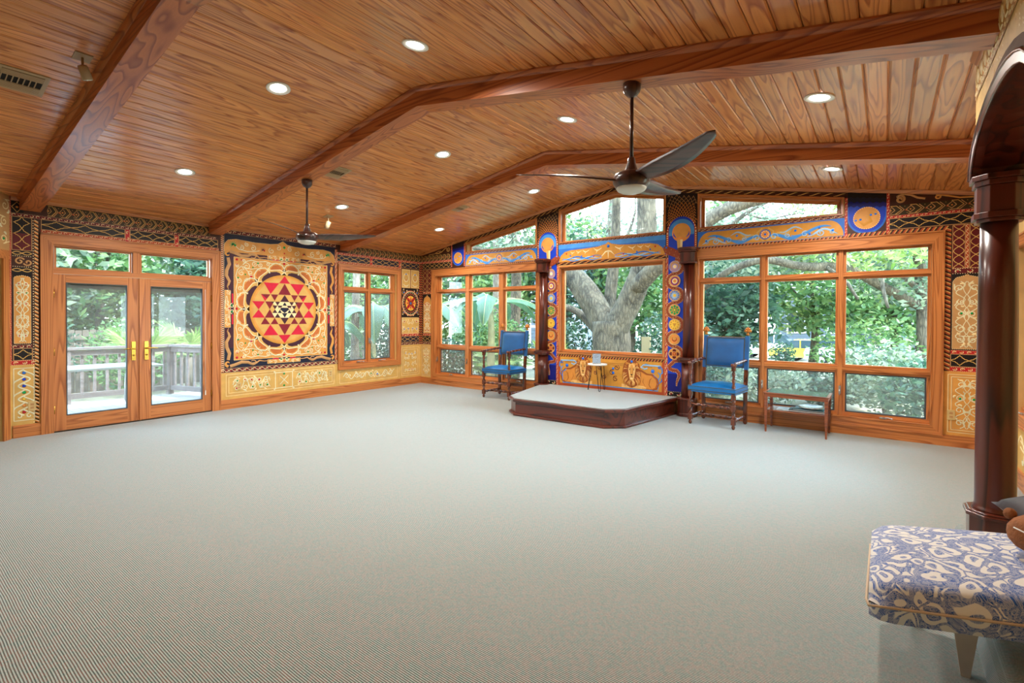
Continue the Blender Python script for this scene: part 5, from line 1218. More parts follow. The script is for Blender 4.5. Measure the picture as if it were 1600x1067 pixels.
    b.loft([[(sx*bw, ybk(z) + dy, z) for sx, dy in ((-1, -.028), (1, -.028), (1, .018), (-1, .018))] for z in (z0, z1)], VELVET, False)
    bo = b.build('backrest', parent=e)
    t = MB()
    for z in (z0 + .012, z1 - .018): t.loft([[(sx*bw*.985, ybk(zz) - .030 - dy, zz) for sx, dy in ((-1, 0), (1, 0), (1, .004), (-1, .004))] for zz in (z, z + .008)], TRIM, False)
    for sx in (-1, 1): t.loft([[(sx*bw*.975 + a, ybk(zz) - .030 - dy, zz) for a, dy in ((-.004, 0), (.004, 0), (.004, .004), (-.004, .004))] for zz in (z0 + .012, z1 - .01)], TRIM, False)
    t.build('braid', parent=bo)
    t = MB(); t.loft([[(sx*bw*.97, ybk(zz) + dy, zz) for sx, dy in ((-1, -.024), (1, -.024), (1, .014), (-1, .014))] for zz in (z1, z1 + .008)], BRASS, False); t.build('top_rail', parent=e)
    e.location = (x, y, 0); e.rotation_euler = (0, 0, rz)
    return e
make_chair(2.672, -0.43, 0.012, 'blue armchair with barley-twist legs left of the wooden platform')
make_chair(6.365, -0.40, -0.095, 'blue armchair with barley-twist legs right of the platform, nearer the camera')

# ------------------------------------------------------------------ side table with books and a dish
t = empty('side_table', (7.30, -0.27, 0), 'narrow teak side table with glass top before the right window', 'table')
TILE = flat('blue_green_mosaic_top', (92, 128, 122), 0.08, spec=0.8, var=0.5, vscale=40)
x0, x1, y0, y1 = 6.955, 7.655, -0.50, -0.055
m = MB(); m.prism([(x0, y0), (x1, y0 - .02), (x1, y1 - .02), (x0, y1)], 0.450, 0.497, TEAK)
m.prism([(x0 - .012, y0 - .012), (x1 + .012, y0 - .032), (x1 + .012, y1 - .01), (x0 - .012, y1 + .01)], 0.494, 0.506, TEAK); m.build('tabletop', parent=t, bevel=0.004)
m = MB(); m.prism([(x0 + .02, y0 + .018), (x1 - .02, y0), (x1 - .02, y1 - .038), (x0 + .02, y1 - .018)], 0.503, 0.509, TILE); m.build('inlay', parent=t)
for lx, ly in ((x0 + .02, y0 + .02), (x1 - .02, y0), (x1 - .02, y1 - .04), (x0 + .02, y1 - .02)):
    m = MB(); m.loft([[(lx + a*w, ly + b_*w, z) for a, b_ in ((-1, -1), (1, -1), (1, 1), (-1, 1))] for w, z in ((.010, 0), (.020, 0.46))], TEAK, False); m.build('leg', parent=t)
m = MB(); m.prism([(x0 + .02, y0 + .03), (x1 - .02, y0 + .01), (x1 - .02, y1 - .05), (x0 + .02, y1 - .03)], 0.268, 0.282, TEAK); m.build('lower_shelf', parent=t)
BK1 = flat('navy_book_cloth', (20, 50, 78), 0.4); BK2 = flat('teal_book_cloth', (16, 92, 112), 0.4); PAGE = flat('paper', (232, 228, 214), 0.7); WBK = flat('white_book_cover', (214, 220, 224), 0.35)
def book(x, y, z, w, d, h, mat, rz, label, nm='book'):
    e = empty(nm, (x, y, z), label, 'book', 'books on the low shelf')
    e.rotation_euler = (0, 0, 0)
    m = MB(lambda u, v, w_: (x + u*cos(rz) - v*sin(rz), y + u*sin(rz) + v*cos(rz), z + w_))
    m.box(-w/2, w/2, -d/2, d/2, 0, .003, mat); m.box(-w/2, w/2, -d/2, d/2, h - .003, h, mat); m.box(-w/2, w/2, d/2 - .004, d/2, 0, h, mat); m.build('cover', parent=e)
    m = MB(lambda u, v, w_: (x + u*cos(rz) - v*sin(rz), y + u*sin(rz) + v*cos(rz), z + w_)); m.box(-w/2 + .005, w/2 - .005, -d/2 + .006, d/2 - .004, .003, h - .003, PAGE); m.build('pages', parent=e)
book(7.42, -0.29, 0.2825, 0.40, 0.27, 0.018, BK1, 0.02, 'large navy book lying lowest under the dish on the side table shelf')
book(7.44, -0.29, 0.301, 0.34, 0.25, 0.014, BK2, -0.06, 'teal book lying on the navy book under the dish')
m = MB(); m.lathe([(0.055, 0.0), (0.10, 0.006), (0.145, 0.024), (0.150, 0.036), (0.143, 0.034), (0.10, 0.016), (0.02, 0.010)], (7.46, -0.30, 0.3155), flat('patterned_dish', (190, 205, 200), 0.15, spec=0.7, var=0.35, vscale=30), 32)
setp(m.build('dish'), 'round shallow dish resting on the books in the side table', 'dish')
m = MB(); m.box(7.08, 7.28, -0.42, -0.18, 0.2825, 0.286, WBK); setp(m.build('paper_sheet'), 'white paper sheet lying on the left of the side table shelf', 'paper')

# ------------------------------------------------------------------ round hairpin table and acrylic sign on the dais
t = empty('round_table', (4.43, -0.20, 0.256), 'small round white table with black hairpin legs on the platform', 'table')
m = MB(); m.lathe([(0.150, 0.675), (0.158, 0.68), (0.158, 0.696), (0.150, 0.70)], (4.43, -0.20, 0), WHITEP, 36); m.build('tabletop', parent=t)
for k, a in enumerate((radians(190), radians(310), radians(70))):
    fx, fy = 4.43 + 0.155*cos(a), -0.20 + 0.155*sin(a); tx, ty = 4.43 + .10*cos(a), -0.20 + .10*sin(a); px_, py_ = -sin(a), cos(a)
    m = MB(); m.tube([(tx + px_*.045, ty + py_*.045, .678), (fx + px_*.014, fy + py_*.014, .285), (fx + px_*.008, fy + py_*.008, .263), (fx, fy, .260), (fx - px_*.008, fy - py_*.008, .263), (fx - px_*.014, fy - py_*.014, .285), (tx - px_*.045, ty - py_*.045, .678)], 0.005, BLACKM, 8)
    m.build('leg', parent=t)
sg = empty('acrylic_sign', (4.44, -0.24, 0.701), 'clear acrylic sign holder with printed card on the small round table', 'sign')
mpS = lambda u, v, h: (4.44 + u*.80 + h*.60, -0.25 + u*.60 - h*.80, v)
m = MB(mpS); m.box(-.068, .068, .701, .706, -.02, .045, ACRYL); m.box(-.068, .068, .706, .865, -.006, -.003, ACRYL); m.box(-.068, .068, .706, .865, .000, .003, ACRYL); m.build('holder', parent=sg)
m = MB(mpS); m.box(-.062, .062, .712, .860, -.0025, -.0005, flat('printed_card', (226, 232, 240), 0.5)); cd = m.build('card', parent=sg)
a = Art(mpS, 0.0); 
for q, (ln_, v) in enumerate(((.05, .842), (.08, .825), (.085, .812), (.06, .799))): a.add([(-ln_/2, v, -.0002), (ln_/2, v, -.0002), (ln_/2, v + .003, -.0002), (-ln_/2, v + .003, -.0002)], [(0, 1, 2, 3)], flat('print_ink', (110, 116, 130), 0.6))
a.build('print', parent=cd)

# ------------------------------------------------------------------ ceiling fans
def make_fan(x, y, angles, label, R=0.82, stem_z=2.62, lamp=True):
    zt = 2.695 + 0.166 * (x if x < RX else 2 * RX - x)
    D = -0.055
    e = empty('ceiling_fan', (x, y, zt), label, 'ceiling fan', 'three-blade ceiling fans')
    m = MB(); m.lathe([(0.062, zt), (0.062, zt - .04), (0.055, zt - .062), (0.036, zt - .085), (0.020, zt - .092), (0.016, zt - .10)], (x, y, 0), DARKW, 28); m.build('canopy', parent=e)
    m = MB(); m.tube([(x, y, zt - .08), (x, y, stem_z - .02 + D)], 0.013, DARKW, 14); m.build('downrod', parent=e)
    m = MB(); m.lathe([(0.018, 2.64), (0.024, 2.635), (0.030, 2.60), (0.046, 2.552), (0.050, 2.545), (0.052, 2.535), (0.09, 2.532), (0.118, 2.515), (0.130, 2.485), (0.126, 2.455), (0.110, 2.43), (0.100, 2.422)], (x, y, D), DARKW, 36); m.build('motor_housing', parent=e)
    m = MB(); m.lathe([(0.104, 2.430), (0.104, 2.418), (0.095, 2.405), (0.07, 2.392), (0.035, 2.385), (0.004, 2.383)], (x, y, D), GLASSW, 32); m.build('lamp_lens', parent=e)
    for an in angles:
        a = radians(an); c_, s_ = cos(a), sin(a)
        m = MB(); rings = []; n = 22
        for k in range(n + 1):
            t_ = k/n; r = 0.075 + (R - .075)*t_
            chord = 0.05 + 0.115 * (sin(pi * min(1, t_**.75 * .92 + .06)) ** .9) if t_ < .999 else .02
            if t_ > .93: chord *= sqrt(max(0.03, 1 - ((t_ - .93)/.075)**2))
            off = 0.05 * sin(pi * t_) - .02 * t_              # swept edge
            pt = -radians(26 - 12*t_); z = 2.485 + D + 0.055*t_**2 + .01*sin(pi*t_)
            th = .012*(1 - .7*t_) + .004
            sec = []
            for u, w_ in ((-.5, 0), (-.25, .5), (.25, .5), (.5, 0), (.25, -.5), (-.25, -.5)):
                q = off + u*chord*cos(pt); zz = z + u*chord*sin(pt) + w_*th
                sec.append((x + r*c_ - q*s_, y + r*s_ + q*c_, zz))
            rings.append(sec)
        m.loft(rings, DARKX, True); m.build('blade', parent=e)
    return e
make_fan(6.74, -4.21, (212, 328, 86), 'dark walnut three-blade ceiling fan at right with frosted lamp')
make_fan(2.53, -4.19, (295, 59, 170), 'dark walnut three-blade ceiling fan at left before the mandala mural')

# ------------------------------------------------------------------ recessed lights
LENS = bpy.data.materials.new('lamp_glow'); LENS.use_nodes = True
_b = LENS.node_tree.nodes['Principled BSDF']; _b.inputs['Emission Color'].default_value = (1, 0.95, 0.88, 1); _b.inputs['Emission Strength'].default_value = 9
cans = [(5.315, -4.95, 'largest, nearest recessed ceiling light at top centre'), (3.81, -5.22, 'recessed ceiling light between the first two beams, left of the top centre one'), (1.66, -5.20, 'leftmost recessed ceiling light, low on the ceiling above the french doors'),
        (1.59, -3.07, 'recessed ceiling light beside the left fan\'s downrod and beige spotlight'), (1.485, -0.907, 'recessed ceiling light nearest the left room corner, above the left window group'), (3.742, -3.08, 'recessed ceiling light left of centre between the second and third beams'),
        (3.667, -0.958, 'recessed ceiling light near the window wall just left of the fan blade tip'), (5.583, -3.152, 'recessed ceiling light just left of the right fan downrod'), (7.78, -3.22, 'recessed ceiling light right of the right fan between two beams'), (7.706, -1.047, 'recessed ceiling light nearest the window wall on the right'),
        (2.2, -8.2, None), (5.6, -8.6, None)]  # last two: unseen lamps added behind the camera to light the room
for k, (x, y, lb) in enumerate(cans):
    z = ceil_z(x); sl = -atan2(0.1735, 1) if x < RX else atan2(0.1735, 1)
    T = lambda u, v, h: (x + u*cos(sl) + h*sin(sl)*0, y + v, z - u*sin(sl) * 1 + h)
    if lb:
        e = empty('recessed_light', (x, y, z), lb, 'ceiling light', 'recessed ceiling lights')
        m = MB(lambda u, v, h: (x + u*cos(sl), y + v, z - sin(sl)*u + h)); n = 28
        m.loft([[(r*cos(2*pi*i/n), r*sin(2*pi*i/n), h) for i in range(n)] for r, h in ((.100, .002), (.102, -.006), (.092, -.010), (.068, -.004), (.066, .0)) ], WHITEP, True, cap=False); m.build('trim_ring', parent=e)
        m = MB(lambda u, v, h: (x + u*cos(sl), y + v, z - sin(sl)*u + h)); m.loft([[(r*cos(2*pi*i/n), r*sin(2*pi*i/n), h) for i in range(n)] for r, h in ((.067, -.002), (.052, -.005), (.004, -.007))], LENS, True, cap=True); m.build('lens', parent=e)
        make_light('lamp', 'AREA', (0, 0, -0.02), 32, (1.0, 0.93, 0.84), 0.11, parent=e)
    else:
        make_light('lamp', 'AREA', (x, y, z - 0.03), 32 * .3, (1.0, 0.93, 0.84), 0.13)  # added fill lamp out of view, without a fixture

# ------------------------------------------------------------------ vents and spotlights
def vent(x, y, w, d, label, mat=BEIGEP, rz=0):
    z = ceil_z(x); sgn = 1 if x < RX else -1
    e = empty('ceiling_vent', (x, y, z), label, 'air vent', 'ceiling air vents')
    mp = lambda u, v, h: (x + u, y + v, z + sgn*0.1735*u - h)
    m = MB(mp); ring(m, -w/2, w/2, -d/2, d/2, .028, .001, .008, mat, mat); m.build('frame', parent=e)
    m = MB(mp); m.box(-w/2 + .02, w/2 - .02, -d/2 + .02, d/2 - .02, .0005, .002, HOLE); m.build('duct', parent=e)
    m = MB(mp)
    q = w/4 - .007
    for i in range(5): u = -w/2 + .04 + i*q/5; m.box(u, u + .010, -d/2 + .03, d/2 - .03, .002, .012, mat); m.box(-u - .010, -u, -d/2 + .03, d/2 - .03, .002, .012, mat)
    for i in range(7): v = -d/2 + .034 + i*(d - .07)/7; m.box(-w/2 + .04 + q, w/2 - .04 - q, v, v + .006, .002, .010, mat)
    m.build('louvres', parent=e)
vent(2.59, -3.82, 0.32, 0.24, 'beige ceiling air vent above the left fan')
vent(2.50, -1.45, 0.28, 0.24, 'small beige ceiling air vent between the third beam and the window wall')
vent(6.80, -3.83, 0.26, 0.16, 'ceiling air vent tucked behind the right fan canopy')
vent(2.70, -6.72, 0.34, 0.30, 'beige ceiling air vent at the upper left edge of the picture')
def spotlight(x, y, mat, aim, label, s=1.0):
    z = ceil_z(x)
    e = empty('spotlight', (x, y, z), label, 'spotlight')
    mp = lambda u, v, h: (x + u, y + v, z + 0.1735*u - h)
    m = MB(mp); m.box(-.06*s, .06*s, -.06*s, .06*s, .0, .008, mat); m.build('mounting_plate', parent=e, bevel=.002)
    m = MB(); m.tube([(x, y, z), (x, y, z - .05*s), (x + .01, y, z - .09*s)], .009*s, mat, 10); m.build('stem', parent=e)
    m = MB(); c = Vector((x + .01, y, z - .09*s)); d = Vector(aim).normalized()
    m.tube([tuple(c - d*.012), tuple(c), tuple(c + d*.10*s)], [.030*s, .036*s, .038*s], mat, 20); m.build('lamp_head', parent=e)
    m = MB(); m.tube([tuple(c + d*.098*s), tuple(c + d*.103*s)], .031*s, GLASSW, 20); m.build('lens', parent=e)
spotlight(1.14, -3.01, WHITEP if False else flat('ivory_enamel', (176, 156, 124), .4), (-.35, -.15, -.9), 'ivory spotlight on a square plate beside the left fan', 1.05)
spotlight(3.30, -6.47, BEIGEP, (-.15, .35, -.9), 'bronze spotlight against the nearest beam at upper left', .9)

# ------------------------------------------------------------------ wall outlets
def outlet(mp, u, v, label):
    e = empty('power_outlet', mp(u, v, 0.004), label, 'power outlet')
    m = MB(mp); m.box(u - .035, u + .035, v - .057, v + .057, .003, .011, pc('outlet')); m.build('cover_plate', parent=e, bevel=.002)
    m = MB(mp)
    for dv in (-.02, .02):
        m.box(u - .016, u + .016, v + dv - .013, v + dv + .013, .011, .0125, pc('tan'))
        for du in (-.007, .005): m.box(u + du, u + du + .002, v + dv - .004, v + dv + .006, .0125, .013, HOLE)
    m.build('sockets', parent=e)
outlet(mapL, -6.245, .36, 'painted power outlet left of the french doors low on the wall')
outlet(mapL, -3.86, .34, 'painted power outlet in the gold dado below the big mural, left end')
outlet(mapL, -2.24, .40, 'painted power outlet in the gold dado below the big mural, right end')
outlet(mapW, 8.80, .36, 'painted power outlet in the gold dado at the right corner')

# ------------------------------------------------------------------ curved bench with cushions
def paisley():
    m, nt, b = newmat('blue_paisley_linen'); N = nt.nodes; L = nt.links
    tc = N.new('ShaderNodeTexCoord'); mp = N.new('ShaderNodeMapping'); mp.inputs['Scale'].default_value = (1, 1, 0.9); L.new(tc.outputs['Object'], mp.inputs[0])
    nz = N.new('ShaderNodeTexNoise'); nz.inputs['Scale'].default_value = 7; nz.inputs['Detail'].default_value = 1.5; L.new(mp.outputs[0], nz.inputs['Vector'])
    vm = N.new('ShaderNodeVectorMath'); vm.operation = 'MULTIPLY_ADD'; vm.inputs[1].default_value = (.16, .16, .16); L.new(nz.outputs['Color'], vm.inputs[0]); L.new(mp.outputs[0], vm.inputs[2])
    def cells(scale, feat='F1'):
        v = N.new('ShaderNodeTexVoronoi'); v.feature = feat; v.inputs['Scale'].default_value = scale; L.new(vm.outputs[0], v.inputs['Vector']); return v
    def rings(v, freq, lo, hi):
        mu = N.new('ShaderNodeMath'); mu.operation = 'MULTIPLY'; mu.inputs[1].default_value = freq; L.new(v.outputs['Distance'], mu.inputs[0])
        sn = N.new('ShaderNodeMath'); sn.operation = 'SINE'; L.new(mu.outputs[0], sn.inputs[0])
        mr = N.new('ShaderNodeMapRange'); mr.inputs[1].default_value = lo; mr.inputs[2].default_value = hi; L.new(sn.outputs[0], mr.inputs[0]); return mr
    v1 = cells(10.5); r1 = rings(v1, 16, -.25, .05); v2 = cells(26); r2 = rings(v2, 18, -.1, .3)
    e1 = cells(10.5, 'DISTANCE_TO_EDGE')
    vine = N.new('ShaderNodeMapRange'); vine.inputs[1].default_value = .05; vine.inputs[2].default_value = .035; L.new(e1.outputs['Distance'], vine.inputs[0])
    mx = N.new('ShaderNodeMath'); mx.operation = 'MAXIMUM'; L.new(r1.outputs[0], mx.inputs[0]); L.new(vine.outputs[0], mx.inputs[1])
    v3 = cells(70); r3_ = rings(v3, 22, -.4, .4)
    ml = N.new('ShaderNodeMapRange'); ml.inputs[3].default_value = .62; ml.inputs[4].default_value = 1.0; L.new(r3_.outputs[0], ml.inputs[0])
    m1 = N.new('ShaderNodeMath'); m1.operation = 'MULTIPLY'; L.new(mx.outputs[0], m1.inputs[0]); L.new(ml.outputs[0], m1.inputs[1])
    ml2 = N.new('ShaderNodeMapRange'); ml2.inputs[3].default_value = .75; ml2.inputs[4].default_value = 1.0; L.new(r2.outputs[0], ml2.inputs[0])
    m2 = N.new('ShaderNodeMath'); m2.operation = 'MULTIPLY'; L.new(m1.outputs[0], m2.inputs[0]); L.new(ml2.outputs[0], m2.inputs[1])
    c = N.new('ShaderNodeMixRGB'); c.inputs[1].default_value = lin((226, 224, 218)); c.inputs[2].default_value = lin((22, 84, 166)); L.new(m2.outputs[0], c.inputs[0])
    L.new(c.outputs[0], b.inputs['Base Color']); b.inputs['Roughness'].default_value = .8; b.inputs['Sheen Weight'].default_value = .2
    return m
PAIS = paisley()
be = empty('bench', (8.5, -4.85, 0), 'curved bench in blue and white paisley fabric at lower right', 'bench')
def crest(s):      # s along the bench (x), top height
    t_ = (s - 8.14)/1.1
    return 0.432 + 0.085*sin(min(1, max(0, t_*1.25))*pi/2) - .0 * t_
def seat_mesh():
    m = MB(); xs_ = [8.14 + 1.0*k/26 for k in range(27)]; rings = []
    for k, x in enumerate(xs_):
        zt = crest(x); e_ = .0; r = .05; th = .15
        yf, yb = -5.16 + .10*(x - 8.14)*0 + .16*(x - 8.14), -4.42 + .10*(x - 8.14)
        if k == 0: sq_ = .86
        elif k == 1: sq_ = .97
        else: sq_ = 1
        cy_, hy = (yf + yb)/2, (yb - yf)/2
        zb = zt - th - .01*sin(max(0, (x - 8.14))*4) + .0
        P_ = []
        for (v, zz) in ((-1.0, zb), (-1.0, zb + .052), (-1.012, zb + .058), (-1.0, zb + .066), (-.985, zt - .035), (-.94, zt - .014), (-.85, zt - .004), (-.5, zt + .012), (0, zt + .018), (.5, zt + .012), (.85, zt - .004), (.94, zt - .014), (.985, zt - .035), (1.0, zb + .06), (1.0, zb)):
            P_.append((x, cy_ + v*hy*(sq_ if abs(v) < 2 else 1), zt - (zt - zz)*1.0 - (0 if k > 1 else (.018 if k == 0 else .004) if zz > zb + .06 else 0)))
        rings.append(P_)
    m.loft(rings, PAIS, True); return m
seat_mesh().build('seat', parent=be)
m = MB(); pts = [(8.14 + 1.0*k/26, -5.16 + .16*(1.0*k/26) - .006, crest(8.14 + 1.0*k/26) - .15 - .01*sin((1.0*k/26)*4) + .062) for k in range(27)]
m.tube([(8.135, -4.5, .335), (8.132, -5.1, .335)] + pts, .005, flat('linen_piping', (196, 170, 140), .7), 6); m.build('piping', parent=be)
LEGP = flat('birch_leg', (190, 184, 176), .45, var=.06, vscale=20)
def tleg(x, y, z0, z1, th_=.02):
    m = MB(); m.loft([[(x + a*w, y + b_*th_, z) for a, b_ in ((-1, -1), (1, -1), (1, 1), (-1, 1))] for w, z in ((.014, z0), (.060, z1))], LEGP, False); m.build('leg', parent=be)
tleg(8.455, -4.80, 0.0, 0.37); tleg(8.30, -4.50, 0.0, 0.33); tleg(9.02, -4.78, 0.18, 0.37); tleg(9.02, -4.48, 0.18, 0.37)
def pillow(cx, cy, cz, hx, hy, hz, rx, ry, rz, mat, name, label, cat, edge=None):
    Rm = Matrix.Rotation(rz, 3, 'Z') @ Matrix.Rotation(ry, 3, 'Y') @ Matrix.Rotation(rx, 3, 'X')
    m = MB(); n = 16
    for sg in (1, -1):
        vs = []
        for j in range(n + 1):
            for i in range(n + 1):
                u, v = -1 + 2*i/n, -1 + 2*j/n; k = ((1 - u*u)*(1 - v*v)) ** .42
                pin = 1 - .10*(1 - abs(u)**2)*(abs(v)**3); pin2 = 1 - .10*(1 - abs(v)**2)*(abs(u)**3)
                p = Rm @ Vector((u*hx*pin2, v*hy*pin, sg*hz*k)); vs.append((cx + p.x, cy + p.y, cz + p.z))
        m.add(vs, [(j*(n+1)+i, j*(n+1)+i+1, (j+1)*(n+1)+i+1, (j+1)*(n+1)+i)[::sg] for j in range(n) for i in range(n)], mat if sg > 0 or edge is None else edge, True)
    return setp(m.build(name), label, cat)
FUR = flat('brown_plush', (150, 96, 58), .8, var=.35, vscale=16, bump=.6, bscale=90)
pillow(8.84, -4.42, .61, .22, .17, .075, radians(12), radians(-14), radians(12), flat('dark_leather', (46, 38, 42), .55, spec=.4, bump=.1, bscale=40), 'cushion', 'dark leather cushion with pale underside lying on the bench at right edge', 'cushion', edge=flat('pale_ticking', (196, 186, 164), .8))
pl_ = empty('plush_toy', (8.735, -4.70, .52), 'brown plush toy lying on the bench at the right edge', 'plush toy')
m = MB(); 
prof = [(-.155, .004), (-.150, .03), (-.13, .058), (-.09, .082), (-.03, .098), (.05, .105), (.14, .10), (.22, .07), (.26, .02)]
m.loft([[(8.735 + x, -4.71 + r*1.05*cos(2*pi*k/20) + .1*x, .600 + r*.92*sin(2*pi*k/20)) for k in range(20)] for x, r in prof], FUR, True); m.build('body', parent=pl_)
m = MB(); m.ball((8.598, -4.675, .655), .022, FUR, 10, (1, 1, 1.1)); m.build('ear', parent=pl_)
m = MB(); m.tube([(8.592, -4.785, .635), (8.64, -4.82, .622), (8.69, -4.83, .600)], .003, WHITEP, 6); m.build('stitched_cord', parent=pl_)
# ------------------------------------------------------------------ outdoors
GZ = -0.62
GROUND = flat('leaf_litter_ground', (150, 142, 120), 0.95, var=.35, vscale=1.5)
m = MB(); 
m.box(-45, 50, 0.12, 60, GZ - .1, GZ, GROUND); m.box(-45, -0.14, -40, 0.12, GZ - .1, GZ, GROUND); m.box(9.3, 50, -40, 0.12, GZ - .1, GZ, GROUND)
m.build('ground', kind='structure')
PAVE = flat('pale_driveway', (200, 196, 186), .9, var=.1)
m = MB(); m.box(-6, 26, 15.5, 21.5, GZ, GZ + .02, PAVE); setp(m.build('driveway', kind='structure'))
def leafmat(name, a, b, c, rough=.5):
    m, nt, bs = newmat(name); N = nt.nodes; L = nt.links
    g = N.new('ShaderNodeNewGeometry'); r = N.new('ShaderNodeValToRGB')
    r.color_ramp.elements[0].color = lin(a); r.color_ramp.elements[1].color = lin(c); e = r.color_ramp.elements.new(.5); e.color = lin(b)
    L.new(g.outputs['Random Per Island'], r.inputs[0]); L.new(r.outputs[0], bs.inputs['Base Color']); bs.inputs['Roughness'].default_value = rough
    t = N.new('ShaderNodeBsdfTranslucent'); L.new(r.outputs[0], t.inputs[0]); mx = N.new('ShaderNodeMixShader'); mx.inputs[0].default_value = .35
    L.new(bs.outputs[0], mx.inputs[1]); L.new(t.outputs[0], mx.inputs[2]); L.new(mx.outputs[0], N['Material Output'].inputs[0])
    return m
LEAF_D = leafmat('dark_leaves', (29, 56, 48), (49, 84, 65), (82, 115, 86))
LEAF_M = leafmat('mid_leaves', (53, 89, 51), (84, 122, 67), (129, 154, 94))
LEAF_L = leafmat('light_leaves', (94, 129, 60), (134, 161, 82), (177, 185, 120))
LEAF_G = leafmat('grey_green_leaves', (75, 96, 82), (110, 129, 104), (151, 161, 134))
LEAF_B = leafmat('banana_leaf', (44, 80, 58), (66, 102, 74), (104, 134, 104), .3)
def barkmat(name, a, b):
    m, nt, bs = newmat(name); N = nt.nodes; L = nt.links
    tc = N.new('ShaderNodeTexCoord'); mp = N.new('ShaderNodeMapping'); mp.inputs['Scale'].default_value = (9, 9, 2.6); L.new(tc.outputs['Object'], mp.inputs[0])
    v = N.new('ShaderNodeTexVoronoi'); v.feature = 'DISTANCE_TO_EDGE'; v.inputs['Scale'].default_value = 1.6; L.new(mp.outputs[0], v.inputs['Vector'])
    n = N.new('ShaderNodeTexNoise'); n.inputs['Scale'].default_value = 3; n.inputs['Detail'].default_value = 6; L.new(tc.outputs['Object'], n.inputs['Vector'])
    ad = N.new('ShaderNodeMath'); ad.operation = 'MULTIPLY_ADD'; ad.inputs[1].default_value = .8; L.new(v.outputs['Distance'], ad.inputs[0]); L.new(n.outputs['Fac'], ad.inputs[2])
    r = N.new('ShaderNodeValToRGB'); r.color_ramp.elements[0].position = .38; r.color_ramp.elements[1].position = .8; r.color_ramp.elements[0].color = lin(a); r.color_ramp.elements[1].color = lin(b)
    L.new(ad.outputs[0], r.inputs[0]); L.new(r.outputs[0], bs.inputs['Base Color']); bs.inputs['Roughness'].default_value = .9
    bp = N.new('ShaderNodeBump'); bp.inputs['Strength'].default_value = .8; bp.inputs['Distance'].default_value = .05; L.new(ad.outputs[0], bp.inputs['Height']); L.new(bp.outputs[0], bs.inputs['Normal'])
    return m
BARK = barkmat('oak_bark', (38, 33, 26), (98, 88, 72)); BARK2 = barkmat('pale_bark', (70, 62, 54), (126, 116, 104))
def leaves(mb, c, rad, n, size, mat, rnd, hollow=.35):
    V, F = [], []
    for _ in range(n):
        while True:
            d = Vector((rnd.uniform(-1, 1), rnd.uniform(-1, 1), rnd.uniform(-1, 1))); q = d.length
            if hollow < q < 1: break
        p = Vector((c[0] + d.x*rad[0], c[1] + d.y*rad[1], c[2] + d.z*rad[2])); s = size * rnd.uniform(.6, 1.3)
        a = Vector((rnd.gauss(0, 1), rnd.gauss(0, 1), rnd.gauss(0, .6))).normalized(); b = a.orthogonal().normalized()
        b = (b*cos(rnd.uniform(0, 6)) + a.cross(b)*sin(rnd.uniform(0, 6))).normalized()
        k = len(V); V += [tuple(p - a*s), tuple(p + b*s*.42), tuple(p + a*s), tuple(p - b*s*.42)]; F.append((k, k+1, k+2, k+3))
    mb.add(V, F, mat)
def tree(name, label, limbs, clouds, bark, group=None, cat='tree', seed=1):
    """limbs: (path, r0, r1); clouds: (centre, radii, count, leaf size, material)"""
    R = random.Random(seed); p0 = limbs[0][0][0]
    e = empty(name, (p0[0], p0[1], GZ), label, cat, group)
    for k, (path, r0, r1) in enumerate(limbs):
        P = [Vector(p) for p in path]; Q = []
        for i in range(len(P) - 1):
            for t_ in (0, .25, .5, .75): Q.append(P[i].lerp(P[i+1], t_) + Vector((R.uniform(-1, 1), R.uniform(-1, 1), 0))*.06*r0)
        Q.append(P[-1]); n = len(Q)
        # smooth
        for _ in range(2): Q = [Q[0]] + [(Q[i-1] + Q[i]*2 + Q[i+1])/4 for i in range(1, n-1)] + [Q[-1]]
        ra = [r0 + (r1 - r0)*(i/(n-1)) for i in range(n)]
        if k == 0: ra = [r * (1 + .25*max(0, 1 - i/3)) for i, r in enumerate(ra)]
        mb = MB(); mb.tube([tuple(q) for q in Q], ra, bark, 14, twist=lambda a, i: 1 + .06*sin(3*a + i*.5) + .04*sin(5*a - i*.3)); mb.build('trunk' if k == 0 else 'branch', parent=e)
    if clouds:
        mb = MB()
        for c, rad, n, s, mt in clouds: leaves(mb, c, rad, n, s, mt, R)
        mb.build('foliage', parent=e, kind='stuff')
    return e
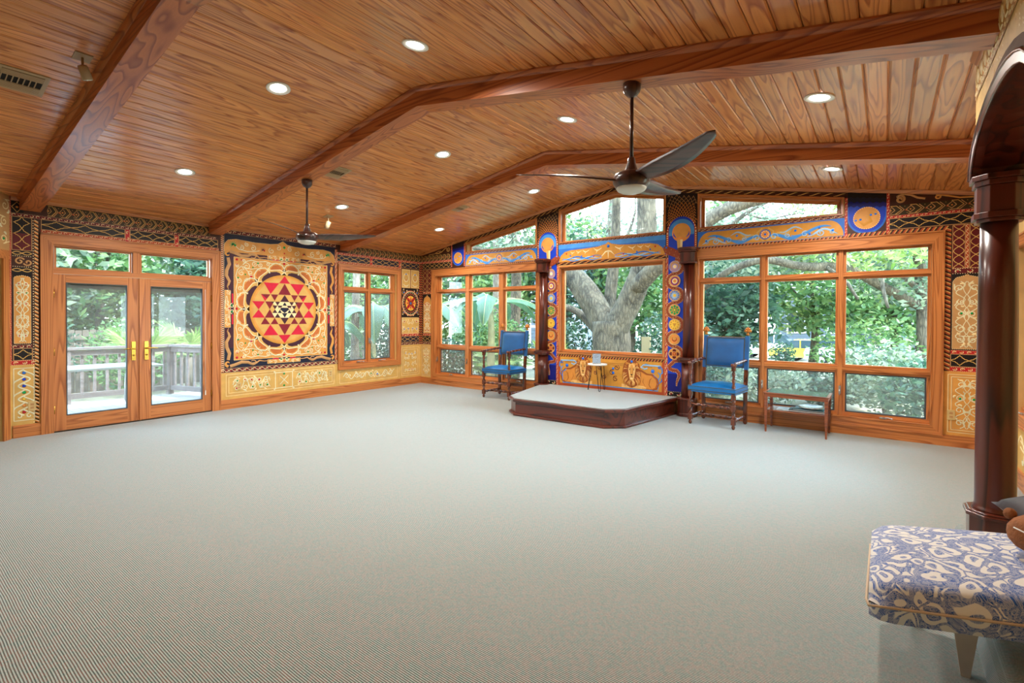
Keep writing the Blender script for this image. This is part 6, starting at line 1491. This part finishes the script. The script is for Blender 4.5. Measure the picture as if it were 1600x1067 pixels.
tree('oak_tree', 'huge grey oak whose trunk forks in the picture window',
     [([(2.64, 4.0, GZ - .1), (2.64, 4.0, .4), (2.64, 4.0, 1.0), (2.66, 4.0, 1.35)], .46, .46),
      ([(2.60, 4.0, 1.1), (2.25, 4.0, 1.75), (1.95, 4.0, 2.2), (1.60, 4.0, 2.62), (1.2, 4.1, 3.0), (.6, 4.2, 3.8), (.2, 4.4, 5.2)], .30, .15),
      ([(2.78, 4.0, 1.1), (3.08, 3.95, 1.75), (3.34, 3.9, 2.15), (3.58, 3.8, 2.7), (3.66, 3.8, 3.6), (3.6, 3.8, 5.4)], .33, .20),
      ([(2.45, 4.4, 1.3), (2.32, 4.6, 2.1), (2.42, 4.6, 2.75), (2.50, 4.6, 3.4), (2.50, 4.6, 5.0)], .18, .10),
      ([(3.42, 3.8, 2.2), (3.9, 3.6, 2.6), (4.5, 3.6, 2.95), (5.2, 3.6, 3.7), (6.4, 3.7, 4.0), (7.6, 4.2, 4.3)], .22, .10),
      ([(2.2, 4.6, .9), (1.6, 5.0, 1.5), (1.2, 5.0, 2.1), (.8, 5.0, 2.6), (.3, 5.1, 3.4), (.1, 5.3, 4.6)], .20, .12),
      ([(1.9, 5.2, .7), (1.45, 5.5, 1.1), (1.0, 5.5, 1.55), (.5, 5.5, 1.78), (0, 5.5, 1.74), (-.6, 5.6, 2.0)], .14, .07),
      ([(2.9, 4.5, 1.4), (3.0, 4.9, 2.2), (3.2, 5.2, 3.2), (3.1, 5.4, 5.0)], .14, .08),
      ([(1.3, 4.1, 2.9), (.5, 3.9, 3.0), (-.6, 3.8, 3.3), (-2, 3.8, 3.6)], .12, .05)],
     [((2.5, 4.5, 6.4), (4.5, 2.4, 1.3), 2600, .11, LEAF_G), ((6.5, 4.5, 4.9), (2.2, 1.2, .7), 900, .10, LEAF_G), ((.2, 5.0, 4.4), (1.4, 1.0, .8), 500, .10, LEAF_M), ((-1.2, 4.3, 4.0), (1.6, .9, .8), 700, .10, LEAF_G), ((4.6, 5.2, 4.4), (1.0, .8, .6), 250, .10, LEAF_M)], BARK, seed=3)
tree('spreading_tree', 'spreading tree with long low limbs beyond the right window group',
     [([(8.9, 9.0, GZ), (9.0, 9.0, 1.0), (8.95, 9.0, 2.3), (8.8, 9.0, 4.0)], .16, .12), ([(8.9, 9, 1.8), (8.1, 8, 2.3), (7.4, 7, 2.75), (6.6, 6.4, 2.7), (5.8, 6, 2.95), (5.0, 6, 2.7), (4.2, 6.2, 2.2)], .12, .08),
      ([(8.9, 9, 2.2), (8.4, 7.2, 2.6), (8.1, 6.6, 2.4), (8.25, 6.4, 1.7)], .07, .03), ([(7.0, 6.7, 2.75), (7.5, 6.3, 2.3), (7.7, 6.2, 1.9)], .05, .03)],
     [((7.6, 7.6, 3.4), (2.2, 1.6, .9), 2000, .10, LEAF_L), ((8.8, 8.6, 2.9), (1.5, 1.2, 1.2), 1700, .095, LEAF_G), ((5.6, 7.2, 3.3), (1.8, 1.2, .8), 1300, .10, LEAF_G)], BARK, seed=5)
R_ = random.Random(11)
bgt = [  # x, y, height, crown radius, material, leaf count, label
 (4.2, 8.8, 3.2, 1.6, LEAF_D, 2600, 'dark leafy tree filling the left pane behind the right armchair'), (6.3, 11.5, 4.2, 1.7, LEAF_M, 2600, 'bright green tree filling the middle pane of the right window group'), (8.4, 12.5, 3.6, 1.6, LEAF_M, 2200, 'bright green tree seen through the rightmost pane behind the spreading limbs'),
 (3.3, 11.5, 5.0, 1.9, LEAF_D, 2400, 'tall dark tree standing behind the dark one at the right armchair'), (0.8, 9.5, 4.4, 1.8, LEAF_M, 2600, 'bright green tree between the two big limbs of the oak'), (-1.6, 8.8, 4.8, 1.9, LEAF_D, 2600, 'dark tree behind the left limb of the oak'),
 (-3.8, 7.5, 4.2, 1.7, LEAF_M, 2400, 'bright green tree behind the middle pane of the left window group'), (-5.8, 9.0, 5.4, 2.2, LEAF_D, 2600, 'tall dark tree behind the bananas in the left window group'), (10.4, 15, 5, 2.3, LEAF_D, 2200, 'dark tree hidden mostly behind the right end of the window wall'), (7.8, 23, 6, 1.6, LEAF_G, 2000, 'pale tree beside the far grey house'),
 (1.5, 23.5, 8, 3.2, LEAF_G, 2600, 'tall pale tree across the driveway behind the white car'), (-4, 22.5, 8, 3.6, LEAF_G, 2600, 'tall pale tree far behind the oak trunk'), (-14.5, 11, 8, 3.4, LEAF_D, 2600, 'tall dark tree far beyond the left corner of the room'), (16, 20, 8, 3.4, LEAF_G, 2400, 'tall pale tree beyond the right wall'), (0.5, 29, 9, 3.6, LEAF_M, 2200, 'tallest bright tree behind the pale one across the driveway'),
 (-9.0, 5.0, 6, 2.8, LEAF_M, 3000, 'bright tree beyond the bananas of the left wall window'), (-9.8, 0.8, 6, 2.6, LEAF_D, 3000, 'dark tree just right of the french doors seen at a steep angle'), (-12, -2.8, 6.4, 3.0, LEAF_M, 3000, 'bright green tree behind the fence in the left door'), (-11.5, -6.5, 6.2, 2.6, LEAF_D, 2600, 'dark tree off the left end of the board fence'),
 (-15, -1, 8, 3.6, LEAF_G, 2600, 'tall pale tree between the two door leaves, far back'), (-17, 5, 9, 4.2, LEAF_G, 2600, 'tallest pale tree far behind the left wall window'), (-8.0, -0.6, 4.6, 1.7, LEAF_D, 2200, 'smaller dark tree just beyond the right door leaf'), (-10.4, -4.6, 5.0, 2.0, LEAF_G, 2400, 'pale tree near the left door edge behind the fence'), (-16, -5.5, 8, 3.4, LEAF_D, 2400, 'tall dark tree far beyond the left end of the fence')]
for k, (x, y, h, r, mt, n, lb) in enumerate(bgt):
    tree('background_tree', lb, [([(x, y, GZ), (x + .1, y, h*.3), (x - .1, y + .1, h*.7)], .13 + .02*h/5, .06), ([(x, y, h*.35), (x + r*.5, y, h*.6)], .06, .03), ([(x, y, h*.4), (x - r*.5, y + .2, h*.65)], .06, .03)],
         [((x, y, h*.62), (r, r*.8, h*.40), int(n*.6), .12 + .008*h, mt), ((x + r*.4, y - r*.2, h*.42), (r*.7, r*.6, h*.25), int(n*.25), .12, mt), ((x - r*.4, y - .2, h*.5), (r*.6, r*.5, h*.3), int(n*.15), .11, LEAF_L if mt is LEAF_M else mt)],
         BARK2 if k % 3 == 0 else BARK, 'trees standing around the house', seed=20 + k)
for k, (x, y, r, h, mt, lb) in enumerate([(-13, -6.5, 2.6, 4.2, LEAF_D, 'left'), (-13.2, -2.5, 2.6, 4.4, LEAF_M, 'middle'), (-12.5, 1.8, 2.6, 4.2, LEAF_D, 'right')]):
    R = random.Random(k); e = empty('tall_hedge', (x, y, GZ), 'tall leafy hedge behind the board fence, the %s one of three' % lb, 'hedge', 'tall hedges behind the fence')
    mb = MB(); mb.tube([(x, y, GZ), (x, y, h*.5)], .08, BARK2, 6); mb.build('stem', parent=e)
    mb = MB(); leaves(mb, (x, y, GZ + h*.5), (1.2, r, h*.5), 4200, .15, mt, R, .1); mb.build('foliage', parent=e, kind='stuff')
for k, (x, y, r, h, lb) in enumerate([(-32, 18, 7, 9, 'far beyond the left wall window'), (-24, 27, 7, 10, 'far behind the left window group'), (-14, 31, 7, 10, 'straight behind the left edge of the picture window'), (-5, 34, 7, 10, 'far behind the right edge of the picture window'), (12, 38, 7, 10, 'far behind the right end of the window wall'),
                                   (20, 34, 7, 9, 'farther right, hidden by the right wall'), (-33, 8, 7, 9, 'far behind the right door leaf'), (-34, -2, 7, 9, 'far behind the left door leaf'), (-32, -12, 7, 9, 'far off to the left of the doors')]):
    tree('distant_tree', 'hazy distant tree ' + lb, [([(x, y, GZ), (x, y, h*.6)], .3, .15)], [((x, y, h*.45), (r*.85, r*.8, h*.6), 5200, .34, (LEAF_G, LEAF_M, LEAF_D)[k % 3])], BARK, 'distant trees closing the view', seed=90 + k)
tree('bare_limbed_tree', 'thin branched pale tree whose upper boughs fill the central clerestory window',
     [([(-.6, 9.4, GZ), (-.4, 9.3, 2.0), (0, 9.2, 4.0), (.2, 9.2, 6.4)], .16, .08), ([(-.3, 9.3, 2.6), (-1.0, 9.2, 3.6), (-1.7, 9.2, 4.6), (-2.0, 9.2, 6)], .10, .03), ([(0, 9.2, 3.6), (.8, 9.1, 4.3), (1.2, 9.0, 5.2), (1.1, 9.0, 6.3)], .08, .02), ([(.5, 9.1, 4.0), (1.3, 9.0, 4.2), (1.9, 9.0, 4.9)], .04, .012),
      ([(-1.0, 9.2, 3.6), (-.7, 9.1, 4.4), (-.9, 9.1, 5.4)], .04, .012), ([(.1, 9.2, 4.6), (-.4, 9.1, 5.0), (-.5, 9.1, 5.8)], .04, .012), ([(-1.6, 9.2, 4.4), (-2.4, 9.1, 4.7), (-3.2, 9.1, 5.3)], .04, .012)],
     [((-1.2, 9.2, 4.6), (1.5, 1.0, 1.0), 620, .075, LEAF_L), ((.7, 9.2, 5.0), (1.6, 1.0, 1.2), 700, .075, LEAF_G), ((-.2, 9.8, 3.4), (2.4, .8, .8), 900, .085, LEAF_G), ((-3.4, 9.0, 5.0), (1.6, 1, 1.0), 900, .085, LEAF_M)], BARK2, seed=301)
tree('bare_limbed_tree', 'thin branched pale tree whose boughs cross the right clerestory window',
     [([(3.3, 9.8, GZ), (3.4, 9.7, 2.4), (3.7, 9.6, 4.4), (4.4, 9.6, 6.4)], .14, .06), ([(3.6, 9.6, 4.0), (4.6, 9.5, 4.8), (5.8, 9.5, 5.3), (7.2, 9.5, 5.6)], .09, .02), ([(4.6, 9.5, 4.8), (5.2, 9.4, 4.5), (6.2, 9.4, 4.6)], .04, .012), ([(5.2, 9.5, 5.1), (5.8, 9.4, 5.8), (6.2, 9.4, 6.5)], .04, .012)],
     [((5.2, 9.4, 5.0), (2.2, 1.0, .8), 1100, .075, LEAF_G), ((7.0, 9.4, 5.2), (1.6, 1.0, .8), 700, .075, LEAF_L)], BARK2, seed=302)
# slender palm-like trunks by the left windows
for x, y, lean, r, lb in ((-2.69, 6.0, .0, .14, 'straight slender palm trunk seen through the left window group'), (-1.95, 6.0, .35, .20, 'leaning grey trunk seen through the right pane of the left window group'), (.42, -3.0, .15, .12, None), (-3.0, 0.4, .3, .11, 'slender palm trunk outside the left wall window')):
    if lb is None: continue
    tree('palm_trunk' if 'palm' in lb else 'leaning_tree', lb, [([(x, y, GZ), (x + lean*.2, y, 1.5), (x + lean*.5, y, 3.2), (x - lean, y, 6.0)], r, r*.7)], [((x - lean, y, 6.4), (.9, .9, .5), 300, .16, LEAF_D)], BARK2 if 'palm' in lb else BARK, seed=int(x*10) + 77)
# shrubs
def shrub(x, y, r, h, mt, label, n=1500, s=.07, group=None, seed=1):
    R = random.Random(seed); e = empty('shrub', (x, y, GZ), label, 'shrub', group)
    mb = MB(); 
    for q in range(5): mb.tube([(x, y, GZ), (x + R.uniform(-.5, .5)*r, y + R.uniform(-.5, .5)*r, GZ + h*.7)], [.02, .008], BARK2, 5)
    mb.build('stems', parent=e)
    mb = MB(); leaves(mb, (x, y, GZ + h*.55), (r, r*.9, h*.5), n, s, mt, R, .2); mb.build('foliage', parent=e, kind='stuff')
for k, (x, y, r, h, mt, lb, n) in enumerate([
 (2.0, 2.8, .55, 1.25, LEAF_L, 'pale bright shrub at the foot of the oak trunk', 900), (.9, 4.6, 1.0, 1.9, LEAF_D, 'dark shrub left of the oak trunk', 2200), (3.9, 5.2, 1.1, 2.3, LEAF_D, 'dark shrub right behind the oak trunk', 2400), (4.7, 3.6, .8, 1.7, LEAF_D, 'dark shrub seen at the right edge of the picture window', 1800),
 (-1.1, 4.2, 1.0, 2.0, LEAF_M, 'bright shrub behind the left armchair', 2200), (-2.6, 3.4, .8, 1.4, LEAF_D, 'low dark shrub outside the left window group', 1500), (5.1, 4.4, .8, 1.4, LEAF_G, 'pale shrub behind the right armchair', 1500), (6.0, 5.5, .9, 1.0, LEAF_G, 'low grey-green shrub outside the right window group, left pane', 1300),
 (3.2, 13.0, 1.0, 1.5, LEAF_M, 'bright shrub in front of the parked cars', 1200), (5.0, 14.2, .5, 1.2, LEAF_D, 'small dark shrub in front of the parked cars', 500), (7.1, 6.3, .9, .75, LEAF_D, 'low dark shrub seen above the side table', 1200), (8.2, 5.6, 1.0, 1.5, LEAF_G, 'grey-green shrub at the right end of the right window group', 2000), (8.9, 4.2, .8, 1.3, LEAF_D, 'dark shrub near the right end of the window wall', 1600), (7.9, 9.6, 1.6, 2.0, LEAF_M, 'wide bright shrub far behind the rightmost pane', 2200),
 (-3.3, 2.2, 1.1, 2.6, LEAF_D, 'dark shrub behind the bananas of the left wall window', 3000), (-4.6, 0.6, 1.2, 2.8, LEAF_M, 'bright tall shrub behind the bananas of the left wall window', 3000), (-2.2, 4.6, 1.0, 2.4, LEAF_M, 'tall bright shrub behind the left pane bananas', 2600), (-4.4, -1.2, .9, 1.9, LEAF_D, 'dark shrub outside the left wall window', 1800), (-7.4, -3.2, 1.2, 2.0, LEAF_M, 'bright green shrub beyond the deck railing, left', 2000), (-6.8, -0.2, 1.2, 2.1, LEAF_D, 'dark shrub beyond the deck railing, right', 2000), (-8.2, -5.2, 1.3, 2.2, LEAF_D, 'dark shrub at the far left beyond the deck', 2000)]):
    shrub(x, y, r, h, mt, lb, n, .075, seed=50 + k)
# banana plants
def banana(x, y, n, h, label, seed):
    R = random.Random(seed); e = empty('banana_plant', (x, y, GZ), label, 'banana plant')
    mb = MB(); mb.tube([(x, y, GZ), (x + .03, y, h*.35), (x, y, h*.62)], [.11, .09, .06], flat('banana_stem', (120, 116, 82), .6, var=.3, vscale=6), 10); mb.build('stem', parent=e)
    for k in range(n):
        a = 2*pi*k/n + R.uniform(-.4, .4); ln_ = R.uniform(1.1, 1.7); mb = MB(); c_, s_ = cos(a), sin(a); wdt = R.uniform(.20, .30); rise = R.uniform(.5, 1.1)
        rows = 14; vs = []; mid = []
        for j in range(rows + 1):
            t_ = j/rows; r = .05 + ln_*t_*.9; z = h*.6 + rise*1.5*t_ - 1.35*rise*1.5*t_**2.2
            w_ = wdt * (sin(pi*min(1, t_*.93 + .07)) ** .6) if t_ > .12 else .02
            ox, oy = -s_*w_, c_*w_
            px_, py_ = x + r*c_, y + r*s_; jag = .9 + .1*(j % 2)
            vs += [(px_ + ox*jag, py_ + oy*jag, z - .05*t_ - w_*.35), (px_, py_, z), (px_ - ox*jag, py_ - oy*jag, z - .05*t_ - w_*.35)]; mid.append((px_, py_, z - .006))
        mb.add(vs, [f for j in range(rows) for f in ((3*j, 3*j+1, 3*j+4, 3*j+3), (3*j+1, 3*j+2, 3*j+5, 3*j+4))], LEAF_B, True)
        mb.tube(mid, [.014*(1 - .8*i/rows) + .003 for i in range(rows + 1)], LEAF_L, 5); mb.build('leaf', parent=e)
banana(-1.3, 1.5, 8, 2.6, 'banana plant just outside the left pane of the left window group', 1)
banana(0.1, 2.3, 7, 2.9, 'banana plant outside the middle pane of the left window group', 2)
banana(-2.0, 0.2, 8, 2.4, 'banana plant outside the right pane of the left wall window', 3)
banana(-2.4, -0.9, 7, 1.7, 'shorter banana plant outside the left wall window', 4)
# fan palms
def fanpalm(x, y, z, n, r, label, seed):
    R = random.Random(seed); e = empty('fan_palm', (x, y, GZ), label, 'palm')
    mb = MB(); mb.tube([(x, y, GZ), (x, y, z)], [.09, .07], BARK2, 8); mb.build('trunk', parent=e)
    for k in range(n):
        a = 2*pi*k/n + R.uniform(-.3, .3); el = R.uniform(.1, 1.1); ln_ = R.uniform(.35, .55)
        d = Vector((cos(a)*cos(el), sin(a)*cos(el), sin(el))); c = Vector((x, y, z)) + d*ln_; s_ = d.cross(Vector((0, 0, 1))).normalized(); u_ = s_.cross(d)
        mb = MB(); mb.tube([(x, y, z), tuple(c)], .008, LEAF_M, 5)
        for q in range(15):
            th = (-1.25 + 2.5*q/14); v = d*cos(th) + s_*sin(th); tip = c + v*r*R.uniform(.85, 1.05) - Vector((0, 0, .10*r)); w_ = (d*-sin(th) + s_*cos(th))*.022
            mdl = c + v*r*.55
            mb.add([tuple(c), tuple(mdl + w_), tuple(tip), tuple(mdl - w_)], [(0, 1, 2, 3)], LEAF_L)
        mb.build('frond', parent=e)
fanpalm(-4.1, -3.9, .45, 12, .55, 'fan palm behind the deck railing seen in the right door', 5)
fanpalm(-4.6, -2.9, .5, 12, .6, 'second fan palm behind the railing corner near the right door edge', 6)
fanpalm(-.4, 3.0, -.1, 10, .45, 'small fan palm below the middle pane of the left window group', 7)
fanpalm(1.2, 3.4, .1, 12, .5, 'fan palm low at the left of the picture window', 8)
# deck, railing, table
DECK = wood('weathered_deck', (140, 134, 130), (112, 104, 100), 'y', .8, 5, 6, .5)
RAILC = wood('weathered_rail', (112, 102, 102), (84, 76, 76), 'y', .8, 5, 6, .5)
dk = empty('deck', (-1.6, -5.5, -.06), kind='structure')
m = MB(); k = 0; yy = -8.6
while yy < -3.15:
    m.box(-2.95, -.14, yy, yy + .135, -.10, -.06, DECK); yy += .142
m.build('deck_boards', parent=dk); m = MB(); m.box(-2.95, -.14, -8.6, -3.15, GZ, -.11, RAILC); m.build('deck_skirt', parent=dk)
rl = empty('deck_railing', (-2.9, -5.0, -.06), 'grey weathered wooden deck railing outside the french doors', 'railing')
def railrun(ax, ay, bx, by):
    A = Vector((ax, ay, 0)); B = Vector((bx, by, 0)); d = (B - A); ln_ = d.length; d.normalize(); nx = Vector((-d.y, d.x, 0))
    mp = lambda u, v, h: (A.x + d.x*u + nx.x*h, A.y + d.y*u + nx.y*h, v)
    m = MB(mp); m.box(-.06, ln_ + .06, .86, .90, -.075, .075, RAILC); m.build('top_rail', parent=rl)
    m = MB(mp); m.box(0, ln_, .76, .85, -.02, .02, RAILC); m.box(0, ln_, .02, .11, -.02, .02, RAILC); m.build('side_rail', parent=rl)
    k = int(ln_/1.6) + 1
    for i in range(k + 1): m = MB(mp); u = ln_*i/k; m.box(u - .045, u + .045, -.06, .86, -.045, .045, RAILC); m.build('post', parent=rl)
    k = int(ln_/.17)
    for i in range(k): m = MB(mp); u = ln_*(i + .5)/k; m.box(u - .02, u + .02, .05, .80, .02, .05, RAILC); m.build('baluster', parent=rl)
railrun(-2.88, -8.4, -2.88, -3.85); railrun(-2.88, -3.85, -1.0, -3.30)
tb = empty('patio_table', (-1.45, -5.3, -.06), 'glass-topped patio table with bent tubular legs on the deck', 'table')
m = MB(); m.box(-1.85, -1.05, -6.3, -4.55, .665, .675, flat('frosted_table_glass', (196, 214, 220), .15, spec=.8)); m.build('tabletop', parent=tb)
GREYT = flat('grey_tube_steel', (190, 196, 200), .35, .6)
m = MB(); ring(MB(), 0, 1, 0, 1, .1, 0, .1, GREYT, GREYT); m.tube([(-1.83, -6.28, .655), (-1.07, -6.28, .655), (-1.07, -4.57, .655), (-1.83, -4.57, .655), (-1.83, -6.28, .655)], .014, GREYT, 8); m.build('frame', parent=tb)
for sx, sy in ((-1, -1), (1, -1), (1, 1), (-1, 1)):
    cx_, cy_ = -1.45, -5.425; m = MB(); m.tube([(cx_ + sx*.30, cy_ + sy*.72, .655), (cx_ + sx*.27, cy_ + sy*.62, .60), (cx_ + sx*.22, cy_ + sy*.55, .50), (cx_ + sx*.22, cy_ + sy*.54, .1), (cx_ + sx*.26, cy_ + sy*.60, -.03), (cx_ + sx*.30, cy_ + sy*.66, -.05)], .014, GREYT, 8); m.build('leg', parent=tb)
fn = empty('privacy_fence', (-9, -3, GZ), 'brown board fence behind the trees beyond the deck', 'fence')
FEN = flat('fence_wood', (104, 92, 82), .9, var=.2, vscale=3)
m = MB()
for q in range(60): m.box(-9.05, -9.02, -8.5 + q*.15, -8.5 + q*.15 + .135, GZ, 1.05 + .01*(q % 3), FEN)
m.build('boards', parent=fn)
m = MB(); m.box(-9.02, -8.97, -8.5, .5, .0, .08, FEN); m.box(-9.02, -8.97, -8.5, .5, .8, .88, FEN); m.build('rails', parent=fn)
# wooden marker post beside the oak
m = MB(); m.box(3.34, 3.56, 4.3, 4.36, GZ, .98, flat('new_fence_board', (150, 136, 104), .8)); setp(m.build('wooden_post'), 'pale new wooden post standing right of the oak trunk', 'post')
# houses
SID = flat('grey_blue_siding', (112, 120, 132), .8, var=.08); WTR = flat('white_house_trim', (226, 228, 226), .7); RFM = flat('grey_shingles', (96, 94, 92), .9); WIN = flat('dark_house_window', (52, 62, 68), .15, spec=.8)
def house(x0, x1, y0, y1, h, label, wins, porch=False):
    e = empty('house', ((x0 + x1)/2, (y0 + y1)/2, GZ), label, 'house')
    m = MB(); m.box(x0, x1, y0, y1, GZ, h, SID); 
    for q in range(int((h - GZ)/.2)): m.box(x0 - .01, x1 + .01, y0 - .015, y0, GZ + q*.2, GZ + q*.2 + .012, flat('siding_shadow_gap', (86, 92, 104), .9))
    m.build('wall', parent=e)
    m = MB(); m.add([(x0 - .4, y0 - .4, h), (x1 + .4, y0 - .4, h), (x1 + .4, y1 + .4, h), (x0 - .4, y1 + .4, h), (x0 - .4, (y0+y1)/2, h + 1.6), (x1 + .4, (y0+y1)/2, h + 1.6)], [(0, 1, 5, 4), (3, 4, 5, 2), (0, 4, 3), (1, 2, 5), (0, 3, 2, 1)], RFM); m.build('roof', parent=e)
    m = MB(); m.box(x0 - .42, x1 + .42, y0 - .44, y0 - .40, h - .18, h + .02, WTR); m.build('fascia', parent=e)
    for (a, b_, c_, d) in wins:
        w = MB(); ring(w, a, b_, c_, d, .09, 0, .001, WTR, WTR); w = MB(lambda u, v, h_: (u, y0 - .02 - h_, v)); ring(w, a, b_, c_, d, .09, 0, .05, WTR, WTR); wo_ = w.build('window', parent=e)
        g = MB(lambda u, v, h_: (u, y0 - .02 - h_, v)); g.box(a + .09, b_ - .09, c_ + .09, d - .09, 0, .01, WIN); g.build('pane', parent=wo_)
    if porch:
        m = MB()
        for q in range(int((x1 - x0)/1.4) + 1): m.box(x0 + q*1.4, x0 + q*1.4 + .12, y0 - 1.3, y0 - 1.18, GZ, 2.3, WTR)
        m.box(x0, x1, y0 - 1.32, y0 - 1.16, .95, 1.05, WTR); m.box(x0, x1, y0 - 1.35, y0 - 1.15, 2.3, 2.5, WTR); m.build('porch', parent=e)
house(-12, -5.8, 14.5, 20, 4.6, 'grey-blue house with white porch seen behind the left window group', [(-8.2, -7.0, 1.6, 3.2), (-11, -9.8, 1.6, 3.2)], True)
house(3.0, 8.0, 25.5, 32, 3.4, 'pale house behind the parked cars', [(3.6, 4.6, .6, 1.9), (5.6, 6.8, .6, 1.9)])
house(8.7, 14, 22, 28, 2.6, 'grey house with white garage opening seen at far right pane', [(9.1, 9.8, -.2, .45), (8.9, 9.75, 1.2, 2.1)])
# parked cars, nose to the right
def car(x, y, col, label, suv=False, s=1.0):
    e = empty('car', (x, y, GZ), label, 'car'); body = flat('car_paint_%d_%d_%d' % col, col, .2, spec=.7, coat=.8); gl = flat('car_glass', (60, 76, 84), .08, spec=.9); ty = flat('tyre', (26, 26, 28), .8)
    hgt = 1.0 if suv else .85; Z = GZ + .02
    pr = [(-2.1, .35), (-2.15, .7), (-2.05, hgt - .02), (-1.2, hgt + .04), (1.0, hgt + .02), (1.9, hgt - .12), (2.15, .62), (2.1, .35)]
    m = MB(); m.loft([[(x + a*s, y + dy*s, Z + z*s) for a, z in pr] for dy in (-.85, -.9, .9, .85)], body, False); m.build('body', parent=e, bevel=.04)
    rf = hgt + (.62 if suv else .48)
    c = [(-1.9 if suv else -1.5, hgt), (-1.65 if suv else -1.0, rf - .04), (-1.4 if suv else -.8, rf), (.3, rf), (.55, rf - .06), (1.15, hgt)]
    m = MB(); m.loft([[(x + a*s, y + dy*s, Z + z*s) for a, z in c] for dy in (-.74, .74)], gl, False); m.build('windows', parent=e)
    m = MB(); m.box(x - (1.5 if suv else .85)*s, x + .35*s, y - .72*s, y + .72*s, Z + (rf - .03)*s, Z + (rf + .03)*s, body)
    for a in (-.55, .1): m.box(x + a*s, x + (a + .07)*s, y - .76*s, y + .76*s, Z + hgt*s, Z + rf*s, body)
    m.build('roof', parent=e, bevel=.02)
    for wx in (-1.35, 1.35):
        for wy in (-.82, .82):
            m = MB(); m.tube([(x + wx*s, y + (wy - .1)*s, Z + .33*s), (x + wx*s, y + (wy + .1)*s, Z + .33*s)], .33*s, ty, 20); wh = m.build('wheel', parent=e)
            m = MB(); q = -1 if wy < 0 else 1; m.tube([(x + wx*s, y + (wy + .08*q)*s, Z + .33*s), (x + wx*s, y + (wy + .115*q)*s, Z + .33*s)], .19*s, ALU, 14); m.build('hubcap', parent=wh)
car(3.7, 20.6, (232, 234, 236), 'white parked car, leftmost of the cars seen through the right windows', True, .8)
car(5.55, 19.0, (216, 190, 60), 'yellow parked car between the white and the red ones', False, .8)
car(7.1, 18.2, (200, 205, 212), 'silver parked car with dark glass, right of the yellow one', True, .8)
